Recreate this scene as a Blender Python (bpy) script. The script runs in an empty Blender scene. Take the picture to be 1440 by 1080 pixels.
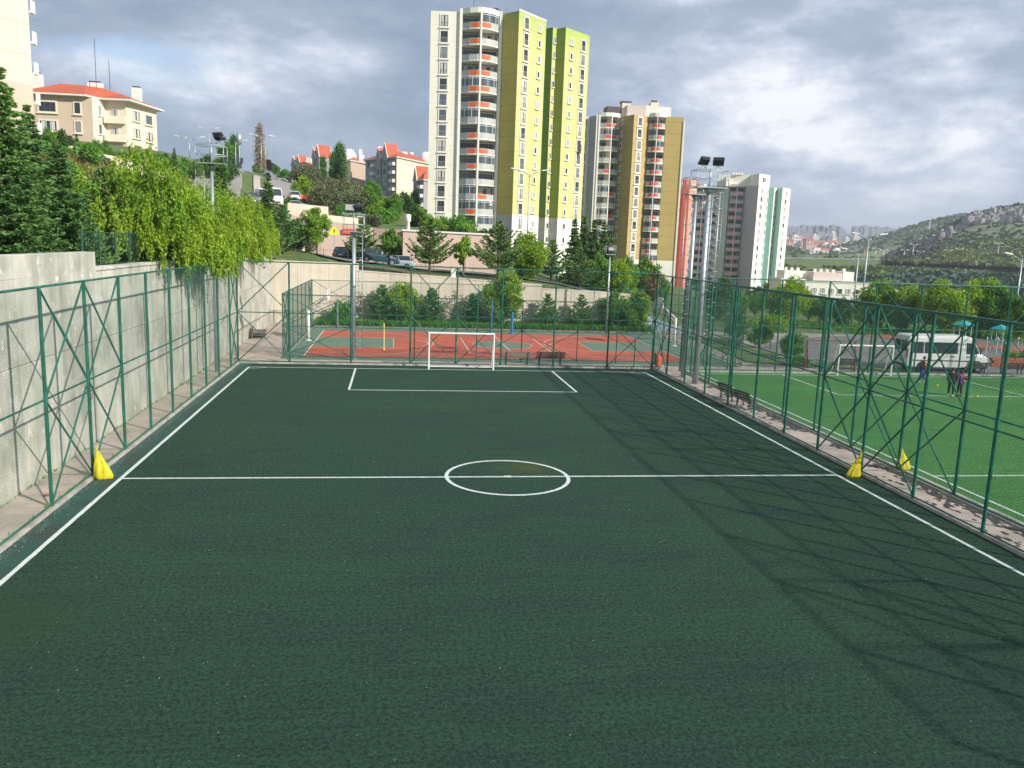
import bpy, math, random
import numpy as np
from mathutils import Vector, Matrix, noise as mn

R = math.radians
scene = bpy.context.scene
COL = scene.collection
rng = random.Random(7)

# ------------------------------------------------------------------ camera
cd = bpy.data.cameras.new('camera')
cam = bpy.data.objects.new('camera', cd)
COL.objects.link(cam)
PITCH, ROLL, YAW = 0.1691, 0.036, 0.1445
Fv = Vector((math.sin(YAW) * math.cos(PITCH), math.cos(YAW) * math.cos(PITCH), -math.sin(PITCH)))
Rv = Vector((math.cos(YAW), -math.sin(YAW), 0))
Uv = Rv.cross(Fv)
R2 = Rv * math.cos(ROLL) + Uv * math.sin(ROLL)
U2 = -Rv * math.sin(ROLL) + Uv * math.cos(ROLL)
mw = Matrix((R2, U2, -Fv)).transposed().to_4x4()
mw.translation = Vector((8.7787, 0, 8.0))
cam.matrix_world = mw
cd.sensor_width = 36
cd.lens = 1156.65 / 1440 * 36
cd.clip_start = 0.1
cd.clip_end = 9000
scene.camera = cam

# ------------------------------------------------------------------ light
SUN_DIR = Vector((1.43, -1.30, 1.15)).normalized()      # towards the sun
SUN_EL = math.asin(SUN_DIR.z)
SUN_ROT = math.atan2(SUN_DIR.x, SUN_DIR.y)
sl = bpy.data.lights.new('sun', 'SUN')
sl.energy = 4.3
sl.angle = R(1.1)
sl.color = (1.0, 0.955, 0.87)
so = bpy.data.objects.new('sun', sl)
so.rotation_euler = SUN_DIR.to_track_quat('Z', 'Y').to_euler()
so.location = (40, -40, 60)
COL.objects.link(so)

world = bpy.data.worlds.new('World')
scene.world = world
world.use_nodes = True
wn, wl = world.node_tree.nodes, world.node_tree.links
wn.clear()
def W(t, **k):
    n = wn.new(t)
    for a, b in k.items():
        if a.startswith('i_'):
            n.inputs[int(a[2:])].default_value = b
        else:
            setattr(n, a, b)
    return n
def wmath(op, a, b=None, c=None, clamp=False):
    n = wn.new('ShaderNodeMath'); n.operation = op; n.use_clamp = clamp
    for i, v in enumerate((a, b, c)):
        if v is None: continue
        if isinstance(v, (int, float)): n.inputs[i].default_value = v
        else: wl.new(v, n.inputs[i])
    return n.outputs[0]
tc = W('ShaderNodeTexCoord')
sepd = W('ShaderNodeSeparateXYZ'); wl.new(tc.outputs['Generated'], sepd.inputs[0])
cmb = W('ShaderNodeMapping'); cmb.inputs['Scale'].default_value = (1.0, 1.0, 2.3); wl.new(tc.outputs['Generated'], cmb.inputs[0])
sky = W('ShaderNodeTexSky', sky_type='NISHITA', sun_disc=False, sun_elevation=SUN_EL, sun_rotation=SUN_ROT, altitude=900, dust_density=1.5)
def wnoise(scale, detail, rough, dist=0.0, off=(0, 0, 0), st=(1, 1, 1)):
    mp = W('ShaderNodeMapping'); mp.inputs['Location'].default_value = off; mp.inputs['Scale'].default_value = st
    wl.new(cmb.outputs[0], mp.inputs[0])
    n = W('ShaderNodeTexNoise'); n.inputs['Scale'].default_value = scale; n.inputs['Detail'].default_value = detail
    n.inputs['Roughness'].default_value = rough; n.inputs['Distortion'].default_value = dist
    wl.new(mp.outputs[0], n.inputs['Vector'])
    return n.outputs[0]
def wramp(v, stops):
    n = W('ShaderNodeValToRGB'); wl.new(v, n.inputs[0])
    e = n.color_ramp.elements
    while len(e) < len(stops): e.new(0.5)
    for i, (p, c) in enumerate(stops): e[i].position = p; e[i].color = (*c, 1)
    return n.outputs[0]
def wmix(f, a, b, bt='MIX'):
    n = W('ShaderNodeMixRGB', blend_type=bt)
    for i, v in enumerate((f, a, b)):
        if isinstance(v, (int, float)): n.inputs[i].default_value = v
        elif isinstance(v, tuple): n.inputs[i].default_value = (*v, 1)
        else: wl.new(v, n.inputs[i])
    return n.outputs[0]
big = wnoise(2.1, 5, 0.50, 0.1, (3.1, 1.2, 0), (1, 1.0, 1))
fine = wnoise(5.6, 9, 0.60, 0.12, (1.7, 9.2, 0), (1.0, 1.0, 1))
cl = wmath('ADD', wmath('MULTIPLY', big, 0.5), wmath('MULTIPLY', fine, 0.5))
# the cloud deck is thinner, and so brighter, towards the right-hand (east) side
az = wmath('MULTIPLY_ADD', sepd.outputs[0], 0.08, -0.025)
up = wmath('MULTIPLY_ADD', sepd.outputs[2], 0.08, -0.02)
# one thin, sunlit break in the deck high on the right
dv = W('ShaderNodeVectorMath', operation='DISTANCE'); wl.new(tc.outputs['Generated'], dv.inputs[0]); dv.inputs[1].default_value = (0.425, 0.872, 0.245)
brk = wramp(wmath('MULTIPLY', dv.outputs['Value'], 3.6), [(0.1, (1, 1, 1)), (1.0, (0, 0, 0))])
clv = wmath('ADD', wmath('ADD', wmath('ADD', cl, az), up), wmath('MULTIPLY', brk, 0.10))
ccol = wramp(clv, [(0.36, (1.65, 2.2, 3.0)), (0.45, (2.15, 2.75, 3.65)), (0.52, (2.9, 3.4, 4.3)), (0.57, (4.1, 4.6, 5.5)), (0.63, (6.8, 7.0, 7.4))])
gap = wmath('MULTIPLY', wramp(wnoise(3.2, 4, 0.5, 0.3, (7.3, 4.4, 0)), [(0.62, (0, 0, 0)), (0.72, (1, 1, 1))]), 0.7)
skyc = wmix(gap, ccol, sky.outputs[0])
# towards the horizon the deck fades into grey-blue distance
hz = wramp(sepd.outputs[2], [(0.0, (1, 1, 1)), (0.09, (0, 0, 0))])
hcol = wmix(wramp(wmath('MULTIPLY_ADD', sepd.outputs[0], 0.8, 0.3), [(0.2, (0, 0, 0)), (0.8, (1, 1, 1))]), (2.3, 2.9, 3.7), (3.3, 3.75, 4.3))
skyc = wmix(wmath('MULTIPLY', hz, 0.8), skyc, hcol)
bg = W('ShaderNodeBackground'); bg.inputs[1].default_value = 0.108
wl.new(skyc, bg.inputs[0])
ow = W('ShaderNodeOutputWorld'); wl.new(bg.outputs[0], ow.inputs[0])

vs = scene.view_settings
scene.display_settings.display_device = 'sRGB'
vs.view_transform = 'Standard'; vs.look = 'None'; vs.gamma = 1; vs.use_curve_mapping = False
vs.exposure = 0.47
scene.cycles.max_bounces = 6
scene.cycles.transparent_max_bounces = 8
scene.cycles.use_denoising = True

# ------------------------------------------------------------------ materials
MATS = {}
def mat(name, col, rough=0.8, var=0.12, vs_=1.0, bump=0.0, bs=8.0, metal=0.0, spec=0.5, col2=None, c2s=0.3, c2lo=0.45, c2hi=0.6,
        coords='Object', stretch=(1, 1, 1), detail=4, randisl=0.0, trans=0.0, joint=None, randobj=0.0, col3=None, c3s=5, c3lo=.6, c3hi=.66, streak=0.0):
    if name in MATS: return MATS[name]
    m = bpy.data.materials.new(name); m.use_nodes = True
    nt = m.node_tree; N = nt.nodes; L = nt.links
    b = N['Principled BSDF']
    b.inputs['Roughness'].default_value = rough
    b.inputs['Metallic'].default_value = metal
    b.inputs['Specular IOR Level'].default_value = spec
    t = N.new('ShaderNodeTexCoord')
    if coords == 'World':
        g = N.new('ShaderNodeNewGeometry'); src = g.outputs['Position']
    else: src = t.outputs['Object']
    mp = N.new('ShaderNodeMapping'); mp.inputs['Scale'].default_value = stretch; L.new(src, mp.inputs[0]); src = mp.outputs[0]
    def nz(scale, det=detail, r=0.6):
        n = N.new('ShaderNodeTexNoise'); n.inputs['Scale'].default_value = scale; n.inputs['Detail'].default_value = det
        n.inputs['Roughness'].default_value = r; L.new(src, n.inputs['Vector']); return n.outputs[0]
    def mix(f, a, c, bt='MIX'):
        n = N.new('ShaderNodeMixRGB'); n.blend_type = bt
        for i, v in enumerate((f, a, c)):
            if isinstance(v, (int, float)): n.inputs[i].default_value = v
            elif isinstance(v, tuple): n.inputs[i].default_value = (*v, 1)
            else: L.new(v, n.inputs[i])
        return n.outputs[0]
    def rng_(v, a, c, d=0.0, e=1.0):
        n = N.new('ShaderNodeMapRange'); L.new(v, n.inputs[0])
        for i, x in enumerate((a, c, d, e)): n.inputs[i + 1].default_value = x
        return n.outputs[0]
    cur = tuple(col)
    if col2: cur = mix(rng_(nz(c2s), c2lo, c2hi), cur, tuple(col2))
    if col3: cur = mix(rng_(nz(c3s, 5), c3lo, c3hi), cur, tuple(col3))
    if var:
        cur = mix(1.0, cur, mixgrey(N, L, rng_(nz(vs_, 6), 0.25, 0.75, 1 - var, 1 + var)), 'MULTIPLY')
    if streak:      # vertical rain streaks
        mp2 = N.new('ShaderNodeMapping'); mp2.inputs['Scale'].default_value = (2.2, 2.2, 0.12); L.new(t.outputs['Object'] if coords != 'World' else g.outputs['Position'], mp2.inputs[0])
        n = N.new('ShaderNodeTexNoise'); n.inputs['Scale'].default_value = 1.0; n.inputs['Detail'].default_value = 7; n.inputs['Roughness'].default_value = .65; L.new(mp2.outputs[0], n.inputs['Vector'])
        cur = mix(1.0, cur, mixgrey(N, L, rng_(n.outputs[0], 0.4, 0.72, 1.0, 1 - streak)), 'MULTIPLY')
    if joint:       # (floor height, offset, half width, strength): thin expansion joints in render
        g2 = N.new('ShaderNodeNewGeometry'); s = N.new('ShaderNodeSeparateXYZ'); L.new(g2.outputs['Position'], s.inputs[0])
        a = N.new('ShaderNodeMath'); a.operation = 'ADD'; a.inputs[1].default_value = joint[1]; L.new(s.outputs[2], a.inputs[0])
        w = N.new('ShaderNodeMath'); w.operation = 'PINGPONG'; w.inputs[1].default_value = joint[0] / 2; L.new(a.outputs[0], w.inputs[0])
        cur = mix(1.0, cur, mixgrey(N, L, rng_(w.outputs[0], joint[2] * .5, joint[2], 1 - joint[3], 1)), 'MULTIPLY')
    if randisl:
        g3 = N.new('ShaderNodeNewGeometry')
        cur = mix(1.0, cur, mixgrey(N, L, rng_(g3.outputs['Random Per Island'], 0, 1, 1 - randisl, 1 + randisl)), 'MULTIPLY')
    if randobj:
        oi = N.new('ShaderNodeObjectInfo')
        cur = mix(1.0, cur, mixgrey(N, L, rng_(oi.outputs['Random'], 0, 1, 1 - randobj, 1 + randobj)), 'MULTIPLY')
    if isinstance(cur, tuple): b.inputs['Base Color'].default_value = (*cur, 1)
    else: L.new(cur, b.inputs['Base Color'])
    if bump:
        bn = N.new('ShaderNodeBump'); bn.inputs['Strength'].default_value = bump; bn.inputs['Distance'].default_value = 0.02
        L.new(nz(bs, 6), bn.inputs['Height']); L.new(bn.outputs[0], b.inputs['Normal'])
    if trans:
        tr = N.new('ShaderNodeBsdfTranslucent')
        if isinstance(cur, tuple): tr.inputs[0].default_value = (*cur, 1)
        else: L.new(mix(1.0, cur, (1.15, 1.15, .6), 'MULTIPLY'), tr.inputs[0])
        ms = N.new('ShaderNodeMixShader'); ms.inputs[0].default_value = trans
        L.new(b.outputs[0], ms.inputs[1]); L.new(tr.outputs[0], ms.inputs[2]); L.new(ms.outputs[0], N['Material Output'].inputs[0])
    MATS[name] = m
    return m
def mixgrey(N, L, v):
    c = N.new('ShaderNodeCombineColor')
    for i in range(3): L.new(v, c.inputs[i])
    return c.outputs[0]

# ------------------------------------------------------------------ mesh builder
class MB:
    def __init__(s): s.v = []; s.f = []; s.m = []; s.s = []
    def add(s, vs, fs, mi=0, sm=False):
        o = len(s.v); s.v += [tuple(p) for p in vs]
        for f in fs: s.f.append(tuple(i + o for i in f)); s.m.append(mi); s.s.append(sm)
    def box(s, a, b, mi=0):
        x0, y0, z0 = a; x1, y1, z1 = b
        s.add([(x0, y0, z0), (x1, y0, z0), (x1, y1, z0), (x0, y1, z0), (x0, y0, z1), (x1, y0, z1), (x1, y1, z1), (x0, y1, z1)],
              [(0, 3, 2, 1), (4, 5, 6, 7), (0, 1, 5, 4), (1, 2, 6, 5), (2, 3, 7, 6), (3, 0, 4, 7)], mi)
    def obox(s, c, size, rot, mi=0):      # rot: Matrix 3x3
        sx, sy, sz = [k / 2 for k in size]; c = Vector(c)
        P = [c + rot @ Vector(p) for p in ((-sx, -sy, -sz), (sx, -sy, -sz), (sx, sy, -sz), (-sx, sy, -sz), (-sx, -sy, sz), (sx, -sy, sz), (sx, sy, sz), (-sx, sy, sz))]
        s.add(P, [(0, 3, 2, 1), (4, 5, 6, 7), (0, 1, 5, 4), (1, 2, 6, 5), (2, 3, 7, 6), (3, 0, 4, 7)], mi)
    def tube(s, p0, p1, r0, r1=None, n=8, mi=0, caps=True, sm=True):
        r1 = r0 if r1 is None else r1
        p0 = Vector(p0); p1 = Vector(p1); d = (p1 - p0)
        if d.length < 1e-6: return
        d.normalize(); a = d.orthogonal().normalized(); b = d.cross(a)
        P = []
        for p, r in ((p0, r0), (p1, r1)):
            for i in range(n):
                t = 2 * math.pi * i / n; P.append(p + a * (r * math.cos(t)) + b * (r * math.sin(t)))
        o = len(s.v); s.v += [tuple(p) for p in P]
        for i in range(n):
            j = (i + 1) % n; s.f.append((o + i, o + j, o + n + j, o + n + i)); s.m.append(mi); s.s.append(sm)
        if caps:
            s.f.append(tuple(o + i for i in range(n))[::-1]); s.m.append(mi); s.s.append(False)
            s.f.append(tuple(o + n + i for i in range(n))); s.m.append(mi); s.s.append(False)
    def path(s, pts, r, n=8, mi=0):
        rs = r if isinstance(r, (list, tuple)) else [r] * len(pts)
        for i in range(len(pts) - 1): s.tube(pts[i], pts[i + 1], rs[i], rs[i + 1], n, mi)
    def prism(s, poly, z0, z1, mi=0, top=None):
        n = len(poly)
        P = [(x, y, z0) for x, y in poly] + [(x, y, z1) for x, y in poly]
        o = len(s.v); s.v += P
        for i in range(n):
            j = (i + 1) % n; s.f.append((o + i, o + j, o + n + j, o + n + i)); s.m.append(mi[i] if isinstance(mi, list) else mi); s.s.append(False)
        tm = top if top is not None else (mi[0] if isinstance(mi, list) else mi)
        s.f.append(tuple(o + i for i in range(n))[::-1]); s.m.append(tm); s.s.append(False)
        s.f.append(tuple(o + n + i for i in range(n))); s.m.append(tm); s.s.append(False)
    def lathe(s, prof, c=(0, 0, 0), n=16, mi=0, sm=True):
        o = len(s.v)
        for r, z in prof:
            for i in range(n):
                t = 2 * math.pi * i / n; s.v.append((c[0] + r * math.cos(t), c[1] + r * math.sin(t), c[2] + z))
        for k in range(len(prof) - 1):
            for i in range(n):
                j = (i + 1) % n
                s.f.append((o + k * n + i, o + k * n + j, o + (k + 1) * n + j, o + (k + 1) * n + i)); s.m.append(mi); s.s.append(sm)
    def mesh(s, name, mats):
        me = bpy.data.meshes.new(name)
        me.from_pydata(s.v, [], s.f)
        for m in (mats if isinstance(mats, (list, tuple)) else [mats]): me.materials.append(m)
        me.polygons.foreach_set('material_index', s.m)
        me.polygons.foreach_set('use_smooth', s.s)
        me.update()
        return me
    def build(s, name, mats, parent=None, loc=None, kind=None, bevel=0):
        o = link(s.mesh(name, mats), name, parent, loc, kind)
        if bevel:
            md = o.modifiers.new('bevel', 'BEVEL'); md.width = bevel; md.segments = 2; md.limit_method = 'ANGLE'; md.angle_limit = R(35)
        return o

def link(me, name, parent=None, loc=None, kind=None, rot=None, scale=None, label=None):
    o = bpy.data.objects.new(name, me); COL.objects.link(o)
    if parent: o.parent = parent
    if loc is not None: o.location = loc
    if rot is not None: o.rotation_euler = rot
    if scale is not None: o.scale = scale
    if kind: o['kind'] = kind
    if label: o['label'] = label
    return o
def tag(o, label, cat, group=None):
    o['label'] = label; o['category'] = cat
    if group: o['group'] = group
    return o
def empty(name, loc=(0, 0, 0), rz=0, label=None, cat=None, group=None):
    o = bpy.data.objects.new(name, None); COL.objects.link(o); o.location = loc; o.rotation_euler = (0, 0, rz); o.empty_display_size = .3
    if label: tag(o, label, cat, group)
    return o
def copy_tree(o, parent=None):
    c = o.copy(); COL.objects.link(c)
    if parent: c.parent = parent
    for ch in list(o.children): copy_tree(ch, c)
    return c
def put(o, loc, rz=0, sc=1.0, label=None, group=None):
    o.location = loc; o.rotation_euler = (0, 0, rz)
    o.scale = (sc, sc, sc) if isinstance(sc, (int, float)) else sc
    if label: o['label'] = label
    if group: o['group'] = group
    return o
_unit = {}
def rod(name, p0, p1, r, m, parent, n=8):
    key = (m.name, n)
    if key not in _unit:
        b = MB(); b.tube((0, 0, 0), (0, 0, 1), 1, 1, n); _unit[key] = b.mesh('rod', m)
    p0 = Vector(p0); p1 = Vector(p1); d = p1 - p0
    o = link(_unit[key], name, parent)
    o.rotation_mode = 'QUATERNION'
    o.location = p0; o.rotation_quaternion = d.to_track_quat('Z', 'Y'); o.scale = (r, r, d.length)
    return o
def quads_mesh(name, V, nq, mats, smooth=False):
    """V: (nq*4,3) array -> mesh of nq separate quads"""
    me = bpy.data.meshes.new(name)
    nv = nq * 4
    me.vertices.add(nv); me.vertices.foreach_set('co', np.ascontiguousarray(V, dtype=np.float32).ravel())
    me.loops.add(nv); me.loops.foreach_set('vertex_index', np.arange(nv, dtype=np.int32))
    me.polygons.add(nq); me.polygons.foreach_set('loop_start', np.arange(0, nv, 4, dtype=np.int32))
    try: me.polygons.foreach_set('loop_total', np.full(nq, 4, dtype=np.int32))
    except Exception: pass
    me.update(calc_edges=True)
    for m in (mats if isinstance(mats, (list, tuple)) else [mats]): me.materials.append(m)
    return me

# ------------------------------------------------------------------ palette
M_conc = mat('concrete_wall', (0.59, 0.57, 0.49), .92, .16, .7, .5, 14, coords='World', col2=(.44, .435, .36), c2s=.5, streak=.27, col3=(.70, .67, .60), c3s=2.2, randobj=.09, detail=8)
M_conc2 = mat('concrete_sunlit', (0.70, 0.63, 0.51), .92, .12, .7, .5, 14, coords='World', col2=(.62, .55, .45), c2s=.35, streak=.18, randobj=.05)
M_slab = mat('paving_concrete', (0.47, 0.38, 0.33), .9, .14, 1.5, .6, 20, coords='World', col2=(.38, .32, .28), c2s=.8, randobj=.09, col3=(.2, .17, .15), c3s=2.5, c3lo=.64, c3hi=.75)
M_kerb = mat('kerb_concrete', (0.46, 0.42, 0.37), .9, .12, 2, .4, 20, coords='World', col2=(.3, .28, .25), c2s=1.2)
M_gpaint = mat('green_paint', (0.007, 0.10, 0.060), .42, .18, 3, 0, 8, coords='World', col2=(.012, .15, .10), c2s=1.5)
M_wire = mat('green_wire', (0.015, 0.09, 0.06), .5, 0)
M_galv = mat('galvanised_steel', (0.42, 0.47, 0.49), .45, .12, 2, 0, metal=.55, coords='World')
M_dark = mat('dark_metal', (0.05, 0.055, 0.06), .5, .1)
M_white = mat('white_paint', (0.78, 0.77, 0.73), .55, .08, 3, coords='World')
M_wmark = mat('line_white', (0.56, 0.62, 0.59), .9, .28, 7, .5, 120, coords='World', col3=(.35, .42, .38), c3s=6, c3lo=.6, c3hi=.72)
M_glass = mat('dark_glass', (0.03, 0.038, 0.045), .12, 0, spec=.7)
M_glass2 = mat('curtained_glass', (0.24, 0.26, 0.27), .2, 0, spec=.7)
M_glass3 = mat('sky_glass', (0.09, 0.12, 0.14), .1, 0, spec=.8)
M_rub = mat('tyre_rubber', (0.02, 0.02, 0.02), .85, .1)
M_rim = mat('alloy_rim', (0.5, 0.5, 0.52), .35, 0, metal=.8)
M_cream = mat('cream_render', (0.80, 0.76, 0.63), .85, .06, .25, coords='World', joint=(2.85, 0.3, .07, .16))
M_creamw = mat('white_render', (0.82, 0.80, 0.70), .85, .06, .25, coords='World', joint=(2.85, 0.3, .07, .12))
M_trim = mat('trim_white', (0.74, 0.72, 0.66), .8, .04, 1, coords='World')

# ------------------------------------------------------------------ terrain
CTRL = [  # x, y, z  of the ground outside the sports grounds
    (-3.5, -20, 6.2), (-3.5, 10, 6.2), (-3.5, 30, 6.2), (-3.5, 50, 6.15), (-3.5, 66, 6.1), (-3.5, 78, 5.5), (-7, 20, 7.0), (-7, 35, 7.0), (-7, 50, 7.0), (-8, 65, 7.2),
    (-14, 20, 9.5), (-14, 40, 9.5), (-15, 60, 9.6), (-14, 80, 8.6), (-24, 20, 13), (-25, 50, 14), (-25, 75, 14.5), (-22, 92, 14.0), (-40, 40, 17), (-40, 80, 18), (-60, 60, 20), (-60, 100, 21),
    (5.4, 80, 5.35), (12, 80, 4.9), (20, 80, 4.3), (26, 80, 3.6), (32, 80, 2.2), (40, 80, .4), (48, 80, 0), (60, 80, -.1), (75, 76, -.2), (95, 70, -1), (130, 70, -3),
    (-2, 90, 6.4), (6, 92, 4.9), (15, 93, 4.5), (21, 99, 4.1), (6, 99, 4.7), (-2, 99, 6.2), (28, 95, 3.4), (36, 95, 1.8), (45, 95, 0),
    (-2.7, 115, 11.0), (-5.7, 110, 10.7), (-5.8, 130, 12.4), (-11.2, 120, 11.8), (-12.4, 190, 18.7), (-19, 200, 19.6), (-19.7, 190, 18.4), (-35.7, 260, 25.9), (-24, 240, 23.6), (-15, 150, 14.5), (-10, 160, 15.6), (-17, 105, 10.8),
    (-41, 150, 22), (-50, 150, 22.3), (-34, 160, 21.8), (-60, 150, 23), (-28, 118, 17), (-33, 135, 19.5), (-25, 150, 19.5), (-30, 175, 21.5), (-40, 200, 25), (-60, 260, 28), (-27, 90, 15.6), (-90, 150, 24),
    (8, 115, 9.3), (16, 118, 9.0), (4, 125, 10.2), (12, 150, 11.5), (3, 150, 13), (-2, 165, 16), (-4, 200, 19), (6, 190, 16.5), (16, 190, 14), (-10, 260, 24), (-5, 320, 24), (20, 300, 18), (-40, 400, 27), (10, 340, 19), (24, 340, 15),
    (18, 130, 9), (15, 160, 7.5), (27, 158, 2.6), (36, 165, 2.0), (48, 178, 1.5), (30, 185, 3), (35, 130, 2.3), (48, 130, -.2), (60, 120, -1), (62, 200, 0.5), (72, 200, -.5), (84, 215, -2), (60, 160, -.5), (80, 160, -3),
    (98, 250, -5), (110, 200, -5.0), (130, 200, -4.8), (90, 120, -2), (120, 130, -4), (150, 120, -5), (135, 290, -12), (150, 290, -12.5), (125, 330, -13), (200, 200, -9), (250, 150, -9), (200, 300, -12), (260, 300, -11),
    (330, 330, -8), (200, 360, -8), (300, 400, -3), (240, 450, -1.0), (200, 495, 1.5), (250, 500, 2.2), (330, 500, 3.2), (420, 500, 4.5), (520, 480, 4.5), (420, 430, -1.0), (150, 500, .8), (100, 480, 0), (60, 400, 2), (30, 500, 8), (100, 380, -10),
    (220, 530, 1.7), (330, 530, 3.0), (450, 530, 4.6), (300, 620, 5), (200, 650, 2), (500, 640, 8), (150, 620, 2),
]
CP = np.array(CTRL, float)
def phi(d): return -np.sqrt(d * d + 36.0)
_D = np.hypot(CP[:, None, 0] - CP[None, :, 0], CP[:, None, 1] - CP[None, :, 1])
_n = len(CP); _A = np.zeros((_n + 3, _n + 3)); _A[:_n, :_n] = phi(_D) - np.eye(_n) * 0.6
_A[:_n, _n] = 1; _A[:_n, _n + 1:] = CP[:, :2]; _A[_n:, :_n] = _A[:_n, _n:].T
_S = np.linalg.solve(_A, np.concatenate([CP[:, 2], [0, 0, 0]]))
def hts(X, Y):
    X = np.asarray(X, float); Y = np.asarray(Y, float)
    Xc = np.clip(X, -120, 600); Yc = np.clip(Y, -30, 680)
    out = np.full(Xc.shape, _S[_n]) + _S[_n + 1] * Xc + _S[_n + 2] * Yc
    for i in range(_n): out += _S[i] * phi(np.hypot(Xc - CP[i, 0], Yc - CP[i, 1]))
    out = np.clip(out, -16, 40)
    # the sports ground apron is level
    e = np.maximum(np.maximum(33 - X, 0), 0)
    w = np.clip((X - 33) / 6, 0, 1) * np.clip((84 - Y) / 7, 0, 1) * np.clip((112 - X) / 30, 0, 1)
    out = out * (1 - w)
    # beyond the highway everything sinks, then climbs slowly to the far town
    far = np.clip((Y - 700) / 900, 0, 1)
    out = out * (1 - far) + far * 6.0
    return out
def H(x, y):
    if -2.4 < x < 70 and y < 78.2: return 0.0
    return float(hts(np.array([x]), np.array([y]))[0])
def axis(parts):
    a = []
    for lo, hi, st in parts: a += list(np.arange(lo, hi, st))
    return np.array(a)
gx = np.concatenate([axis([(-1500, -300, 150), (-300, -110, 20), (-110, -8, 3), (-8, -2.6, 1.1)]), [-2.6], axis([(0, 70, 2.5), (70, 200, 4), (200, 660, 12), (660, 3400, 140)]), [3400]])
gy = np.concatenate([axis([(-80, 0, 10), (0, 78, 3)]), [78.45], axis([(81, 130, 2.5), (130, 360, 4.5), (360, 700, 10), (700, 4200, 120)]), [4200]])
GX, GY = np.meshgrid(gx, gy)
GZ = hts(GX, GY)
nz_ = np.array([[mn.fractal(Vector((x * .09, y * .09, 0)), .8, 2, 4) for x in gx] for y in gy])
amp = np.clip((GY - 84) / 30, 0, 1) + np.clip((-4 - GX) / 6, 0, 1)
GZ = GZ + nz_ * 0.30 * np.clip(amp, 0, 1)
# the level paved area (hole) keeps z = -0.02
ins = (GX >= -2.6) & (GX <= 70) & (GY <= 78.45)
nxg, nyg = len(gx), len(gy)
verts = np.stack([GX, GY, GZ], -1).reshape(-1, 3)
faces = []
for j in range(nyg - 1):
    for i in range(nxg - 1):
        if gx[i] >= -2.61 and gx[i + 1] <= 70.01 and gy[j + 1] <= 78.46: continue
        a = j * nxg + i; faces.append((a, a + 1, a + nxg + 1, a + nxg))
M_ground = mat('grassy_ground', (0.085, 0.135, 0.03), .95, .30, 1.3, .8, 3, coords='World', col2=(.11, .12, .045), c2s=.09, c2lo=.48, c2hi=.62, col3=(.26, .22, .15), c3s=.35, c3lo=.60, c3hi=.68, detail=6)
me = bpy.data.meshes.new('ground'); me.from_pydata(verts.tolist(), [], faces); me.materials.append(M_ground)
me.polygons.foreach_set('use_smooth', [True] * len(faces)); me.update()
link(me, 'ground', kind='structure')

def sheet(name, poly, z, m, parent=None, kind='structure'):
    b = MB(); b.add([(x, y, z) for x, y in poly], [tuple(range(len(poly)))]); return b.build(name, m, parent, kind=None if parent else kind)
def rect(x0, y0, x1, y1): return [(x0, y0), (x1, y0), (x1, y1), (x0, y1)]
M_dirt = mat('apron_concrete', (0.40, 0.35, 0.30), .92, .16, 1.2, .5, 20, coords='World', col2=(.28, .25, .22), c2s=.6)
sheet('apron', rect(-2.6, -20, 70, 78.45), -0.03, M_dirt)

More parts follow.
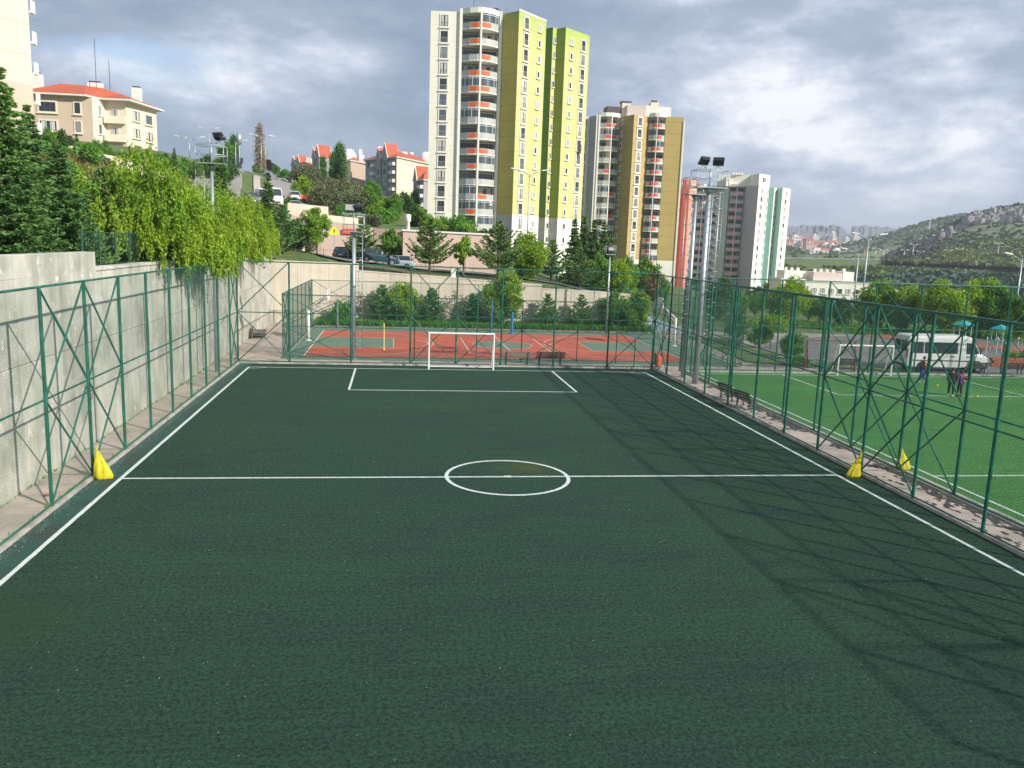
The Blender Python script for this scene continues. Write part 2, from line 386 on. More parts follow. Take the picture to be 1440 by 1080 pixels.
# ---- near football pitch
M_turf = mat('dark_turf', (0.022, 0.056, 0.038), .93, .18, 28, 1.0, 160, coords='World', col2=(.025, .064, .034), c2s=.12, c2lo=.42, c2hi=.68, col3=(.0225, .050, .038), c3s=.45, c3lo=.5, c3hi=.62, detail=8, stretch=(.55, 1.2, 1), spec=.15)
def turf_extra(m, wear):
    """mown streaks, rubber crumb specks and a worn spot"""
    nt = m.node_tree; N = nt.nodes; L = nt.links; b = N['Principled BSDF']
    src = b.inputs['Base Color'].links[0].from_socket
    g = N.new('ShaderNodeNewGeometry')
    mp = N.new('ShaderNodeMapping'); mp.inputs['Scale'].default_value = (0.35, 9, 1); L.new(g.outputs['Position'], mp.inputs[0])
    n = N.new('ShaderNodeTexNoise'); n.inputs['Scale'].default_value = 1; n.inputs['Detail'].default_value = 6; n.inputs['Roughness'].default_value = .7; L.new(mp.outputs[0], n.inputs[0])
    r = N.new('ShaderNodeMapRange'); L.new(n.outputs[0], r.inputs[0]); r.inputs[1].default_value = .35; r.inputs[2].default_value = .65; r.inputs[3].default_value = .84; r.inputs[4].default_value = 1.15
    mx = N.new('ShaderNodeMixRGB'); mx.blend_type = 'MULTIPLY'; mx.inputs[0].default_value = 1; L.new(src, mx.inputs[1]); L.new(mixgrey(N, L, r.outputs[0]), mx.inputs[2])
    gn = N.new('ShaderNodeTexNoise'); gn.inputs['Scale'].default_value = 11; gn.inputs['Detail'].default_value = 6; gn.inputs['Roughness'].default_value = 1.0; L.new(g.outputs['Position'], gn.inputs[0])
    gr = N.new('ShaderNodeMapRange'); L.new(gn.outputs[0], gr.inputs[0]); gr.inputs[1].default_value = .42; gr.inputs[2].default_value = .58; gr.inputs[3].default_value = .35; gr.inputs[4].default_value = 1.75
    mg = N.new('ShaderNodeMixRGB'); mg.blend_type = 'MULTIPLY'; mg.inputs[0].default_value = 1; L.new(mx.outputs[0], mg.inputs[1]); L.new(mixgrey(N, L, gr.outputs[0]), mg.inputs[2]); mx = mg
    vo = N.new('ShaderNodeTexVoronoi'); vo.inputs['Scale'].default_value = 26; L.new(g.outputs['Position'], vo.inputs[0])
    lt = N.new('ShaderNodeMapRange'); L.new(vo.outputs['Distance'], lt.inputs[0]); lt.inputs[1].default_value = .10; lt.inputs[2].default_value = .16; lt.inputs[3].default_value = 1; lt.inputs[4].default_value = 0
    cl_ = N.new('ShaderNodeMapRange'); L.new(vo.outputs['Color'], cl_.inputs[0]); cl_.inputs[1].default_value = .74; cl_.inputs[2].default_value = .78
    mu = N.new('ShaderNodeMath'); mu.operation = 'MULTIPLY'; L.new(lt.outputs[0], mu.inputs[0]); L.new(cl_.outputs[0], mu.inputs[1])
    m2 = N.new('ShaderNodeMixRGB'); L.new(mu.outputs[0], m2.inputs[0]); L.new(mx.outputs[0], m2.inputs[1]); m2.inputs[2].default_value = (.20, .24, .21, 1)
    last = m2.outputs[0]
    for (cx, cy, rad, col) in wear:
        sp = N.new('ShaderNodeMapping'); sp.inputs['Location'].default_value = (-cx / rad, -cy / rad, 0); sp.inputs['Scale'].default_value = (1 / rad, 1 / rad, 0); L.new(g.outputs['Position'], sp.inputs[0])
        ln = N.new('ShaderNodeVectorMath'); ln.operation = 'LENGTH'; L.new(sp.outputs[0], ln.inputs[0])
        n3 = N.new('ShaderNodeTexNoise'); n3.inputs['Scale'].default_value = 2.2; n3.inputs['Detail'].default_value = 5; L.new(g.outputs['Position'], n3.inputs[0])
        ad = N.new('ShaderNodeMath'); ad.operation = 'MULTIPLY_ADD'; L.new(n3.outputs[0], ad.inputs[0]); ad.inputs[1].default_value = 1.2; L.new(ln.outputs['Value'], ad.inputs[2])
        rr = N.new('ShaderNodeMapRange'); L.new(ad.outputs[0], rr.inputs[0]); rr.inputs[1].default_value = .7; rr.inputs[2].default_value = 1.6; rr.inputs[3].default_value = .62; rr.inputs[4].default_value = 0
        m3 = N.new('ShaderNodeMixRGB'); L.new(rr.outputs[0], m3.inputs[0]); L.new(last, m3.inputs[1]); m3.inputs[2].default_value = (*col, 1); last = m3.outputs[0]
    L.new(last, b.inputs['Base Color'])
turf_extra(M_turf, [(13.6, 28.6, 1.5, (.075, .085, .03)), (10.5, 6.3, 1.6, (.045, .07, .028)), (0.9, 17, 2.6, (.024, .062, .024))])
pitch = sheet('football_pitch', rect(-.8, -6, 25.93, 52.9), 0.0, M_turf)
M_turf_edge = mat('teal_turf_edge', (0.018, 0.078, 0.060), .93, .35, 28, 1.0, 160, coords='World', col2=(.03, .055, .045), c2s=.7, col3=(.12, .14, .12), c3s=9, c3lo=.66, c3hi=.72)
sheet('turf_margin', rect(-.80, -6, -.05, 52.9), 0.004, M_turf_edge, pitch)
def line_poly(pts, w):      # strip with slightly ragged edges
    out_l, out_r = [], []
    P = [Vector((*p, 0)) for p in pts]
    Q = []
    for i in range(len(P) - 1):
        n = max(2, int((P[i + 1] - P[i]).length / .35))
        for k in range(n): Q.append(P[i].lerp(P[i + 1], k / n))
    Q.append(P[-1])
    b = MB(); vs_ = []
    for i, q in enumerate(Q):
        d = (Q[min(i + 1, len(Q) - 1)] - Q[max(i - 1, 0)]).normalized(); nrm = Vector((-d.y, d.x, 0))
        w1 = w / 2 * (1 + rng.uniform(-.07, .07)); w2 = w / 2 * (1 + rng.uniform(-.07, .07))
        vs_ += [(q + nrm * w1), (q - nrm * w2)]
    b.add([(v.x, v.y, 0) for v in vs_], [(2 * i + 1, 2 * i + 3, 2 * i + 2, 2 * i) for i in range(len(Q) - 1)])
    return b
def mark(name, pts, w, parent, z=0.006, m=None): return line_poly(pts, w).build(name, m or M_wmark, parent, loc=(0, 0, z))
def circle(cx, cy, r, a0=0, a1=360, n=72, ry=None): return [(cx + r * math.cos(R(a0 + (a1 - a0) * i / n)), cy + (ry or r) * math.sin(R(a0 + (a1 - a0) * i / n))) for i in range(n + 1)]
mark('touchline', [(0, -6), (0, 51.39)], .13, pitch)
mark('touchline', [(25, -6), (25, 51.39)], .13, pitch)
mark('goal_line', [(-.06, 51.39), (25.06, 51.39)], .11, pitch, .008)
mark('halfway_line', [(.06, 27.37), (24.94, 27.37)], .12, pitch, .008)
mark('centre_circle', circle(12.72, 27.37, 2.12), .13, pitch, .0105)
mark('centre_spot', [(12.60, 27.37), (12.86, 27.37)], .2, pitch, .013)
mark('penalty_area_line', [(6.4, 51.33), (6.4, 43.92), (18.81, 43.92), (18.81, 51.33)], .12, pitch, .0105)
mark('corner_arc', circle(0, 51.39, 1.0, 0, -90, 10, ry=.55), .07, pitch, .0105)
mark('corner_arc', circle(25, 51.39, 1.0, 180, 270, 10, ry=.55), .07, pitch, .0105)

# ---- second pitch (right)
M_turf2 = mat('light_turf', (0.056, 0.175, 0.045), .92, .30, 22, 1.0, 130, coords='World', col2=(.070, .205, .050), c2s=.25, col3=(.040, .125, .045), c3s=.5, c3lo=.6, c3hi=.7, stretch=(.6, 1.1, 1), spec=.15)
turf_extra(M_turf2, [])
pitch2 = sheet('green_football_pitch', rect(28.0, -6, 54.0, 51.9), 0.0, M_turf2)
mark('touchline', [(28.75, -6), (28.75, 51.2)], .11, pitch2)
mark('goal_line', [(28.75, 51.2), (53.4, 51.2)], .11, pitch2, .008)
mark('halfway_line', [(28.8, 27.2), (53.4, 27.2)], .11, pitch2, .008)
mark('penalty_area_line', [(34.4, 51.1), (34.4, 43.9), (46.6, 43.9), (46.6, 51.1)], .11, pitch2, .0105)
mark('centre_circle', circle(41.1, 27.2, 2.1), .11, pitch2, .0105)

# ---- kerbs and paving between fence and walls
for nm, a, b_ in (('kerb', (-1.02, -6, -.03), (-.80, 53.1, .09)), ('kerb', (-.80, 52.9, -.03), (25.93, 53.1, .09)), ('kerb', (25.93, -6, -.03), (26.12, 53.1, .09)), ('kerb', (27.52, -6, -.03), (27.72, 52.1, .12)), ('kerb', (27.86, -6, -.03), (28.0, 52.1, .10)),
                  ('kerb', (28.0, 51.9, -.03), (54.1, 52.12, .10))):
    b = MB(); n = int(max(b_[1] - a[1], b_[0] - a[0]) / 1.0)
    if b_[1] - a[1] > b_[0] - a[0]:
        for i in range(n):
            y0 = a[1] + (b_[1] - a[1]) * i / n; y1 = a[1] + (b_[1] - a[1]) * (i + 1) / n
            b.box((a[0], y0 + .008, a[2]), (b_[0], y1 - .008, b_[2] + rng.uniform(-.006, .006)))
    else:
        for i in range(n):
            x0 = a[0] + (b_[0] - a[0]) * i / n; x1 = a[0] + (b_[0] - a[0]) * (i + 1) / n
            b.box((x0 + .008, a[1], a[2]), (x1 - .008, b_[1], b_[2] + rng.uniform(-.006, .006)))
    b.build(nm, M_kerb, kind='structure')
walk = empty('walkway', (0, 0, 0)); walk['kind'] = 'structure'
def slabs(x0, x1, ys, w=None, m=M_slab):
    for i in range(len(ys) - 1):
        b = MB(); h = .05 + rng.uniform(-.008, .008)
        b.box((x0 + .012, ys[i] + .012, -.02), (x1 - .012, ys[i + 1] - .012, h))
        b.build('slab', m, walk)
slabs(-2.32, -1.03, list(np.arange(8, 54.2, 2.05)))
slabs(-2.32, -.45, list(np.arange(54.9, 78.3, 2.0))); slabs(-.45, 1.35, list(np.arange(54.0, 78.3, 2.0)))
slabs(26.13, 27.5, list(np.arange(10, 54, 2.2)))
slabs(1.35, 8, [53.12, 54.55]); slabs(8, 15, [53.12, 54.55]); slabs(15, 22, [53.12, 54.55]); slabs(22, 27.5, [53.12, 54.55])
# dirt blown over the right-hand strip
M_soil = mat('blown_dirt', (.06, .05, .045), .95, .3, 5, .6, 30, coords='World')
b = MB()
for i in range(900):
    y = rng.uniform(12, 46); x = 27.42 - abs(rng.gauss(0, .22)) if rng.random() < .8 else rng.uniform(26.2, 27.4)
    d_ = mn.noise(Vector((y * .35, 3, 0)))
    if d_ < -.05 or x < 26.18: continue
    r_ = rng.uniform(.03, .13); a0 = rng.uniform(0, 6); z_ = .066 + rng.uniform(0, .002)
    b.add([(x + r_ * .6 * math.cos(a0 + k * 1.26), min(27.5, 0) * 0 + y + r_ * 1.6 * math.sin(a0 + k * 1.26), z_) for k in range(5)], [(0, 1, 2, 3, 4)])
b.build('dirt_patches', M_soil, kind='stuff')

# ---- sports court behind
M_red = mat('red_court', (0.50, 0.095, 0.050), .85, .10, 1.5, .2, 60, coords='World', col2=(.36, .09, .06), c2s=.5)
M_grn = mat('green_court', (0.11, 0.19, 0.135), .85, .12, 1.5, .2, 60, coords='World', col2=(.13, .20, .15), c2s=.5)
M_yel = mat('court_line_yellow', (0.62, 0.50, 0.20), .8, .1, 3)
M_crl = mat('court_line_white', (0.66, 0.58, 0.50), .8, .1, 3)
court = sheet('sports_court', rect(1.6, 54.75, 33.0, 75.2), 0.0, M_grn)
sheet('red_surface', rect(2.7, 56.6, 29.9, 73.0), .005, M_red, court)
sheet('key_area', rect(2.7, 61.8, 8.7, 67.6), .010, M_grn, court)
sheet('key_area', rect(24.0, 61.8, 29.9, 67.6), .010, M_grn, court)
b = MB(); b.add([(17.3 + 2.3 * math.cos(i * .1309), 64.6 + 2.3 * math.sin(i * .1309), 0) for i in range(48)], [tuple(range(48))]); b.build('centre_disc', M_grn, court, loc=(0, 0, .010))
for p in ([(2.7, 56.6), (2.7, 73.0)],): mark('court_line', p, .09, court, .014, M_crl)
for p in ([(2.7, 61.8), (8.7, 61.8), (8.7, 67.6), (2.7, 67.6)], [(29.9, 61.8), (24.0, 61.8), (24.0, 67.6), (29.9, 67.6)],
          [(14.27, 59.3), (14.27, 69.0)], [(17.4, 56.7), (17.4, 72.9)], [(20.5, 59.4), (20.5, 69.2)]): mark('court_line', p, .07, court, .016, M_yel if p[0][0] in (2.7, 29.9) else M_crl)
for p in (circle(3.6, 64.7, 8.2, -80, 80, 40), circle(29.0, 64.7, 8.2, 100, 260, 40), circle(7.0, 64.7, 4.4, -90, 90, 30, ry=3.4), circle(25.6, 64.7, 4.4, 90, 270, 30, ry=3.4), [(2.7, 58.2), (29.9, 58.2)], [(2.7, 71.4), (29.9, 71.4)], [(29.9, 56.6), (29.9, 73.0)], circle(17.3, 64.6, 2.35)):
    mark('court_line', p, .06, court, .018, M_crl)
M_grass = mat('verge_grass', (0.11, 0.27, 0.03), .9, .25, 4, coords='World', randisl=.35, trans=.3)
b = MB(); b.box((1.6, 75.25, -.03), (33.4, 75.45, .14)); b.build('court_kerb', M_kerb, kind='structure')
sheet('grass_verge', rect(1.6, 75.45, 33.4, 78.25), .03, M_ground)
def tufts(name, n, fx, size, m, seed=1, hgt=.35, kind='stuff'):
    rs = np.random.RandomState(seed)
    x, y, z = fx(rs, n)
    n = len(x); a = rs.uniform(0, np.pi, n); h = hgt * rs.uniform(.5, 1.3, n); w = size * rs.uniform(.6, 1.4, n)
    lx = rs.normal(0, .3, n) * h; ly = rs.normal(0, .3, n) * h
    V = np.zeros((n, 4, 3))
    cx, sy = np.cos(a) * w, np.sin(a) * w
    V[:, 0] = np.stack([x - cx, y - sy, z], -1); V[:, 1] = np.stack([x + cx, y + sy, z], -1)
    V[:, 2] = np.stack([x + cx * .4 + lx, y + sy * .4 + ly, z + h], -1); V[:, 3] = np.stack([x - cx * .4 + lx, y - sy * .4 + ly, z + h], -1)
    return link(quads_mesh(name, V.reshape(-1, 3), n, m), name, kind=kind)
tufts('verge_grass', 26000, lambda rs, n: (rs.uniform(1.7, 33.3, n), rs.uniform(75.5, 78.2, n), np.full(n, .02)), .05, M_grass, hgt=.55)

# ---- asphalt areas
M_asph = mat('asphalt', (0.155, 0.15, 0.145), .92, .14, 2, .5, 30, coords='World', col2=(.20, .19, .18), c2s=.12)
sheet('car_park', [(33.4, 55.3), (46, 53.4), (70, 53.4), (70, 78.4), (56, 78.4), (46, 74), (39.5, 66), (36.6, 58)], -.012, M_asph)
M_pathred = mat('red_path', (0.36, 0.11, 0.06), .9, .12, 1, coords='World')
sheet('red_path', [(57.5, 80), (61, 78.5), (70, 66), (70, 62.5), (64, 68), (56, 77)], .012, M_pathred)
sheet('planted_verge', [(34.5, 57), (36.2, 56.2), (43.5, 53.4), (46.2, 53.4), (39.8, 58.2), (38.2, 66), (40, 73), (36, 74)], .05, M_ground)

# ---- roads on the slope
def road(name, pts, w, m, dz=.12, side=None):
    b = MB(); V = []; n = 0
    P = [Vector((x, y, 0)) for x, y in pts]
    Q = []
    for i in range(len(P) - 1):
        k = max(2, int((P[i + 1] - P[i]).length / 3))
        for j in range(k): Q.append(P[i].lerp(P[i + 1], j / k))
    Q.append(P[-1])
    for _ in range(8): Q = [Q[0]] + [(Q[i - 1] + Q[i] * 2 + Q[i + 1]) / 4 for i in range(1, len(Q) - 1)] + [Q[-1]]
    K = 5
    for i, q in enumerate(Q):
        d = (Q[min(i + 1, len(Q) - 1)] - Q[max(i - 1, 0)]).normalized(); nn = Vector((-d.y, d.x, 0))
        for k in range(K):
            p = q + nn * w * (k / (K - 1) - .5); V.append((p.x, p.y, H(p.x, p.y) + dz))
    F = [(i * K + k, i * K + k + 1, (i + 1) * K + k + 1, (i + 1) * K + k) for i in range(len(Q) - 1) for k in range(K - 1)]
    b.add(V, F, 0, True)
    return b.build(name, m, kind='structure'), Q
M_road = mat('worn_road', (0.23, 0.22, 0.20), .92, .10, 1, .3, 20, coords='World', col2=(.27, .25, .23), c2s=.1)
road('road', [(-4.6, 109), (-5.6, 118), (-7.5, 140), (-11.5, 165), (-15, 192), (-21, 225), (-33, 262), (-50, 300)], 7.6, M_road, .30)
road('uphill_road', [(-14, 108), (-15.5, 118), (-18.8, 140), (-23.2, 165), (-27.5, 195), (-34, 225), (-45, 262), (-60, 296)], 6.2, M_road, .36)
M_pave = mat('pale_pavement', (0.42, 0.37, 0.31), .92, .1, 1, coords='World')
road('pavement', [(-8.2, 105), (-9.5, 118), (-13, 140), (-17, 162), (-20, 185)], 1.2, M_pave, .36)
road('parking_road', [(2, 84), (6, 89), (14, 89.5), (22, 89), (30, 87)], 8.5, M_asph, .16)
def bankz(x): return float(np.interp(x, [60, 245, 370, 460, 700], [2.5, 4.2, 6.6, 8.0, 10.5]))
bx_ = list(range(60, 700, 10)); V = []; sec = [(462, -9), (496, -.9), (501, 0), (528, 0), (560, -7)]
for x in bx_:
    for (y_, dz_) in sec: V.append((x, y_ + mn.noise(Vector((x * .03, y_ * .1, 0))) * 2, bankz(x) + dz_ + (mn.noise(Vector((x * .06, y_ * .06, 4))) * 1.2 if dz_ < 0 else 0)))
b = MB(); b.add(V, [(i * 5 + j, (i + 1) * 5 + j, (i + 1) * 5 + j + 1, i * 5 + j + 1) for i in range(len(bx_) - 1) for j in range(4)], 0, True); b.build('highway_embankment', M_ground, kind='structure')
b = MB(); b.add([(x, y_, bankz(x) + .12) for x in bx_ for y_ in (503, 526)], [(2 * i, 2 * i + 2, 2 * i + 3, 2 * i + 1) for i in range(len(bx_) - 1)], 0, True); b.build('highway', M_road, kind='structure')

# ------------------------------------------------------------------ retaining walls
wall = empty('retaining_wall', (-2.35, 20, 0), label='long tall concrete retaining wall beside the left fence of the dark pitch', cat='wall')
def wpanel(x0, x1, y0, y1, z0, z1, m, parent, nm='panel', loc0=(0, 0, 0)):
    b = MB(); l = parent.location
    b.box((x0 - l.x, y0 - l.y, z0 - l.z), (x1 - l.x, y1 - l.y, z1 - l.z))
    return b.build(nm, m, parent, bevel=.012)
b = MB(); b.box((-.40, -40, -.1), (-.06, 58.3, 6.38)); b.build('core', M_conc, wall)
ys = [38.69 + 3.1 * k for k in range(-14, 13)] + [78.25]
for i in range(len(ys) - 1):
    for (z0, z1) in ((-.05, 3.85), (3.85, 6.47)):
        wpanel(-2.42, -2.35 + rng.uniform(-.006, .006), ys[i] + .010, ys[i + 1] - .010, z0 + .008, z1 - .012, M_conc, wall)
y = -8.0
while y < 32.9:
    y1 = min(y + 3.6, 33.0); wpanel(-2.85, -2.345, y + .012, y1 - .012, 6.44, 7.14, M_conc, wall, 'parapet_block'); y = y1
for k in range(14):
    y0 = 33.0 + k * 3.25; wpanel(-2.85, -2.30, y0 + .01, min(y0 + 3.24, 78.2), 6.44, 6.56 - .0028 * k * 3.25 * 0.5, M_conc, wall, 'coping')

bwall = empty('back_retaining_wall', (8, 78.4, 0), label='sunlit stepped concrete retaining wall behind the red sports court', cat='wall')
segs = [(-2.9, -.1, 5.72, 5.70), (-.1, 2.7, 5.70, 5.68), (2.7, 5.4, 5.68, 5.66), (5.4, 8.3, 5.05, 4.92), (8.3, 11.2, 4.92, 4.80), (11.2, 14.1, 4.80, 4.66), (14.1, 17.0, 4.66, 4.50), (17.0, 19.9, 4.50, 4.36), (19.9, 22.75, 4.36, 4.22), (22.75, 25.6, 3.88, 3.80), (25.6, 28.5, 3.80, 3.72), (28.5, 33.4, 3.72, 3.4)]
for x0, x1, za, zb in segs:
    for (lo, hi) in ((-.05, 2.55), (2.55, None)):
        b = MB(); X0, X1 = x0 - 8 + .011, x1 - 8 - .011; yf = -.02 + rng.uniform(-.008, .008)
        if hi: b.box((X0, yf, lo), (X1, .1, hi - .012))
        else:
            b.add([(X0, yf, lo), (X1, yf, lo), (X1, .1, lo), (X0, .1, lo), (X0, yf, za - .1), (X1, yf, zb - .1), (X1, .1, zb - .1), (X0, .1, za - .1)],
                  [(0, 3, 2, 1), (4, 5, 6, 7), (0, 1, 5, 4), (1, 2, 6, 5), (2, 3, 7, 6), (3, 0, 4, 7)])
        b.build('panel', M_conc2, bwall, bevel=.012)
    b = MB(); X0, X1 = x0 - 8, x1 - 8
    b.add([(X0, -.05, za - .12), (X1, -.05, zb - .12), (X1, .38, zb - .12), (X0, .38, za - .12), (X0, -.05, za), (X1, -.05, zb), (X1, .38, zb), (X0, .38, za)],
          [(0, 3, 2, 1), (4, 5, 6, 7), (0, 1, 5, 4), (1, 2, 6, 5), (2, 3, 7, 6), (3, 0, 4, 7)])
    b.build('coping', M_conc2, bwall)
    b = MB(); b.add([(X0, .1, -.1), (X1, .1, -.1), (X1, .36, -.1), (X0, .36, -.1), (X0, .1, za - .12), (X1, .1, zb - .12), (X1, .36, zb - .12), (X0, .36, za - .12)],
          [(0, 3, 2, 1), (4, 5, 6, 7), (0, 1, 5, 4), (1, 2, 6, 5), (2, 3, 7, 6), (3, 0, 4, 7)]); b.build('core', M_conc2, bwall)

# ------------------------------------------------------------------ fences
def fence(label, A, ang, posts, h, braced=(), mid=True, mesh=True, rp=.056, rr=.031, pitch_=.075, wr=.0018, double=False, group=None, seglen=1.0, mid_z=None, wmat=None):
    t = empty('mesh_fence', A, ang, label, 'fence', group)
    mz = mid_z or h * .505
    for p in posts: rod('post', (p, 0, 0), (p, 0, h), rp, M_gpaint, t)
    for i in range(len(posts) - 1):
        a, c = posts[i], posts[i + 1]
        rod('rail', (a, 0, h), (c, 0, h), rr * 1.25, M_gpaint, t, 6)
        rod('rail', (a, 0, .14), (c, 0, .14), rr, M_gpaint, t, 6)
        if mid: rod('rail', (a, 0, mz), (c, 0, mz), rr, M_gpaint, t, 6)
        if i in braced:
            for (z0, z1) in (((.14, mz), (mz, h)) if mid else ((.14, h),)):
                rod('brace', (a, .0, z0), (c, .0, z1), rr * 1.0, M_gpaint, t, 6)
                rod('brace', (a, .015, z1), (c, .015, z0), rr * 1.0, M_gpaint, t, 6)
    if mesh:
        x0, x1 = posts[0], posts[-1]; V = []
        for s in (1, -1):
            for c in np.arange(x0 - h, x1 + h, pitch_ * 1.414):
                # wire x = c + s*z
                za, zb = .1, h
                if s > 0: lo, hi = max(za, x0 - c), min(zb, x1 - c)
                else: lo, hi = max(za, c - x1), min(zb, c - x0)
                if hi - lo < .05: continue
                n = max(1, int((hi - lo) / seglen)); zs = np.linspace(lo, hi, n + 1)
                for k in range(n):
                    p = np.array([c + s * zs[k], -.05, zs[k]]); q = np.array([c + s * zs[k + 1], -.05, zs[k + 1]])
                    o1 = np.array([0, -wr * 1.2, 0]); o2 = np.array([wr * .75, wr * .6, -s * wr * .75]); o3 = np.array([-wr * .75, wr * .6, s * wr * .75])
                    for u, v in ((o1, o2), (o2, o3), (o3, o1)):
                        V += [p + u, q + u, q + v, p + v]
        V = np.array(V); o = link(quads_mesh('wire_netting', V, len(V) // 4, wmat or M_wire), 'wire_netting', t); o['kind'] = 'stuff'
    return t
PL = [-3.3, 0, 3.3, 6.6, 9.9, 13.3, 16.7, 20.1, 23.5, 26.85, 29.9, 32.6]
PL = [2.0 + 0] + [p + 0 for p in []]
Ysl = [4.3, 7.6, 11.0, 14.3, 17.6, 20.9, 24.3, 27.6, 30.9, 34.15, 37.5, 40.9, 44.1, 47.3, 50.6, 53.0]
fence('tall green mesh fence on the left in front of the grey retaining wall', (-.92, 0, 0), R(90), Ysl, 6.36, (6, 7, 14, 1, 2))
fence('tall green mesh fence across the far end of the dark pitch behind the goal', (-.92, 53.0, 0), 0, [0, 3.15, 6.95, 10.7, 13.65, 16.6, 20.1, 23.77, 26.92], 6.36, (0, 3, 4, 7))
fence('tall green mesh fence along the right touchline of the dark pitch', (26.0, 0, 0), R(90), [4.3, 7.6, 11.0, 14.3, 17.6, 21.0, 24.35, 27.5, 30.75, 33.7, 36.9, 40.1, 43.4, 46.7, 50.0, 52.95], 6.30, (6, 7, 14, 1, 2))
fence('tall green mesh fence along the left edge of the bright green pitch', (27.62, 0, 0), R(90), [4.3, 7.6, 11.0, 14.3, 17.6, 21.0, 24.5, 27.7, 31.0, 34.1, 37.2, 40.4, 43.6, 46.9, 50.1, 52.1], 6.08, (6, 7, 1, 13))
fence('green mesh fence at the far end of the bright green pitch', (27.62, 52.1, 0), 0, [0, 3.3, 6.7, 10.1, 13.5, 16.9, 20.3, 23.6, 26.4], 6.25, (3, 4, 7))
fence('green mesh fence down the right side of the bright green pitch', (54.0, 0, 0), R(90), [20, 24, 28, 32, 36, 40, 44, 48, 52.1], 6.25, (7,), seglen=2)
fence('lower green fence closing the left end of the red court', (1.5, 55.4, 0), R(90), [0, 2.8, 5.6, 8.4, 11.2, 14.0, 16.8, 19.4], 4.25, (0, 6), pitch_=.056, wr=.0017, seglen=1.4, rp=.035)
fence('lower green fence in front of the red court behind the benches', (1.5, 55.4, 0), 0, [0, 4.4, 8.6, 12.8, 15.9, 19.8, 22.6, 25.9, 29, 31.4], 4.2, (0, 3, 4, 8), pitch_=.07, wr=.0011, seglen=1.4, rp=.033, rr=.022)
fence('lower green fence behind the red court by the grass verge', (1.5, 74.9, 0), 0, [0, 3.6, 7.4, 11.2, 14.8, 18.4, 22.0, 25.6, 29, 31.4], 4.2, (0, 8), pitch_=.06, wr=.0014, seglen=1.4, rp=.033, rr=.022)
fence('lower green fence closing the right end of the red court', (32.9, 54.4, 0), R(90), [0, 3.4, 6.8, 10.2, 13.6, 17.0, 20.4], 4.15, (0, 5), pitch_=.056, wr=.0017, seglen=1.4, rp=.035)
# access gate frame in the back fence by the right corner
g = empty('gate_frame', (24.7, 53.0, 0), 0, 'small green gate frame in the right corner of the far pitch fence', 'gate')
rod('gate_post', (0, -.06, 0), (0, -.06, 2.05), .035, M_gpaint, g); rod('lintel', (0, -.06, 2.05), (1.2, -.06, 2.05), .03, M_gpaint, g); rod('gate_post', (1.2, -.06, 0), (1.2, -.06, 2.05), .03, M_gpaint, g)
# low green fence on top of the left wall among the trees
M_gdark = mat('dark_green_panel', (.015, .07, .05), .6, .15, 2)
t = empty('wall_top_fence', (-2.9, 33.3, 6.4), R(90), 'short dark green fence on top of the left wall under the yellow-green tree', 'fence')
for i in range(6): rod('post', (i * 1.9, 0, 0), (i * 1.9, 0, 1.55), .04, M_gdark, t)
for i in range(5):
    rod('rail', (i * 1.9, 0, 1.45), (i * 1.9 + 1.9, 0, 1.45), .02, M_gdark, t, 6); rod('rail', (i * 1.9, 0, .2), (i * 1.9 + 1.9, 0, .2), .02, M_gdark, t, 6)
    b = MB()
    for k in range(11): b.tube((i * 1.9 + .17 * k, 0, .2), (i * 1.9 + .17 * k, 0, 1.45), .006, n=4)
    o = b.build('bars', M_gdark, t); o['kind'] = 'stuff'
# thin dark railing along the back wall top
t = empty('wall_top_railing', (5.6, 78.7, 4.9), 0, 'thin dark wire railing along the top of the back wall', 'railing')
for i in range(9):
    z = -.075 * i * 1.0
    rod('post', (i * 2.1 - 7.2 * 0, 0, -.14 - i * .09), (i * 2.1, 0, 1.15 - i * .09), .025, M_dark, t, 6)
    if i < 8: rod('rail', (i * 2.1, 0, 1.05 - i * .09), (i * 2.1 + 2.1, 0, .96 - i * .09), .012, M_dark, t, 5)
t = empty('wall_top_railing', (-2.2, 78.7, 5.7), 0, 'thin dark post railing on the highest step of the back wall', 'railing')
for i in range(4):
    rod('post', (i * 2.2, 0, -.1), (i * 2.2, 0, 1.2), .025, M_dark, t, 6)
    if i < 3: rod('rail', (i * 2.2, 0, 1.1), (i * 2.2 + 2.2, 0, 1.1), .012, M_dark, t, 5)

# ------------------------------------------------------------------ floodlights
def floodhead(parent, p, ang, tilt, w=.62, h=.5):
    b = MB(); rot = Matrix.Rotation(ang, 3, 'Z') @ Matrix.Rotation(tilt, 3, 'X')
    b.obox(p, (w, .12, h), rot, 0); b.obox(Vector(p) + rot @ Vector((0, .09, 0)), (w * .8, .08, h * .7), rot, 0)
    for k in range(7): b.obox(Vector(p) + rot @ Vector((-w * .36 + k * w * .12, .15, 0)), (.012, .08, h * .66), rot, 0)
    o = b.build('lamp_housing', M_dark, parent)
    b = MB(); b.obox(Vector(p) + rot @ Vector((0, -.066, 0)), (w * .9, .01, h * .84), rot, 0); b.build('lamp_lens', M_lens, o)
    b = MB()
    for s in (-1, 1): b.tube(Vector(p) + rot @ Vector((s * w * .54, 0, 0)), Vector(p) + Vector((s * w * .3, 0, -h * .8)), .02, n=6)
    b.build('bracket', M_galv, o)
M_lens = mat('lamp_lens', (.45, .42, .38), .25, 0, metal=.3)
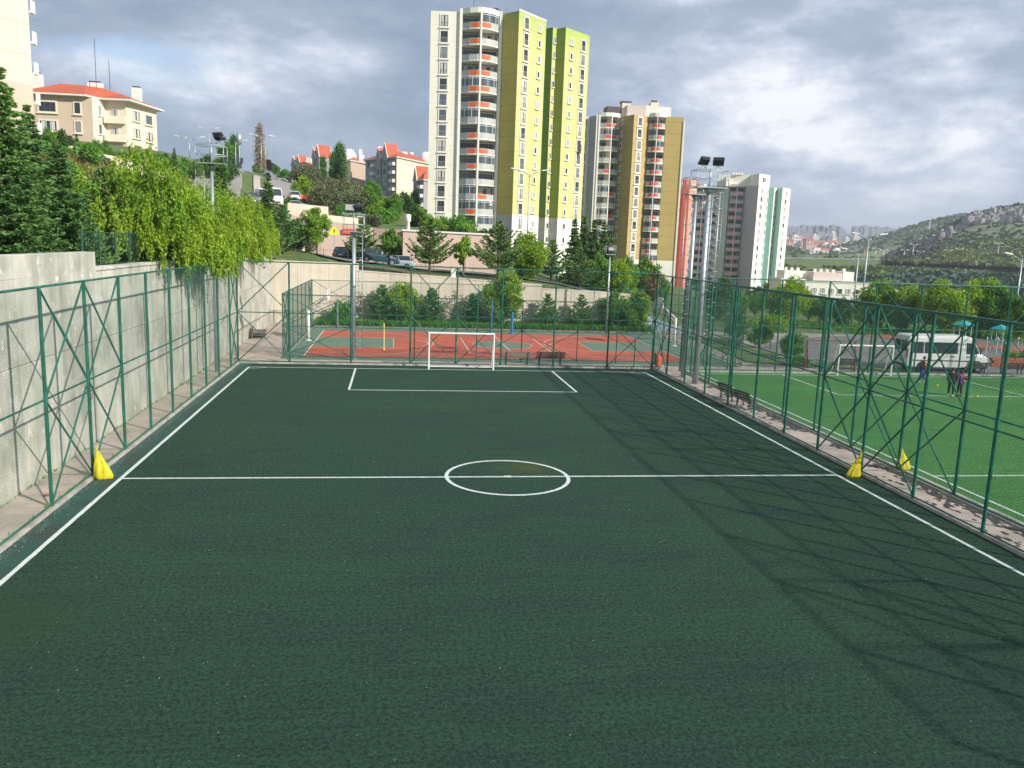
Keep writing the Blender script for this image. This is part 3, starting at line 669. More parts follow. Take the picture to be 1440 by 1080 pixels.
def mast(label, x, y, h, r0, r1, plat, heads, ladder_side=None, ladz0=3, pw=1.6, top_arm=True, ladder_free=False):
    t = empty('floodlight_mast', (x, y, 0), 0, label, 'floodlight')
    b = MB(); b.tube((0, 0, .02), (0, 0, plat), r0, r1, 12); b.tube((0, 0, .0), (0, 0, .05), r0 * 1.9, n=12)
    for k in range(8): b.tube((r0 * 1.5 * math.cos(k * .785), r0 * 1.5 * math.sin(k * .785), .05), (r0 * 1.5 * math.cos(k * .785), r0 * 1.5 * math.sin(k * .785), .12), .02, n=6)
    b.build('pole', M_galv, t)
    b = MB(); b.box((-pw / 2, -.5, plat), (pw / 2, .5, plat + .05)); b.tube((0, 0, plat - .35), (0, 0, plat), r1 * 1.05, r1 * 2.6, 10)
    b.build('platform', M_galv, t)
    b = MB(); q = [(-pw / 2, -.5), (pw / 2, -.5), (pw / 2, .5), (-pw / 2, .5)]
    for i in range(4):
        a, c = q[i], q[(i + 1) % 4]
        b.tube((*a, plat), (*a, plat + 1.0), .022, n=6)
        for z in (.5, 1.0): b.tube((*a, plat + z), (*c, plat + z), .018, n=6)
    b.build('guard_rail', M_galv, t)
    if heads:
        b = MB(); zt = plat + 1.15
        b.tube((0, 0, plat), (0, 0, zt), .05, n=8); b.box((-.75, -.05, zt - .04), (.75, .05, zt + .04)); b.build('crossbar', M_galv, t)
        for (dx, ang, tilt) in heads: floodhead(t, (dx, -.05, zt + .38), ang, tilt)
    if ladder_side is not None:
        lx = ladder_side
        b = MB()
        for s in (-.22, .22): b.tube((lx + s, -.1, ladz0), (lx + s, -.1, plat + .2), .022, n=6)
        z = ladz0 + .3
        while z < plat: b.tube((lx - .22, -.1, z), (lx + .22, -.1, z), .014, n=5); z += .45
        z = ladz0 + .5
        while z < plat: b.tube((lx, -.1, z), (0, 0, z), .02, n=5); z += 2.6
        b.build('ladder', M_galv, t)
        if not ladder_free:
            b = MB(); z = ladz0 + 1.5
            while z < plat - .2:
                pts = [(lx + .35 * math.cos(k * .524), -.1 - .35 * abs(math.sin(k * .524)) * 1.8, z) for k in range(7)]
                b.path(pts, .014, 5); z += .9
            for k in (1, 3, 5): b.tube((lx + .35 * math.cos(k * .524), -.1 - .63 * abs(math.sin(k * .524)), ladz0 + 1.5), (lx + .35 * math.cos(k * .524), -.1 - .63 * abs(math.sin(k * .524)), plat - .2), .01, n=4)
            b.build('safety_cage', M_galv, t)
    return t
mast('slim grey floodlight mast with a wide ladder behind the left fence', -1.42, 49.1, 13, .11, .085, 11.75, [(.45, R(150), R(-50))], -.62, 4.0, pw=1.5, ladder_free=True)
mast('short grey floodlight mast standing in front of the back wall', 6.1, 54.8, 9.4, .13, .10, 8.35, [(-.25, R(0), R(-30)), (.3, R(180), R(-30))], .34, .6, pw=1.3, ladder_free=True)
mast('thick leaning-looking floodlight mast with two black lamps nearest the right fence', 26.75, 46.9, 13, .185, .14, 11.55, [(-.45, R(200), R(-35)), (.42, R(165), R(-35))], .42, 2.6, pw=1.9)
mast('floodlight mast with an empty platform just behind the thick one', 26.85, 49.3, 12, .15, .11, 11.3, [], -.42, 2.6, pw=1.5)
t = empty('court_light', (28.5, 75.3, 0), 0, 'slender white light pole behind the right half of the red court', 'floodlight')
b = MB(); b.tube((0, 0, 0), (0, 0, 7.3), .10, .075, 10); b.build('pole', M_galv, t)
b = MB(); b.box((-.45, -.3, 7.3), (.45, .3, 7.35))
for q in ((-.45, -.3), (.45, -.3), (.45, .3), (-.45, .3)): b.tube((*q, 7.3), (*q, 8.1), .02, n=5)
b.tube((-.45, -.3, 8.1), (.45, -.3, 8.1), .02, n=5); b.tube((-.45, .3, 8.1), (.45, .3, 8.1), .02, n=5); b.build('platform', M_galv, t)
floodhead(t, (0, -.2, 7.8), 0, R(-30), .5, .4)
t = empty('court_light', (3.7, 75.2, 0), 0, 'thin pale light pole behind the left end of the red court', 'floodlight')
rod('pole', (0, 0, 0), (0, 0, 2.6), .07, M_galv, t)

# ------------------------------------------------------------------ goals
def goal(label, x0, x1, y, h, depth, m, back=True, net=None):
    t = empty('goal', ((x0 + x1) / 2, y, 0), 0, label, 'goal'); w = (x1 - x0) / 2
    rod('goalpost', (-w, 0, 0), (-w, 0, h), .055, m, t, 10); rod('goalpost', (w, 0, 0), (w, 0, h), .055, m, t, 10)
    rod('crossbar', (-w - .05, 0, h), (w + .05, 0, h), .055, m, t, 10)
    for s in (-w, w):
        rod('back_post', (s, depth, 0), (s, depth * .35, h), .028, m, t); rod('ground_bar', (s, 0, .04), (s, depth, .04), .028, m, t); rod('top_bar', (s, 0, h), (s, depth * .35, h), .028, m, t)
    rod('ground_bar', (-w, depth, .04), (w, depth, .04), .028, m, t)
    return t
goal('white goal with rusty right post at the far end of the dark pitch', 10.92, 15.02, 51.5, 2.3, .9, M_white)
goal('white goal at the far end of the bright green pitch', 38.4, 42.3, 51.3, 2.05, .8, M_white)
M_redp = mat('red_paint', (.30, .02, .02), .5, .1)
t = empty('goal', (38.2, 53.2, 0), 0, 'dark red metal goal frame behind the fence of the green pitch', 'goal')
rod('goalpost', (-1.2, 0, 0), (-1.0, .3, 2.1), .045, M_redp, t); rod('goalpost', (-1.0, .3, 2.1), (-.2, 1.4, 0), .045, M_redp, t); rod('goalpost', (2.6, 0, 0), (2.6, .3, 2.1), .045, M_redp, t); rod('crossbar', (-1.0, .3, 2.1), (2.6, .3, 2.1), .03, M_redp, t)

# ------------------------------------------------------------------ basketball hoops, posts
def hoop(label, x, y, s):
    t = empty('basketball_hoop', (x, y, 0), 0 if s > 0 else math.pi, label, 'basketball hoop')
    b = MB(); b.tube((0, 0, 0), (0, 0, 2.35), .11, .11, 12); b.tube((0, 0, 0), (0, 0, .04), .25, n=12); b.build('pole', M_white, t)
    b = MB(); b.tube((0, 0, 2.3), (1.15, 0, 3.25), .07, .06, 10); b.tube((0, 0, 2.0), (.85, 0, 2.75), .03, n=6); b.tube((1.15, 0, 3.25), (1.5, 0, 3.3), .05, n=8); b.build('arm', M_white, t)
    b = MB(); b.box((1.5, -.9, 2.95), (1.54, .9, 4.0)); b.build('backboard', M_clear, t)
    b = MB()
    for a, c in (((1.52, -.9, 2.95), (1.52, .9, 2.95)), ((1.52, .9, 2.95), (1.52, .9, 4.0)), ((1.52, .9, 4.0), (1.52, -.9, 4.0)), ((1.52, -.9, 4.0), (1.52, -.9, 2.95)), ((1.55, -.3, 3.1), (1.55, .3, 3.1)), ((1.55, .3, 3.1), (1.55, .3, 3.5)), ((1.55, .3, 3.5), (1.55, -.3, 3.5)), ((1.55, -.3, 3.5), (1.55, -.3, 3.1))): b.tube(a, c, .04, n=6)
    b.build('frame', M_white, t)
    b = MB(); b.path([(1.85 + .23 * math.cos(k * .393), .23 * math.sin(k * .393), 3.05) for k in range(17)], .02, 6); b.box((1.54, -.08, 3.0), (1.64, .08, 3.1)); b.build('rim', M_hoopred, t)
    return t
M_clear = mat('hoop_board', (.50, .56, .54), .3, .05)
M_hoopred = mat('hoop_red', (.55, .06, .03), .5, .05)
hoop('white basketball hoop with angled arm at the left end of the red court', 2.15, 65.2, 1)
hoop('white basketball hoop with framed board at the right end of the red court', 32.0, 66.0, -1)
M_blue = mat('blue_paint', (.02, .17, .42), .5, .1)
for lab, x, y, h, m, r in (('tall light blue volleyball post behind the far side of the court', 17.4, 73.4, 2.9, M_blue, .07), ('short thick blue volleyball post by the middle of the court', 19.2, 73.0, 1.9, M_blue, .13),
                        ('thin yellow marker post in the grass behind the court', 18.9, 76.2, 1.7, M_yel, .05), ('yellow post standing on the left half of the red court', 8.0, 60.5, 1.9, M_yel, .06)):
    t = empty('net_post', (x, y, 0), 0, lab, 'post'); rod('pole', (0, 0, 0), (0, 0, h), r, m, t, 10)
    b = MB(); b.tube((0, 0, 0), (0, 0, .05), r * 2.2, n=12); b.tube((0, 0, h - .02), (0, 0, h + .03), r * 1.15, n=10); b.build('base_plate', m, t)

# ------------------------------------------------------------------ benches, bin, bags
M_wood = mat('grey_bench_wood', (.24, .19, .15), .8, .2, 4, .3, 20, stretch=(.4, 6, 6)); M_woodd = mat('dark_bench_wood', (.085, .062, .055), .7, .2, 4, .3, 20, stretch=(.4, 6, 6))
def bench(label, loc, rz, L=2.0, m=M_wood, group=None):
    t = empty('bench', loc, rz, label, 'bench', group)
    for k in range(3): b = MB(); b.box((-L / 2, -.22 + k * .15, .42), (L / 2, -.10 + k * .15, .46)); b.build('seat_plank', m, t, bevel=.006)
    for k in range(3):
        b = MB(); b.obox((0, .27 + k * .045, .56 + k * .14), (L * (.98 if k else 1), .03, .115), Matrix.Rotation(R(-16), 3, 'X')); b.build('back_plank', m, t, bevel=.006)
    for s in (-1, 1):
        b = MB(); x = s * L * .36
        b.box((x - .03, -.2, .03), (x + .03, -.14, .42)); b.box((x - .03, .16, .03), (x + .03, .22, .42)); b.box((x - .03, -.24, .38), (x + .03, .26, .42)); b.box((x - .03, -.26, 0), (x + .03, .28, .03))
        b.obox((x, .33, .62), (.05, .035, .46), Matrix.Rotation(R(-16), 3, 'X')); b.build('leg', M_dark, t)
    return t
bench('weathered grey bench behind the far fence, left of the pair', (16.9, 54.1, .05), R(180), 2.0, M_wood)
bench('darker brown bench behind the far fence, right of the pair', (19.15, 54.0, .05), R(180), 2.0, M_woodd)
bench('dark wooden bench between the right fences, farther from the camera', (26.85, 41.9, .05), R(98), 1.6, M_woodd)
bench('dark wooden bench between the right fences, nearer to the camera', (26.85, 39.7, .05), R(98), 1.6, M_woodd)
bench('dark bench beyond the court by the round bushes', (36.4, 64.5, .05), R(200), 1.8, M_woodd)
bench('dark bench in front of the minibus beside the green pitch', (49.6, 52.7, 0), R(180), 1.8, M_woodd)
bench('dark bench left of the minibus behind the white goal', (40.2, 53.6, 0), R(180), 1.8, M_woodd)
bench('dark bench at the frame edge right of the minibus', (52.6, 52.8, 0), R(180), 1.8, M_woodd)
M_orange = mat('orange_red_plastic', (.62, .10, .04), .5, .1)
t = empty('litter_bin', (26.6, 53.6, .05), 0, 'orange-red bin with dark top standing at the right corner of the far fence', 'litter bin')
b = MB(); b.lathe([(0, 0), (.19, 0), (.2, .08), (.2, .66), (.17, .74), (.09, .78), (0, .8)], n=16); b.build('body', M_orange, t)
b = MB(); b.lathe([(.225, .0), (.235, .0), (.235, .09), (.225, .09)], n=16); b.tube((-.2, 0, .72), (-.2, 0, .98), .045, n=8); b.tube((.16, 0, .72), (.16, 0, .95), .05, n=8); b.box((-.24, -.03, .15), (-.19, .25, .95)); b.build('bracket', M_dark, t)
t = empty('litter_bin', (45.7, 52.75, 0), 0, 'small round brown bin beside the minibus at the pitch edge', 'litter bin')
b = MB(); b.lathe([(0, 0), (.24, 0), (.27, .7), (.22, .72), (0, .68)], n=14); b.build('body', mat('brown_bin', (.12, .04, .025), .7, .2), t)
rod('stand', (-.3, 0, 0), (-.3, 0, .85), .025, M_dark, t)
M_bag = mat('yellow_bag', (.78, .70, .03), .38, .22, 5, 1.0, 14, coords='Object', trans=.35)
def bag(label, loc, rz, h, w, seed, lean):
    rs = random.Random(seed); b = MB(); n = 26; K = 12; V = []
    prof = [(.0, .02), (.66, .0), (.86, .05), (.92, .14), (.84, .28), (.72, .42), (.60, .54), (.46, .66), (.34, .77), (.23, .86), (.13, .94), (.06, 1.0)]
    ph = [rs.uniform(0, 6) for _ in range(6)]
    for k, (r, z) in enumerate(prof):
        for i in range(n):
            a = 2 * math.pi * i / n
            f = 1 + .18 * math.sin(3 * a + ph[0] + z * 2) + .17 * math.sin(7 * a + ph[1] - z * 4) * (1.2 - z) + .07 * math.sin(11 * a + ph[2] + z * 5)
            V.append((r * w * f * math.cos(a) + lean * z ** 1.3, r * w * .55 * f * math.sin(a) + .02 * math.sin(5 * z + ph[3]), z * h + (.02 * math.sin(4 * a + ph[4]) if k > 2 else 0)))
    F = [(k * n + i, k * n + (i + 1) % n, (k + 1) * n + (i + 1) % n, (k + 1) * n + i) for k in range(len(prof) - 1) for i in range(n)]
    b.add(V, F, 0, True)
    t = empty('plastic_bag', loc, rz, label, 'plastic bag')
    b.build('sack', M_bag, t)
    b = MB(); tx = lean
    for s in (-1, 1): b.path([(tx, 0, h * .97), (tx + s * .03, .02, h * 1.06), (tx + s * .015, .04, h * 1.13)], [.016, .012, .006], 5)
    b.build('tied_handle', M_bag, t)
    return t
bag('yellow plastic bag tied to the left fence beside the halfway line', (-.50, 27.3, .01), 0, .98, .28, 3, -.17)
bag('yellow plastic bag hanging on the inside of the right fence at the halfway line', (25.5, 27.15, .0), 0, .86, .25, 5, .24)
bag('yellow plastic bag tied to the outer fence of the green pitch', (27.86, 27.7, .12), 0, .84, .25, 9, -.2)
t = empty('litter', (-1.5, 25.3, .055), .4, 'scrap of red litter on the paving behind the left fence', 'litter')
b = MB(); b.add([(0, 0, 0), (.13, .02, .05), (.16, .12, .01), (.04, .10, .06), (-.08, .05, .02)], [(0, 1, 2, 3), (0, 3, 4)]); b.build('scrap', M_redp, t)
M_litterred = mat('bright_red', (.7, .02, .03), .5, 0)
o = MB(); o.lathe([(.0, .0), (.028, .004), (.030, .018), (.0, .022)], n=10); o = o.build('bottle_cap', M_litterred, loc=(10.15, 9.9, .0)); tag(o, 'tiny red bottle cap lying on the near part of the dark turf', 'bottle cap')
for x, y, s in ((8.2, 8.4, 1), (14.5, 8.0, 1.3), (12.9, 11.0, 1.2), (17.9, 9.0, 1)):
    b = MB(); a = rng.uniform(0, 3); b.add([(0, 0, .012), (.04 * s, .01, .02), (.045 * s, .022, .012), (.005, .015, .008)], [(0, 1, 2, 3)])
    o = b.build('paper_scrap', M_white, loc=(x, y, 0)); o.rotation_euler = (0, 0, a); tag(o, 'tiny white paper scrap lying on the dark turf', 'litter', 'white scraps on the turf')
tufts('turf_specks', 1500, lambda r_, n: (r_.uniform(-.7, 25.8, n), 3 + 49.5 * r_.uniform(0, 1, n) ** 1.4, np.full(n, .006)), .010, mat('pale_crumb', (.42, .45, .43), .9, .3, 3), seed=9, hgt=.012)
tufts('margin_crumbs', 5000, lambda r_, n: (-.78 + np.abs(r_.normal(0, .18, n)), r_.uniform(6, 52.5, n), np.full(n, .008)), .012, mat('rubber_crumb', (.16, .24, .20), .9, .4, 3), seed=10, hgt=.015)
# weeds in the cracks along the walls
tufts('crack_weeds', 700, lambda r_, n: (np.where(r_.uniform(0, 1, n) < .6, -2.28, -1.05) + r_.normal(0, .03, n), 9 + 44 * r_.uniform(0, 1, n), np.full(n, .03)), .02, M_grass, seed=11, hgt=.10)
# pallets by the left wall
t = empty('pallet_stack', (-1.75, 66.3, .05), R(8), 'heap of grey broken pallets leaning against the wall left of the court', 'pallets')
for k in range(4):
    for j in range(4): b = MB(); b.obox((-.05 + .05 * k, -.7 + j * .42, .08 + k * .15), (1.0, .12, .03), Matrix.Rotation(R(rng.uniform(-9, 9)), 3, 'Z') @ Matrix.Rotation(R(rng.uniform(-6, 6)), 3, 'X')); b.build('plank', M_woodd, t)
for j in range(7): b = MB(); b.obox((-.42, -1.2 + j * .34, .5), (.05, .22, .95), Matrix.Rotation(R(12), 3, 'Y') @ Matrix.Rotation(R(rng.uniform(-14, 14)), 3, 'X')); b.build('plank', M_wood, t)

# ------------------------------------------------------------------ buildings
_win = {}
M_frame = mat('window_frame_dark', (.10, .09, .085), .5, .1)
M_rail_ = mat('balcony_rail', (.46, .46, .43), .6, .1)
def win_mesh(w, h, border=.22, mull=2, transom=.0, sill=True, m=M_trim, depth=.10, rail=False):
    key = (w, h, border, mull, transom, sill, m.name, depth, rail)
    if key in _win: return _win[key]
    b = MB()      # local x along the wall, -y outwards, z up from the opening's bottom
    if border:
        for a, c in (((-w / 2 - border, -depth, -border), (w / 2 + border, 0, 0)), ((-w / 2 - border, -depth, h), (w / 2 + border, 0, h + border)), ((-w / 2 - border, -depth, 0), (-w / 2, 0, h)), ((w / 2, -depth, 0), (w / 2 + border, 0, h))): b.box(a, c, 0)
        if sill: b.box((-w / 2 - border * 1.6, -depth * 2.4, -border - .12), (w / 2 + border * 1.6, 0, -border), 0)
    f = .07
    for k in range(mull + 1):
        x = -w / 2 + w * k / mull; b.box((x - f / 2, -.06, 0), (x + f / 2, -.02, h), 1)
    for z in [0, h] + ([h * transom] if transom else []): b.box((-w / 2, -.062, z - f / 2), (w / 2, -.018, z + f / 2), 1)
    if rail:
        n = max(4, int(w / .2))
        for k in range(n + 1): x = -w / 2 + w * k / n; b.box((x - .018, -.12, 0), (x + .018, -.09, h * .42), 2)
        b.box((-w / 2, -.13, h * .42), (w / 2, -.08, h * .42 + .05), 2)
    me = b.mesh('window', [m, M_frame, M_rail_])
    panes = []
    for gi, gm in enumerate((M_glass, M_glass2, M_glass3)):
        b = MB(); b.box((-w / 2, -.03, 0), (w / 2, -.012, h), 0)
        if gi == 1 or gi == 2:      # curtains on part of the pane
            pass
        panes.append(b.mesh('pane', gm))
    b = MB(); b.box((-w / 2, -.03, 0), (w / 2, -.012, h), 0); b.box((-w * .42, -.034, .05), (-w * .10, -.031, h - .05), 1); b.box((w * .10, -.034, .05), (w * .40, -.031, h - .05), 1)
    panes.append(b.mesh('pane', [M_glass, M_curt]))
    _win[key] = (me, panes); return _win[key]
M_curt = mat('curtain', (.55, .54, .50), .8, .1)
def win_at(parent, P, ang, w, h, z, **k):
    me, panes = win_mesh(w, h, **k)
    l = parent.location
    o = link(me, 'window', parent, (P[0] - l.x, P[1] - l.y, z - l.z), rot=(0, 0, ang))
    link(panes[rng.choice([0, 0, 1, 2, 3, 3])], 'pane', o)
    return o
def seg_win(parent, A, B, u, w, h, zs, off=.02, **k):
    """windows in a column on the wall A->B (outside is to the right of A->B going left to right as seen)"""
    A = Vector(A); B = Vector(B); d = (B - A).normalized(); ang = math.atan2(d.y, d.x); n = Vector((d.y, -d.x))
    P = A + (B - A) * u + n * off
    for z in zs: win_at(parent, P, ang, w, h, z, **k)
def body(parent, pts, z0, z1, mi, mats, name='wall', splits=None):
    """closed prism on pts (local coords made from world), mi per side"""
    l = parent.location; P = [(x - l.x, y - l.y) for x, y in pts]
    if not splits: splits = [(z0, z1, mi)]
    o = None
    for k, (a, c, m_) in enumerate(splits):
        b = MB(); b.prism(P, a - l.z, c - l.z, m_ if isinstance(m_, list) else [m_] * len(P), top=len(mats) - 1); o = b.build(name, mats, parent)
    return o
def bay(parent, A, B, prof, floors, fh, z0, panel_m, slab_m, back_m, encl=.2, seed=1, first=True, depth_in=1.3, orange=.55, halves=2, top=True, col_m=None):
    """stack of balconies between A and B; prof: outline points (u along AB, outward distance)"""
    rs = random.Random(seed); A = Vector(A); B = Vector(B); d = (B - A); L = d.length; d.normalize(); n = Vector((d.y, -d.x)); ang = math.atan2(d.y, d.x)
    l = parent.location
    def P(u, o): q = A + d * (u * L) + n * o; return (q.x - l.x, q.y - l.y)
    out = [P(u, o) for u, o in prof]
    # shared meshes in local coordinates of A
    slab = MB(); slab.prism([P(0, -depth_in)] + out + [P(1, -depth_in)], 0, .26); slab_me = slab.mesh('slab', slab_m)
    def railmesh(u0, u1):
        b = MB(); pts = sample_prof(prof, u0, u1)
        for i in range(len(pts) - 1):
            a, c = pts[i], pts[i + 1]; pa, pc = P(*a), P(*c)
            for z in (.30, 1.22): b.tube((*pa, z), (*pc, z), .035, n=4, sm=False)
            k = max(1, int(math.dist(pa, pc) / .22))
            for j in range(k): q = (pa[0] + (pc[0] - pa[0]) * j / k, pa[1] + (pc[1] - pa[1]) * j / k); b.tube((*q, .3), (*q, 1.22), .025, n=3, sm=False, caps=False)
            # frosted infill behind the bars
            b.add([(*pa, .34), (*pc, .34), (*pc, 1.18), (*pa, 1.18)], [(0, 1, 2, 3)], 1)
        return b.mesh('railing', [M_rail_, M_infill])
    def panelmesh(u0, u1, z0_=.32, z1_=1.12, off=.05, m=None, full=False):
        b = MB(); pts = sample_prof(prof, u0, u1)
        for i in range(len(pts) - 1):
            a, c = pts[i], pts[i + 1]; pa, pc = P(a[0], a[1] + off), P(c[0], c[1] + off); qa, qc = P(a[0], a[1] + off - .04), P(c[0], c[1] + off - .04)
            b.add([(*pa, z0_), (*pc, z0_), (*pc, z1_), (*pa, z1_), (*qa, z0_), (*qc, z0_), (*qc, z1_), (*qa, z1_)], [(0, 1, 2, 3), (7, 6, 5, 4), (3, 2, 6, 7), (1, 0, 4, 5), (0, 3, 7, 4), (2, 1, 5, 6)])
        return b.mesh('coloured_panel', m)
    def glazing(u0, u1):
        b = MB(); pts = sample_prof(prof, u0, u1)
        for i in range(len(pts) - 1):
            a, c = pts[i], pts[i + 1]; pa, pc = P(a[0], a[1] - .03), P(c[0], c[1] - .03)
            b.add([(*pa, 1.22), (*pc, 1.22), (*pc, fh - .02), (*pa, fh - .02)], [(0, 1, 2, 3)], 1)
            k = max(1, round(math.dist(pa, pc) / .7))
            for j in range(k + 1): q = (pa[0] + (pc[0] - pa[0]) * j / k, pa[1] + (pc[1] - pa[1]) * j / k); b.tube((*q, 1.2), (*q, fh), .05, n=4, sm=False, caps=False)
            b.tube((*pa, fh - .25), (*pc, fh - .25), .06, n=4, sm=False); b.tube((*pa, 1.25), (*pc, 1.25), .05, n=4, sm=False)
        return b.mesh('glazing', [M_trim, M_glass3])
    half = [(k / halves, (k + 1) / halves) for k in range(halves)]
    rails = [railmesh(a + .015, c - .015) for a, c in half]
    glz = [glazing(a + .02, c - .02) for a, c in half]
    pans = []
    for k, (a, c) in enumerate(half):
        w = (c - a)
        pans.append(panelmesh(*((c - w * .55, c - w * .05) if k % 2 == 0 else (a + w * .05, a + w * .55)), m=panel_m))
    bw = L / halves - .5
    backs = {}
    for f in range(floors):
        z = z0 + f * fh
        o = link(slab_me, 'balcony', parent, (0, 0, z - l.z))
        for k, (a, c) in enumerate(half):
            r = link(rails[k], 'railing', o)
            if rs.random() < orange: link(pans[k], 'coloured_panel', o)
            if rs.random() < encl: link(glz[k], 'glazing', o)
            um = (a + c) / 2; q = P(um, -depth_in + .03)
            me, panes = win_mesh(round(bw, 2), 2.1, border=.12, mull=3, transom=.72, sill=False)
            wdw = link(me, 'window', parent, (q[0], q[1], z + .35 - l.z), rot=(0, 0, ang)); link(panes[rs.choice([0, 1, 2, 2, 3])], 'pane', wdw)
    if top:
        b = MB(); b.prism([P(0, -depth_in)] + [P(u, o + .05) for u, o in prof] + [P(1, -depth_in)], floors * fh + z0 - l.z, floors * fh + z0 + .95 - l.z); b.build('parapet', slab_m, parent)
    for k in range(1, halves):
        q0 = sample_prof(prof, k / halves, k / halves + .001)[0][1]
        b = MB(); a_ = P(k / halves - .022, q0 + .06); b_ = P(k / halves + .022, q0 + .06); c_ = P(k / halves + .022, -depth_in); d_ = P(k / halves - .022, -depth_in)
        b.prism([a_, b_, c_, d_], z0 - l.z, z0 + floors * fh - l.z); b.build('divider', col_m or slab_m, parent)
M_infill = mat('frosted_infill', (.52, .53, .50), .5, .1)
def sample_prof(prof, u0, u1):
    def at(u):
        for i in range(len(prof) - 1):
            if prof[i][0] <= u <= prof[i + 1][0] + 1e-9:
                t = (u - prof[i][0]) / max(1e-9, prof[i + 1][0] - prof[i][0]); return prof[i][1] + (prof[i + 1][1] - prof[i][1]) * t
        return prof[-1][1]
    us = [u0] + [p[0] for p in prof if u0 < p[0] < u1] + [u1]
    return [(u, at(u)) for u in us]

FH = 2.85
J = (2.85, .3, .07, .28)
M_olive = mat('olive_render', (.50, .42, .10), .88, .08, .25, coords='World', joint=J)
M_yell = mat('yellow_green_render', (.60, .55, .23), .88, .06, .25, coords='World', joint=J, streak=.06)
M_lime = mat('lime_render', (.36, .46, .06), .88, .08, .3, coords='World', joint=J, streak=.15)
M_dgreen = mat('deep_green_render', (.085, .22, .065), .88, .08, .3, coords='World', joint=J)
M_mgreen = mat('moss_green_render', (.22, .31, .055), .88, .08, .3, coords='World', joint=J)
M_ltgrey = mat('light_grey_render', (.42, .42, .42), .88, .05, .3, coords='World', joint=J)
M_orp = mat('orange_panel', (.75, .13, .035), .55, .05)
M_redpn = mat('red_panel', (.66, .075, .06), .55, .05)
M_pinkp = mat('pink_panel', (.70, .36, .36), .6, .05)

# tower 1: lime and cream
t1 = empty('apartment_tower', (30, 165, 0), 0, 'tallest apartment tower, cream, olive and lime green with orange balcony panels', 'apartment tower')
ZT = 51.0
P0, P1 = (14.84, 165.05), (20.0, 164.34)
A1, B1 = (20.7, 164.0), (27.7, 163.9)
P2, P3, P4 = (28.3, 163.65), (31.0, 160.6), (37.25, 166.87)
Q1, Q2, Q3 = (40.75, 174.1), (42.25, 172.5), (48.45, 177.9)
Q0 = (39.75, 173.2)
G0 = (36.0, 177.4)
matsT1 = [M_creamw, M_cream, M_olive, M_yell, M_dgreen, M_mgreen, M_ltgrey, M_lime, M_trim]
ptsT1 = [P0, P1, (20.25, 164.05), (20.5, 165.4), (27.9, 165.3), (27.95, 163.6), P2, P3, P4, G0, (22.5, 188), (17.0, 178)]
body(t1, ptsT1, -2, 51, None, matsT1, splits=[(-2, 13.55, [0, 0, 0, 6, 0, 0, 6, 0, 6, 6, 6, 0]), (13.55, 50.6, [1, 1, 1, 6, 1, 1, 2, 3, 2, 3, 1, 1])])
# the paint goes from lime at the roof to yellow: a lime top band
ptsT1b = [G0, Q0, Q1, Q2, Q3, (41, 187), (31, 183)]
body(t1, ptsT1b, -2, 51, None, matsT1, splits=[(-2, 13.55, [6, 0, 6, 0, 0, 6, 6]), (13.55, 51.3, [4, 3, 5, 3, 2, 3, 3])])
def zfade(m, col, z0, z1):      # paint that changes tone towards the roof
    nt = m.node_tree; N = nt.nodes; L = nt.links; bb = N['Principled BSDF']; src = bb.inputs['Base Color'].links[0].from_socket
    g = N.new('ShaderNodeNewGeometry'); s = N.new('ShaderNodeSeparateXYZ'); L.new(g.outputs['Position'], s.inputs[0])
    n = N.new('ShaderNodeTexNoise'); n.inputs['Scale'].default_value = .5; n.inputs['Detail'].default_value = 6; L.new(g.outputs['Position'], n.inputs[0])
    a = N.new('ShaderNodeMath'); a.operation = 'MULTIPLY_ADD'; L.new(n.outputs[0], a.inputs[0]); a.inputs[1].default_value = 3.0; L.new(s.outputs[2], a.inputs[2])
    r = N.new('ShaderNodeMapRange'); L.new(a.outputs[0], r.inputs[0]); r.inputs[1].default_value = z0; r.inputs[2].default_value = z1
    x = N.new('ShaderNodeMixRGB'); L.new(r.outputs[0], x.inputs[0]); L.new(src, x.inputs[1]); x.inputs[2].default_value = (*col, 1); L.new(x.outputs[0], bb.inputs['Base Color'])
zfade(M_yell, (.38, .48, .11), 46, 53); zfade(M_olive, (.30, .36, .06), 48, 53)
# dado ledge between base and colour
zs = [2.3 + FH * k for k in range(17)]
zw = [z for z in zs if z < 49.3]
seg_win(t1, P0, P1, .5, 1.35, 2.0, zw, rail=True, mull=2)
bay(t1, A1, B1, [(0, .1), (.20, 1.3), (.40, 1.9), (.5, 2.0), (.62, 1.9), (.82, 1.2), (1, .1)], 17, FH, 1.7, M_orp, M_creamw, M_cream, encl=.28, seed=5, orange=.66)
for x0, x1 in (((20.25, 163.95), (20.75, 163.9)), ((27.75, 163.75), (28.25, 163.6))):
    b = MB(); b.prism([(x0[0] - 30, x0[1] - 165 - .12), (x1[0] - 30, x1[1] - 165 - .12), (x1[0] - 30, x1[1] - 165 + 1.2), (x0[0] - 30, x0[1] - 165 + 1.2)], -1, 51.1); b.build('pilaster', M_creamw, t1)
seg_win(t1, P3, P4, .27, 1.25, 2.0, zw, rail=True, mull=2)
seg_win(t1, P3, P4, .76, .62, 1.05, [z + .55 for z in zw], mull=1)
seg_win(t1, Q0, Q1, .5, .55, 1.05, [z + .55 for z in zw], mull=1, border=.1)
seg_win(t1, Q2, Q3, .26, .62, 1.05, [z + .55 for z in zw], mull=1)
seg_win(t1, Q2, Q3, .74, 1.25, 2.0, zw, rail=True, mull=2)
b = MB()
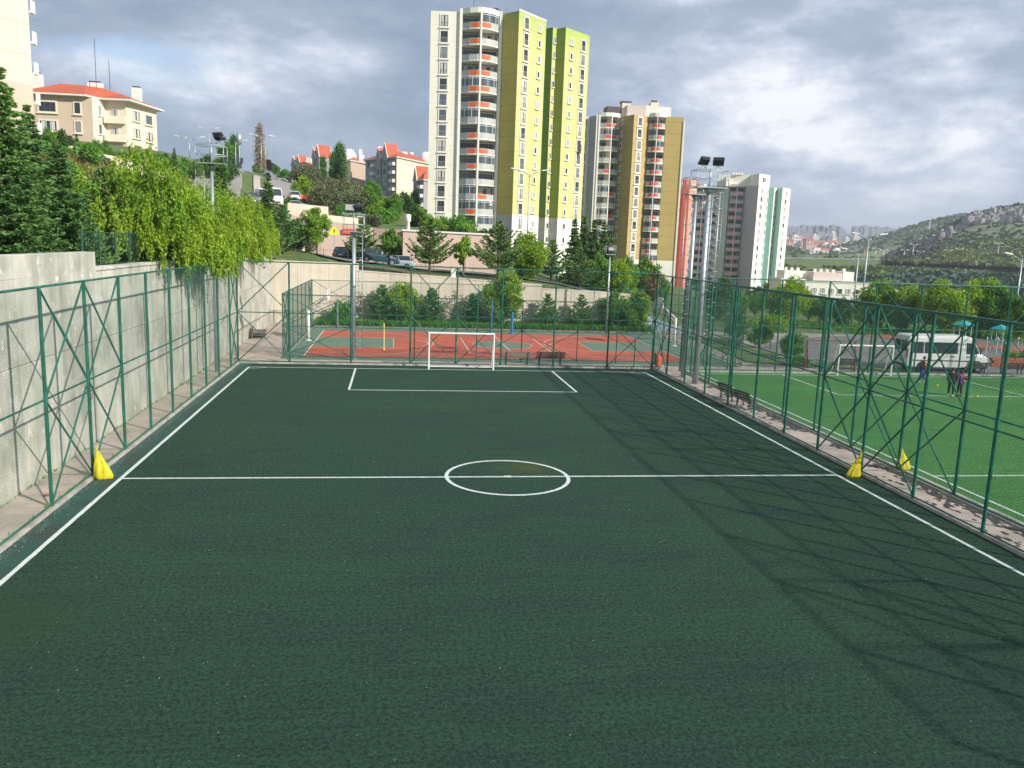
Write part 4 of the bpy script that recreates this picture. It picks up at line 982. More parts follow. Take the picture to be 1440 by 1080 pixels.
def coping(b, pts, z, loc, w=.18, h=.3):
    for i in range(len(pts) - 1):
        A = Vector(pts[i]) - Vector(loc[:2]); B_ = Vector(pts[i + 1]) - Vector(loc[:2]); d = (B_ - A).normalized(); n = Vector((d.y, -d.x)) * w
        b.prism([tuple(A + n), tuple(B_ + n), tuple(B_ - n * 1.5), tuple(A - n * 1.5)], z, z + h)
coping(b, [P3, P4], 50.6, t1.location, .05, .35); b.build('coping', M_trim, t1)
b = MB(); b.box((-6.5, 4, 50.6), (-2.5, 9, 52.2)); b.tube((-3.5, 2, 50.6), (-3.5, 2, 52.0), .35, n=8); b.path([(-3.5, 2, 52), (-2.6, 2, 52.4), (-1.8, 2, 51.9)], .18, 8); b.build('roof_plant', M_woodd, t1)
rod('aerial', (-7, 1, 51), (-7, 1, 55.5), .05, M_dark, t1, 5)
# laundry / air units seen outside one window
b = MB(); b.box((16.35, 11.0, 27.6), (17.35, 11.5, 29.1)); b.lathe([(.0, 0), (.45, 0), (.45, .25), (0, .25)], (16.9, 11.1, 27.2), 10); b.build('hanging_laundry', M_dark, t1)
# satellite dishes on balconies
for (x, y, z) in ((-5.6, -2.7, 33.8), (-8.2, -2.3, 10.2), (-2.7, -1.9, 15.5)):
    b = MB(); b.lathe([(0, 0), (.3, .05), (.5, .16)], (0, 0, 0), 12); o = b.build('satellite_dish', M_white, t1, loc=(x, y, z)); o.rotation_euler = (R(70), 0, R(-35))

# tower 2: tan
M_tan = mat('tan_render', (.50, .36, .135), .88, .07, .25, coords='World', joint=J)
M_tan2 = mat('dark_tan_render', (.48, .36, .13), .88, .07, .25, coords='World', joint=(2.85, .3, .06, .35))
M_olive2 = mat('olive_tan_render', (.42, .32, .11), .88, .07, .25, coords='World', joint=J)
M_pinkw = mat('pale_pink_render', (.66, .56, .50), .88, .05, .3, coords='World')
t2 = empty('apartment_tower', (70, 212, -2), 0, 'tan and olive apartment tower with red balcony panels, second from the left', 'apartment tower')
matsT2 = [M_creamw, M_ltgrey, M_olive2, M_tan, M_tan2, M_trim]
pts2 = [(54.5, 216.4), (57.8, 215.5), (59.0, 212.9), (60.0, 212.6), (60.2, 214.6), (65.2, 215.4), (65.25, 214.0), (67.5, 208.0), (71.85, 209.95), (72.2, 211.8), (76.2, 210.6), (75.95, 208.6), (80.3, 207.6), (83.6, 217.5), (80, 230), (60, 232)]
body(t2, pts2, -6, 41, None, matsT2, splits=[(-6, 5.0, [0, 1, 0, 0, 1, 0, 1, 0, 1, 1, 1, 0, 1, 0, 1, 1]), (5.0, 40.9, [0, 1, 0, 0, 1, 0, 2, 3, 1, 1, 4, 4, 4, 4, 4, 4])])
z2s = [1.35 + FH * k for k in range(14)]
seg_win(t2, pts2[0], pts2[1], .62, 1.3, 1.9, z2s, rail=True)
bay(t2, (60.1, 213.0), (65.2, 214.0), [(0, .1), (.2, 1.0), (.5, 1.5), (.8, 1.3), (1, .7)], 14, FH, .8, M_redpn, M_creamw, M_ltgrey, encl=.3, seed=8, orange=.5)
seg_win(t2, pts2[6], pts2[7], .22, .6, 1.1, [z + .5 for z in z2s], mull=1)
seg_win(t2, pts2[7], pts2[8], .42, 1.2, 1.9, z2s, rail=True, m=M_trim, border=.3)
bay(t2, (71.95, 209.9), (76.0, 208.9), [(0, .1), (.15, .8), (.35, 1.3), (.6, 1.4), (.85, .9), (1, .1)], 14, FH, .8, M_redpn, M_creamw, M_ltgrey, encl=.35, seed=13, orange=.66)
b = MB()
for (x, y) in ((-11.0, .7), (-10.4, .45)): b.box((x, y, -3), (x + .25, y + .5, 43))
b.build('pilaster', M_trim, t2)
b = MB(); b.prism([(10.2, -4.6), (10.6, -4.7), (10.75, -4.0), (10.35, -3.9)], -3, 42.0); b.prism([(13.4, 4.9), (13.75, 4.85), (13.9, 5.6), (13.6, 5.7)], -3, 40); b.build('cream_strip', M_creamw, t2)
b = MB(); b.prism([(-3, 6), (-2.6, 2.5), (2, 1.2), (9, 2.3), (10, 6), (4, 12), (-3, 12)], 42.8, 46.1); b.build('penthouse', M_pinkw, t2)
b = MB(); b.box((-3.6, 4, 43), (-1.4, 6, 47.0)); b.build('chimney', M_pinkw, t2)
b = MB(); b.box((3.2, 1.4, 44), (5.3, 3, 47)); b.build('chimney', M_pinkw, t2)
b = MB(); b.box((-3.8, 3.8, 47.0), (-1.2, 6.2, 47.3)); b.box((3.6, 1.5, 47), (4.9, 2.8, 47.5)); b.box((-7.5, 4, 42.9), (-4.2, 8, 45.8)); b.build('chimney_cap', M_woodd, t2)

# coral tower
M_coral = mat('coral_render', (.50, .10, .06), .85, .05, .3, coords='World'); M_coral2 = mat('pale_coral_render', (.66, .30, .22), .85, .05, .3, coords='World')
t3 = empty('apartment_tower', (97, 255, -4), 0, 'narrow coral red apartment tower squeezed between the tan and teal towers', 'apartment tower')
pts3 = [(92.5, 252.5), (96.3, 250.2), (98.2, 249.8), (98.6, 250.8), (101.5, 252.4), (106, 266), (96, 270)]
body(t3, pts3, -8, 29.3, [3, 0, 1, 1, 0, 0, 0], [M_coral, M_coral2, M_trim, M_coral, M_coral])
z3s = [-2 + FH * k for k in range(11)]
seg_win(t3, pts3[0], pts3[1], .72, .8, 1.4, z3s, border=.12, m=M_coral2)
seg_win(t3, pts3[3], pts3[4], .5, 1.0, 1.5, z3s, border=.15)

# tower 3: white, grey and teal
M_teal = mat('teal_render', (.36, .56, .48), .85, .05, .3, coords='World'); M_palegr = mat('pale_mint_render', (.58, .68, .54), .85, .05, .3, coords='World')
M_shgrey = mat('shaded_grey_render', (.50, .51, .51), .88, .05, .3, coords='World')  # grey with shade mixed in, for faces turned from the sun
t4 = empty('apartment_tower', (138, 295, -13), 0, 'white and teal apartment tower with pink balcony panels, farthest right', 'apartment tower')
pts4 = [(114.5, 298.8), (117.6, 297.9), (118.2, 299.2), (122.9, 297.8), (122.6, 296.2), (126.4, 294.2), (126.6, 291.8), (127.8, 291.0), (128.3, 292.3), (133.0, 290.6), (133.0, 289.0), (134.9, 282.0), (140.9, 286.6), (142.3, 291.9), (144.7, 290.3), (146.3, 291.5), (147.2, 288.9), (151.9, 292.2), (148, 310), (125, 315)]
body(t4, pts4, -18, 31.3, [2, 2, 2, 2, 0, 3, 3, 2, 2, 2, 2, 0, 1, 1, 0, 1, 0, 0, 2, 2], [M_creamw, M_teal, M_shgrey, M_palegr, M_trim])
z4s = [-8.4 + FH * k for k in range(14)]
bay(t4, (118.0, 297.7), (122.6, 296.3), [(0, .1), (.2, .9), (.5, 1.3), (.8, .9), (1, .1)], 14, FH, -9, M_pinkp, M_creamw, M_creamw, encl=.3, seed=21, orange=.6)
seg_win(t4, (122.6, 296.2), (126.4, 294.2), .5, 1.5, 1.5, z4s, border=.2)
bay(t4, (128.1, 290.9), (132.8, 289.2), [(0, .1), (.2, .9), (.5, 1.3), (.8, .9), (1, .1)], 14, FH, -9, M_pinkp, M_creamw, M_creamw, encl=.15, seed=23, orange=.85)
seg_win(t4, pts4[11], pts4[12], .34, 1.1, 1.6, z4s, border=.16)
seg_win(t4, pts4[11], pts4[12], .9, .5, 1.6, z4s, border=.1, mull=1)
seg_win(t4, pts4[14], pts4[15], .55, .6, 1.6, z4s, border=.1, mull=1)
seg_win(t4, pts4[16], pts4[17], .45, 1.0, 1.5, z4s, border=.16)
b = MB(); b.prism([(-15.5 + 12, -6.5), (-3.2, -13.0), (3, -8.4), (1, -2), (-12, 4), (-14, -2)], 44.2, 48.2); b.build('penthouse', M_creamw, t4)
b = MB()
for k in range(4): b.box((-10 + k * 1.1, -5.5, 48.2), (-9.3 + k * 1.1, -4.8, 48.9))
b.box((-12.2, -5.5, 44), (-10.8, -3.5, 47)); b.build('roof_vents', M_trim, t4)
seg_win(t4, (134.8, 282.0), (141, 286.6), .4, .8, 1.5, [32.6], border=0)
seg_win(t4, (134.8, 282.0), (141, 286.6), .56, .8, 1.5, [32.6], border=0)

# near-left pink apartment block
M_pinkapt = mat('peach_render', (.74, .60, .48), .88, .05, .3, coords='World', joint=(2.85, 1.35, .07, .25)); M_pinkapt2 = mat('darker_peach_render', (.66, .48, .38), .88, .05, .3, coords='World')
t5 = empty('apartment_block', (-32, 84, 14), 0, 'peach apartment block cut off by the left edge of the photo', 'apartment block')
pts5 = [(-41.0, 66.3), (-26.55, 90), (-30, 97), (-48, 90)]
body(t5, pts5, 12, 45, None, [M_pinkapt, M_pinkapt2, M_trim], splits=[(12, 21.6, 1), (21.6, 48, 0)])
for k in range(9):
    b = MB(); z = 3.0 + k * FH
    b.box((5.35, 6.4, z), (5.62, 7.2, z + .2)); b.box((5.5, 6.4, z + .2), (5.62, 7.2, z + 1.15)); o = b.build('balcony', M_white, t5)
seg_win(t5, pts5[0], pts5[1], .1, 1.4, 1.6, [22.5 + FH * k for k in range(8)])
b = MB(); b.box((1.2, 1.0, 1.0), (4.0, 3.5, 6.0)); 

# villa-like four-storey house on the hill
M_peach_sh = mat('shaded_peach_render', (.58, .46, .35), .88, .05, .4, coords='World'); M_peach = mat('pale_peach_render', (.76, .66, .52), .88, .05, .4, coords='World')  # front face is a darker peach, its slight shade put into the colour
M_tile = mat('red_roof_tiles', (.46, .10, .045), .8, .18, 3, .4, 12, coords='World')
t6 = empty('hill_house', (-42, 155, 18), 0, 'peach four-storey house with red tiled roof on top of the left hill', 'house')
A_ = (-50.9, 150.4); B_ = (-41.1, 150.0); C_ = (-40.1, 153.3); D_ = (-36.6, 152.7); E_ = (-33.9, 162.9); 
pts6 = [A_, B_, C_, D_, (-34.2, 161.8), (-44, 168), (-52, 162)]
body(t6, pts6, 16, 29.5, [0, 1, 1, 1, 1, 1, 1], [M_peach_sh, M_peach, M_peach])
for fl in (26.9, 23.9): 
    seg_win(t6, A_, B_, .28, 2.6, 1.5, [fl - .2], border=.25, m=M_peach, mull=3); seg_win(t6, A_, B_, .76, .9, 1.7, [fl - .3], border=.2, m=M_peach, mull=1)
    seg_win(t6, B_, C_, .5, .7, 1.5, [fl - .2], border=.08, mull=1); seg_win(t6, C_, D_, .45, 1.0, 1.6, [fl - .6], border=.08, mull=1)
for fl in (26.6, 23.7, 20.9):
    seg_win(t6, D_, (-34.2, 161.8), .3, 2.0, 1.5, [fl], border=.14, m=M_peach); seg_win(t6, D_, (-34.2, 161.8), .72, 2.0, 1.5, [fl - .1], border=.14, m=M_peach)
for z in (25.6, 22.6):
    b = MB(); b.box((1.9, -2.9, z - 18), (5.2, -1.2, z - 17.8)); b.box((1.9, -2.9, z - 17.8), (5.2, -2.75, z - 16.8)); b.box((1.9, -2.75, z - 17.8), (2.05, -1.2, z - 16.8)); b.box((5.05, -2.75, z - 17.8), (5.2, -.9, z - 16.8)); b.build('balcony', M_peach, t6)
b = MB()      # hipped roof with eaves
ev = [(-10.0, -5.6), (.2, -6.0), (1.6, -3.3), (6.5, -3.7), (9.0, 7.6), (-1.6, 14.2), (-11.2, 8.2)]
rd = [(-5.2, -1.2), (-1.5, -.6), (0.8, 1.0), (3.4, 1.6), (4.4, 5.2), (-1.8, 7.6), (-5.2, 4.2)]
V = [(x, y, 11.55) for x, y in ev] + [(x, y, 13.75 if i < 3 else 13.0) for i, (x, y) in enumerate(rd)]
n7 = 7
F = [(i, (i + 1) % n7, n7 + (i + 1) % n7, n7 + i) for i in range(n7)] + [tuple(range(n7, 2 * n7))]
b.add(V, F); b.build('roof', M_tile, t6)
b = MB(); b.prism(ev, 11.3, 11.54); b.build('eaves', M_trim, t6)
for (x, y, w, d_, z0, z1) in ((-9.0, -1.5, 2.1, 1.2, 12, 15.0), (-1.4, 4, 2.3, 1.2, 12.4, 15.0), (5.3, 4.4, 1.4, 1.4, 12, 14.6)):
    b = MB(); b.box((x - w / 2, y - d_ / 2, z0), (x + w / 2, y + d_ / 2, z1)); b.build('chimney', M_trim, t6)
    b = MB(); b.box((x - w * .4, y - d_ * .4, z1), (x + w * .4, y + d_ * .4, z1 + .25)); b.build('chimney_cap', M_dark, t6)
for x, h in ((-.6, 22.0), (1.6, 18.5)): rod('aerial', (x, 2, 13), (x, 2, h), .05, M_dark, t6, 5)

# mid-distance red-roofed blocks
M_grblk = mat('shade_grey_render', (.34, .33, .34), .88, .06, .3, coords='World'); M_crblk = mat('sunlit_cream_render', (.74, .66, .48), .88, .06, .3, coords='World'); M_ylblk = mat('sunlit_yellow_render', (.70, .70, .26), .88, .06, .3, coords='World'); M_brblk = mat('tan_brown_render', (.50, .38, .30), .88, .05)  # grey has shade painted in for left faces; cream and yellow tinted as lit
def redroof(label, L_, Mi, Rt, zb, zt, mats_, wcols, gables=(), chim=(), tanks=(), roofh=3.0, balc=(), floors=None, lowband=None):
    """L_: left far corner, Mi: near corner, Rt: right far corner (xy)"""
    t = empty('apartment_block', (Mi[0], Mi[1], zb), 0, label, 'apartment block')
    L_ = Vector(L_); Mi = Vector(Mi); Rt = Vector(Rt); far = L_ + Rt - Mi
    pts = [tuple(L_), tuple(Mi), tuple(Rt), tuple(far)]
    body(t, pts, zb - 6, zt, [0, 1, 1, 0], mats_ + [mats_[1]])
    if lowband: 
        b = MB(); d = (Rt - Mi).normalized(); n = Vector((d.y, -d.x)) * .12
        b.prism([tuple(n), tuple((Rt - Mi) * .6 + n), tuple((Rt - Mi) * .6 - n), tuple(-n)], -6, lowband); b.build('plinth_band', M_brblk, t)
    c = (L_ + Rt) / 2
    ev = [Vector(p) + (Vector(p) - c).normalized() * 1.1 - Mi for p in pts]
    rd = [(Vector(p) - c) * .35 + c - Mi for p in pts]
    b = MB(); hh = zt - zb
    b.add([(p.x, p.y, hh) for p in ev] + [(p.x, p.y, hh + roofh) for p in rd], [(0, 1, 5, 4), (1, 2, 6, 5), (2, 3, 7, 6), (3, 0, 4, 7), (4, 5, 6, 7)]); b.build('roof', M_tile, t)
    b = MB(); b.prism([(p.x, p.y) for p in ev], hh - .35, hh - .01); b.build('eaves', M_trim, t)
    fl = floors or int((zt - zb) / 3)
    for side, u, w, h in wcols:
        A, B2 = (L_, Mi) if side == 0 else (Mi, Rt)
        seg_win(t, A, B2, u, w, h, [zt - 2.6 - 2.9 * k for k in range(fl)], border=.0, mull=2)
    for side, u, w in balc:
        A, B2 = (L_, Mi) if side == 0 else (Mi, Rt); d = (B2 - A).normalized(); n = Vector((d.y, -d.x)); q = A + (B2 - A) * u - Mi; ang = math.atan2(d.y, d.x)
        bm = MB(); bm.box((-w / 2, -1.2, 0), (w / 2, 0, .2)); bm.box((-w / 2, -1.2, .2), (w / 2, -1.08, 1.1)); bm.box((-w / 2, -1.08, .2), (-w / 2 + .12, 0, 1.1)); bm.box((w / 2 - .12, -1.08, .2), (w / 2, 0, 1.1)); me_ = bm.mesh('balcony', M_trim)
        for k in range(fl): link(me_, 'balcony', t, (q.x, q.y, hh - 3.0 - 2.9 * k), rot=(0, 0, ang))
    for side, u, w, hgt in gables:      # pointed gable bays standing proud
        A, B2 = (L_, Mi) if side == 0 else (Mi, Rt); d = (B2 - A).normalized(); n = Vector((d.y, -d.x)); q = A + (B2 - A) * u - Mi
        a = q - d * w / 2 + n * 1.0; c2 = q + d * w / 2 + n * 1.0; a2 = a - n * 5; c3 = c2 - n * 5; m1 = (a + c2) / 2; m2 = (a2 + c3) / 2
        bm = MB(); bm.add([(a.x, a.y, -5), (c2.x, c2.y, -5), (c2.x, c2.y, hh), (m1.x, m1.y, hh + hgt), (a.x, a.y, hh), (a2.x, a2.y, -5), (c3.x, c3.y, -5), (c3.x, c3.y, hh), (m2.x, m2.y, hh + hgt), (a2.x, a2.y, hh)],
            [(0, 1, 2, 3, 4), (0, 4, 9, 5), (2, 1, 6, 7), (9, 8, 7, 6, 5)]); bm.build('gable_bay', mats_[0], t)
        bm = MB(); e = d * .35
        for (p, q2, p3, q3) in ((a - e, m1, a2 - e, m2), (m1, c2 + e, m2, c3 + e)):
            s = -1 if p is not m1 else 1
            z0 = hh - .4 if p is not m1 else hh + hgt + .1; z1 = hh + hgt + .1 if p is not m1 else hh - .4
            bm.add([(p.x, p.y, z0 + .15), (q2.x, q2.y, z1 + .15), (q3.x, q3.y, z1 + .15), (p3.x, p3.y, z0 + .15)], [(0, 1, 2, 3)])
        bm.build('gable_roof', M_tile, t)
        bm = MB()
        for (p, q2, za, zb_) in ((a - e, m1, hh - .4, hh + hgt), (m1, c2 + e, hh + hgt, hh - .4)):
            o = n * .12; bm.add([(p.x + o.x, p.y + o.y, za), (q2.x + o.x, q2.y + o.y, zb_), (q2.x + o.x, q2.y + o.y, zb_ + .5), (p.x + o.x, p.y + o.y, za + .5), (p.x - o.x, p.y - o.y, za), (q2.x - o.x, q2.y - o.y, zb_), (q2.x - o.x, q2.y - o.y, zb_ + .5), (p.x - o.x, p.y - o.y, za + .5)], [(0, 1, 2, 3), (3, 2, 6, 7), (7, 6, 5, 4), (0, 3, 7, 4), (1, 5, 6, 2), (0, 4, 5, 1)])
        bm.build('bargeboard', M_trim, t)
        ang = math.atan2(d.y, d.x)
        for k in range(fl):
            P_ = (m1.x + Mi.x + n.x * .03, m1.y + Mi.y + n.y * .03); win_at(t, P_, ang, 1.5, 1.6, zt - 2.8 - 2.9 * k, border=0)
    for (ux, uy, r, z) in tanks:       # big white round-topped roof dormers / tanks
        q = (L_ - Mi) * ux + (Rt - Mi) * uy
        bm = MB(); bm.lathe([(r, -1.5), (r, r * .5), (r * .92, r * .9), (r * .7, r * 1.25), (r * .35, r * 1.45), (0, r * 1.5)], (q.x, q.y, hh + z), 18); bm.box((q.x + r * .8, q.y - 1, hh), (q.x + r * 2.2, q.y + 1.5, hh + z + r * .7)); bm.build('dormer', M_white, t)
    for (ux, uy, h) in chim:
        q = (L_ - Mi) * ux + (Rt - Mi) * uy; bm = MB(); bm.box((q.x - .6, q.y - .6, hh), (q.x + .6, q.y + .6, hh + h)); bm.build('chimney', M_white, t)
    return t
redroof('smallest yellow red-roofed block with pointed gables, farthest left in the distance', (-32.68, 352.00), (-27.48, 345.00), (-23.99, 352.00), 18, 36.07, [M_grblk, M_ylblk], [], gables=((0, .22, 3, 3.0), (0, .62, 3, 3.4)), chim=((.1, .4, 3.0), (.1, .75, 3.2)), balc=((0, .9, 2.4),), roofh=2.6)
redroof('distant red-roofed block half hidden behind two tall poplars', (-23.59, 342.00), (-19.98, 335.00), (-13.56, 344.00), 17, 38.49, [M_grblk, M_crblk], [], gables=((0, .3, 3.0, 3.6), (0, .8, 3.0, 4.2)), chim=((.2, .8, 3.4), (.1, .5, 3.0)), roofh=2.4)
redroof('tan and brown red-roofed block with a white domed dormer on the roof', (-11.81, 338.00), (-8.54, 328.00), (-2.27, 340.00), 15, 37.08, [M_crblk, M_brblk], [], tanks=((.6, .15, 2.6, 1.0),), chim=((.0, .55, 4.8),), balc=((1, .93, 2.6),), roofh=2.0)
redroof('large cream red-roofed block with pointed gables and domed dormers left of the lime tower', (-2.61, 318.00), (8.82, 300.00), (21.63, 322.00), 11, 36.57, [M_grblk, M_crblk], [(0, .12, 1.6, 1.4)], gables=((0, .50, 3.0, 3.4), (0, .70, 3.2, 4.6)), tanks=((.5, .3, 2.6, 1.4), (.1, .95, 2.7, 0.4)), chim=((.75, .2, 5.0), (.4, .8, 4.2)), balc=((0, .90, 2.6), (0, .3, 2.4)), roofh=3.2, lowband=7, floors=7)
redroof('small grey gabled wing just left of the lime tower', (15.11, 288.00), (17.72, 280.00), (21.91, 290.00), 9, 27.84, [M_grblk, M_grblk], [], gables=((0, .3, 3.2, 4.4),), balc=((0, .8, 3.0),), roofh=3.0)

# peach boundary walls and podium
M_podium = mat('pink_podium_render', (.62, .46, .38), .9, .05, .5, .2, 20, coords='World', col2=(.58, .43, .36), c2s=.12)
M_podtop = mat('podium_shade_render', (.36, .27, .22), .9, .06, .5, coords='World')  # podium pink darkened to stand for shade in the entrance recess
t7 = empty('podium_wall', (8, 101, 4), 0, 'long pink podium wall below the lime tower, behind the parked cars', 'wall')
def pod(x0, x1, y0, y1, z0a, z0b, z1a, z1b, m, nm='panel'):
    b = MB(); l = t7.location
    b.add([(x0 - l.x, y0 - l.y, z0a - l.z), (x1 - l.x, y0 - l.y, z0b - l.z), (x1 - l.x, y1 - l.y, z0b - l.z), (x0 - l.x, y1 - l.y, z0a - l.z), (x0 - l.x, y0 - l.y, z1a - l.z), (x1 - l.x, y0 - l.y, z1b - l.z), (x1 - l.x, y1 - l.y, z1b - l.z), (x0 - l.x, y1 - l.y, z1a - l.z)],
          [(0, 3, 2, 1), (4, 5, 6, 7), (0, 1, 5, 4), (1, 2, 6, 5), (2, 3, 7, 6), (3, 0, 4, 7)]); return b.build(nm, m, t7)
xs = [9.6, 13.3, 17.1, 20.9]
for i in range(3): pod(xs[i] + .02, xs[i + 1] - .02, 100, 114, 2, 2, 9.15 - .06 * i, 9.1 - .06 * i, M_podium)
xs = [-3.2, .0, 3.1, 6.15]
zt_ = [10.3, 9.95, 9.6, 9.2]
for i in range(3): pod(xs[i] + .02, xs[i + 1] - .02, 100, 104, 3, 3, zt_[i], zt_[i + 1], M_podium)
pod(6.15, 9.6, 101.8, 110, 2, 2, 9.2, 9.15, M_podium, 'recessed_wall')
pod(6.2, 9.58, 100.4, 101.8, 7.3, 7.3, 9.17, 9.12, M_podtop, 'canopy')
pod(8.2, 9.5, 101.6, 101.8, 3, 3, 7.2, 7.2, M_woodd, 'doorway'); pod(6.5, 7.6, 101.6, 101.8, 3, 3, 7.2, 7.2, M_woodd, 'doorway')
pod(9.5, 20.95, 99.85, 100.0, 9.0, 8.85, 9.2, 9.05, M_trim, 'coping')
t8 = empty('garden_wall', (-5, 108, 8), 0, 'low peach retaining wall stepping down beside the street', 'wall')
for i, (x0, y0, x1, y1, za, zb) in enumerate(((-6.5, 118, -4.2, 111, 12.0, 11.6), (-4.2, 111, -2.2, 104, 11.4, 10.9), (-4.2, 104.6, .6, 104.4, 11.9, 11.6), (.6, 104.4, 4.2, 104.2, 10.6, 10.4), (-2.2, 104, -1.5, 96, 9.2, 7.2))):
    b = MB(); A = Vector((x0 + 5, y0 - 108)); B2 = Vector((x1 + 5, y1 - 108)); d = (B2 - A).normalized(); n = Vector((d.y, -d.x)) * .15
    V = [(*(A + n), -5), (*(B2 + n), -5), (*(B2 - n), -5), (*(A - n), -5), (*(A + n), za - 8), (*(B2 + n), zb - 8), (*(B2 - n), zb - 8), (*(A - n), za - 8)]
    b.add(V, [(0, 3, 2, 1), (4, 5, 6, 7), (0, 1, 5, 4), (1, 2, 6, 5), (2, 3, 7, 6), (3, 0, 4, 7)]); b.build('panel', M_peach, t8)
# stepped low wall up the hillside
t9 = empty('hillside_wall', (-30, 110, 16), 0, 'low pale stepped wall climbing the left hill below the hedge', 'wall')
ws = [(-25.24, 95.00, 16.46), (-24.16, 98.00, 16.17), (-23.09, 102.00, 16.15), (-22.55, 108.00, 15.91), (-21.82, 115.00, 15.57), (-21.59, 124.00, 15.42), (-19.91, 134.00, 15.57), (-19.60, 144.00, 15.56)]
for i in range(len(ws) - 1):
    A = Vector(ws[i]); B2 = Vector(ws[i + 1]); d = (B2 - A); d.z = 0; d.normalize(); n = Vector((d.y, -d.x, 0)) * .18
    b = MB(); zt = A.z; O = Vector((-30, 110, 16))
    V = [A + n, B2 + n, B2 - n, A - n]; V = [(v - O) for v in V]
    b.add([(v.x, v.y, zt - 16 - 1.6) for v in V] + [(v.x, v.y, zt - 16) for v in V], [(0, 3, 2, 1), (4, 5, 6, 7), (0, 1, 5, 4), (1, 2, 6, 5), (2, 3, 7, 6), (3, 0, 4, 7)]); b.build('wall_step', M_peach, t9)

# low white buildings down the slope on the right
def lowblock(label, x0, x1, y, d_, z0, z1, bumps, wins, pinkside=True):
    t = empty('low_building', ((x0 + x1) / 2, y, z0), R(-8), label, 'building'); w = (x1 - x0) / 2; h = z1 - z0
    b = MB(); b.box((-w, 0, -3), (w, d_, h)); b.build('wall', M_creamw, t)
    b = MB(); b.box((-w - .15, -.15, h), (w + .15, d_ + .15, h + .3)); b.build('coping', M_trim, t)
    for (bx0, bx1, bh, pm) in bumps:
        b = MB(); b.box((bx0, 1.5, h + .3), (bx1, d_ - 2, h + bh)); b.build('roof_storey', M_pinkw if pm else M_creamw, t)
        for k in range(int((bx1 - bx0) / 1.6)): b = MB(); b.box((bx0 + .3 + k * 1.6, 2.5, h + bh), (bx0 + 1.0 + k * 1.6, 3.3, h + bh + .8)); b.build('chimney', M_trim, t)
    for (wx, wz, ww, wh) in wins:
        me_, panes = win_mesh(ww, wh, border=.1); o = link(me_, 'window', t, (wx, -.01, wz)); link(panes[rng.choice([0, 3, 1])], 'pane', o)
    return t
lowblock('low white building with a pink roof storey beyond the car park', 113.5, 130.5, 200, 12, -6, .9, [(-6, 1.5, 2.6, True), (1.6, 4.5, 2.9, False)], [(-6 + 2.2 * k, 4.2, 1.1, 1.2) for k in range(7)] + [(-6 + 2.2 * k, 1.2, 1.1, 1.2) for k in range(7)])
lowblock('low white building partly hidden by the teal tower', 108.6, 114.8, 204, 10, -6, 1.2, [(-2, 3.6, 2.4, False)], [(-2 + 2.2 * k, 4.2, 1.0, 1.2) for k in range(3)] + [(-2 + 2.2 * k, 1.2, 1.0, 1.2) for k in range(3)])
lowblock('small pink block right of the low white building', 130.2, 137.5, 198, 10, -6, -.6, [], [(-2 + 2.2 * k, 3, 1.0, 1.2) for k in range(3)])

# ------------------------------------------------------------------ vegetation
def leafmat(name, col, v=.35, tr=.32, col2=None): return mat(name, col, .62, .22, .5, randisl=v, trans=tr, col2=col2, c2s=.35, coords='World', spec=.25)
L_yel = leafmat('leaf_yellow_green', (.29, .42, .035), .30, .42, (.17, .31, .03))
L_mid = leafmat('leaf_mid_green', (.13, .28, .04), .35, .35)
L_lime = leafmat('leaf_lime_green', (.22, .38, .035), .3, .4)
L_dark = leafmat('leaf_dark_green', (.065, .14, .028), .4, .25)
L_fir = leafmat('needle_green', (.125, .25, .08), .42, .28, (.18, .31, .08))
L_fir2 = leafmat('needle_olive', (.12, .22, .06), .42, .18)
L_pop = leafmat('poplar_green', (.09, .20, .05), .4, .3)
L_bush = leafmat('bush_green', (.12, .29, .04), .4, .3)
L_olive = leafmat('olive_scrub', (.15, .17, .08), .35, .2)
L_plum = leafmat('plum_leaf', (.06, .018, .03), .35, .2)
L_brown = leafmat('brown_needle', (.20, .12, .045), .35, .2)
L_red = leafmat('red_flower', (.5, .04, .02), .3, .2)
M_bark = mat('bark', (.12, .085, .06), .95, .25, 3, .6, 20); M_barkp = mat('pale_bark', (.30, .27, .23), .9, .2, 3)

def leaves(P, size, rs, flat=0.0, dirs=None, asp=1.6):
    """one quad per row of P; random orientation (or along dirs)"""
    n = len(P); s = size * rs.uniform(.55, 1.35, n)
    a = rs.normal(size=(n, 3))
    if dirs is not None: a = dirs + a * .45
    a /= np.linalg.norm(a, axis=1)[:, None] + 1e-9
    c = rs.normal(size=(n, 3)); c[:, 2] *= (1 - flat)
    b = np.cross(a, c); b /= np.linalg.norm(b, axis=1)[:, None] + 1e-9
    a = a * (s * asp * .5)[:, None]; b = b * (s * .5)[:, None]
    V = np.stack([P - a, P + b * .9 - a * .1, P + a, P - b * .9 - a * .1], 1)
    return V.reshape(-1, 3)
def tree_obj(name, trunk, V, lm, cat, bark=None, kind='tree'):
    t = empty(name, (0, 0, -500)); t['category'] = cat
    if trunk is not None: trunk.build('trunk', bark or M_bark, t)
    link(quads_mesh('crown', V, len(V) // 4, lm), 'crown', t)
    t['label'] = 'tree'
    return t
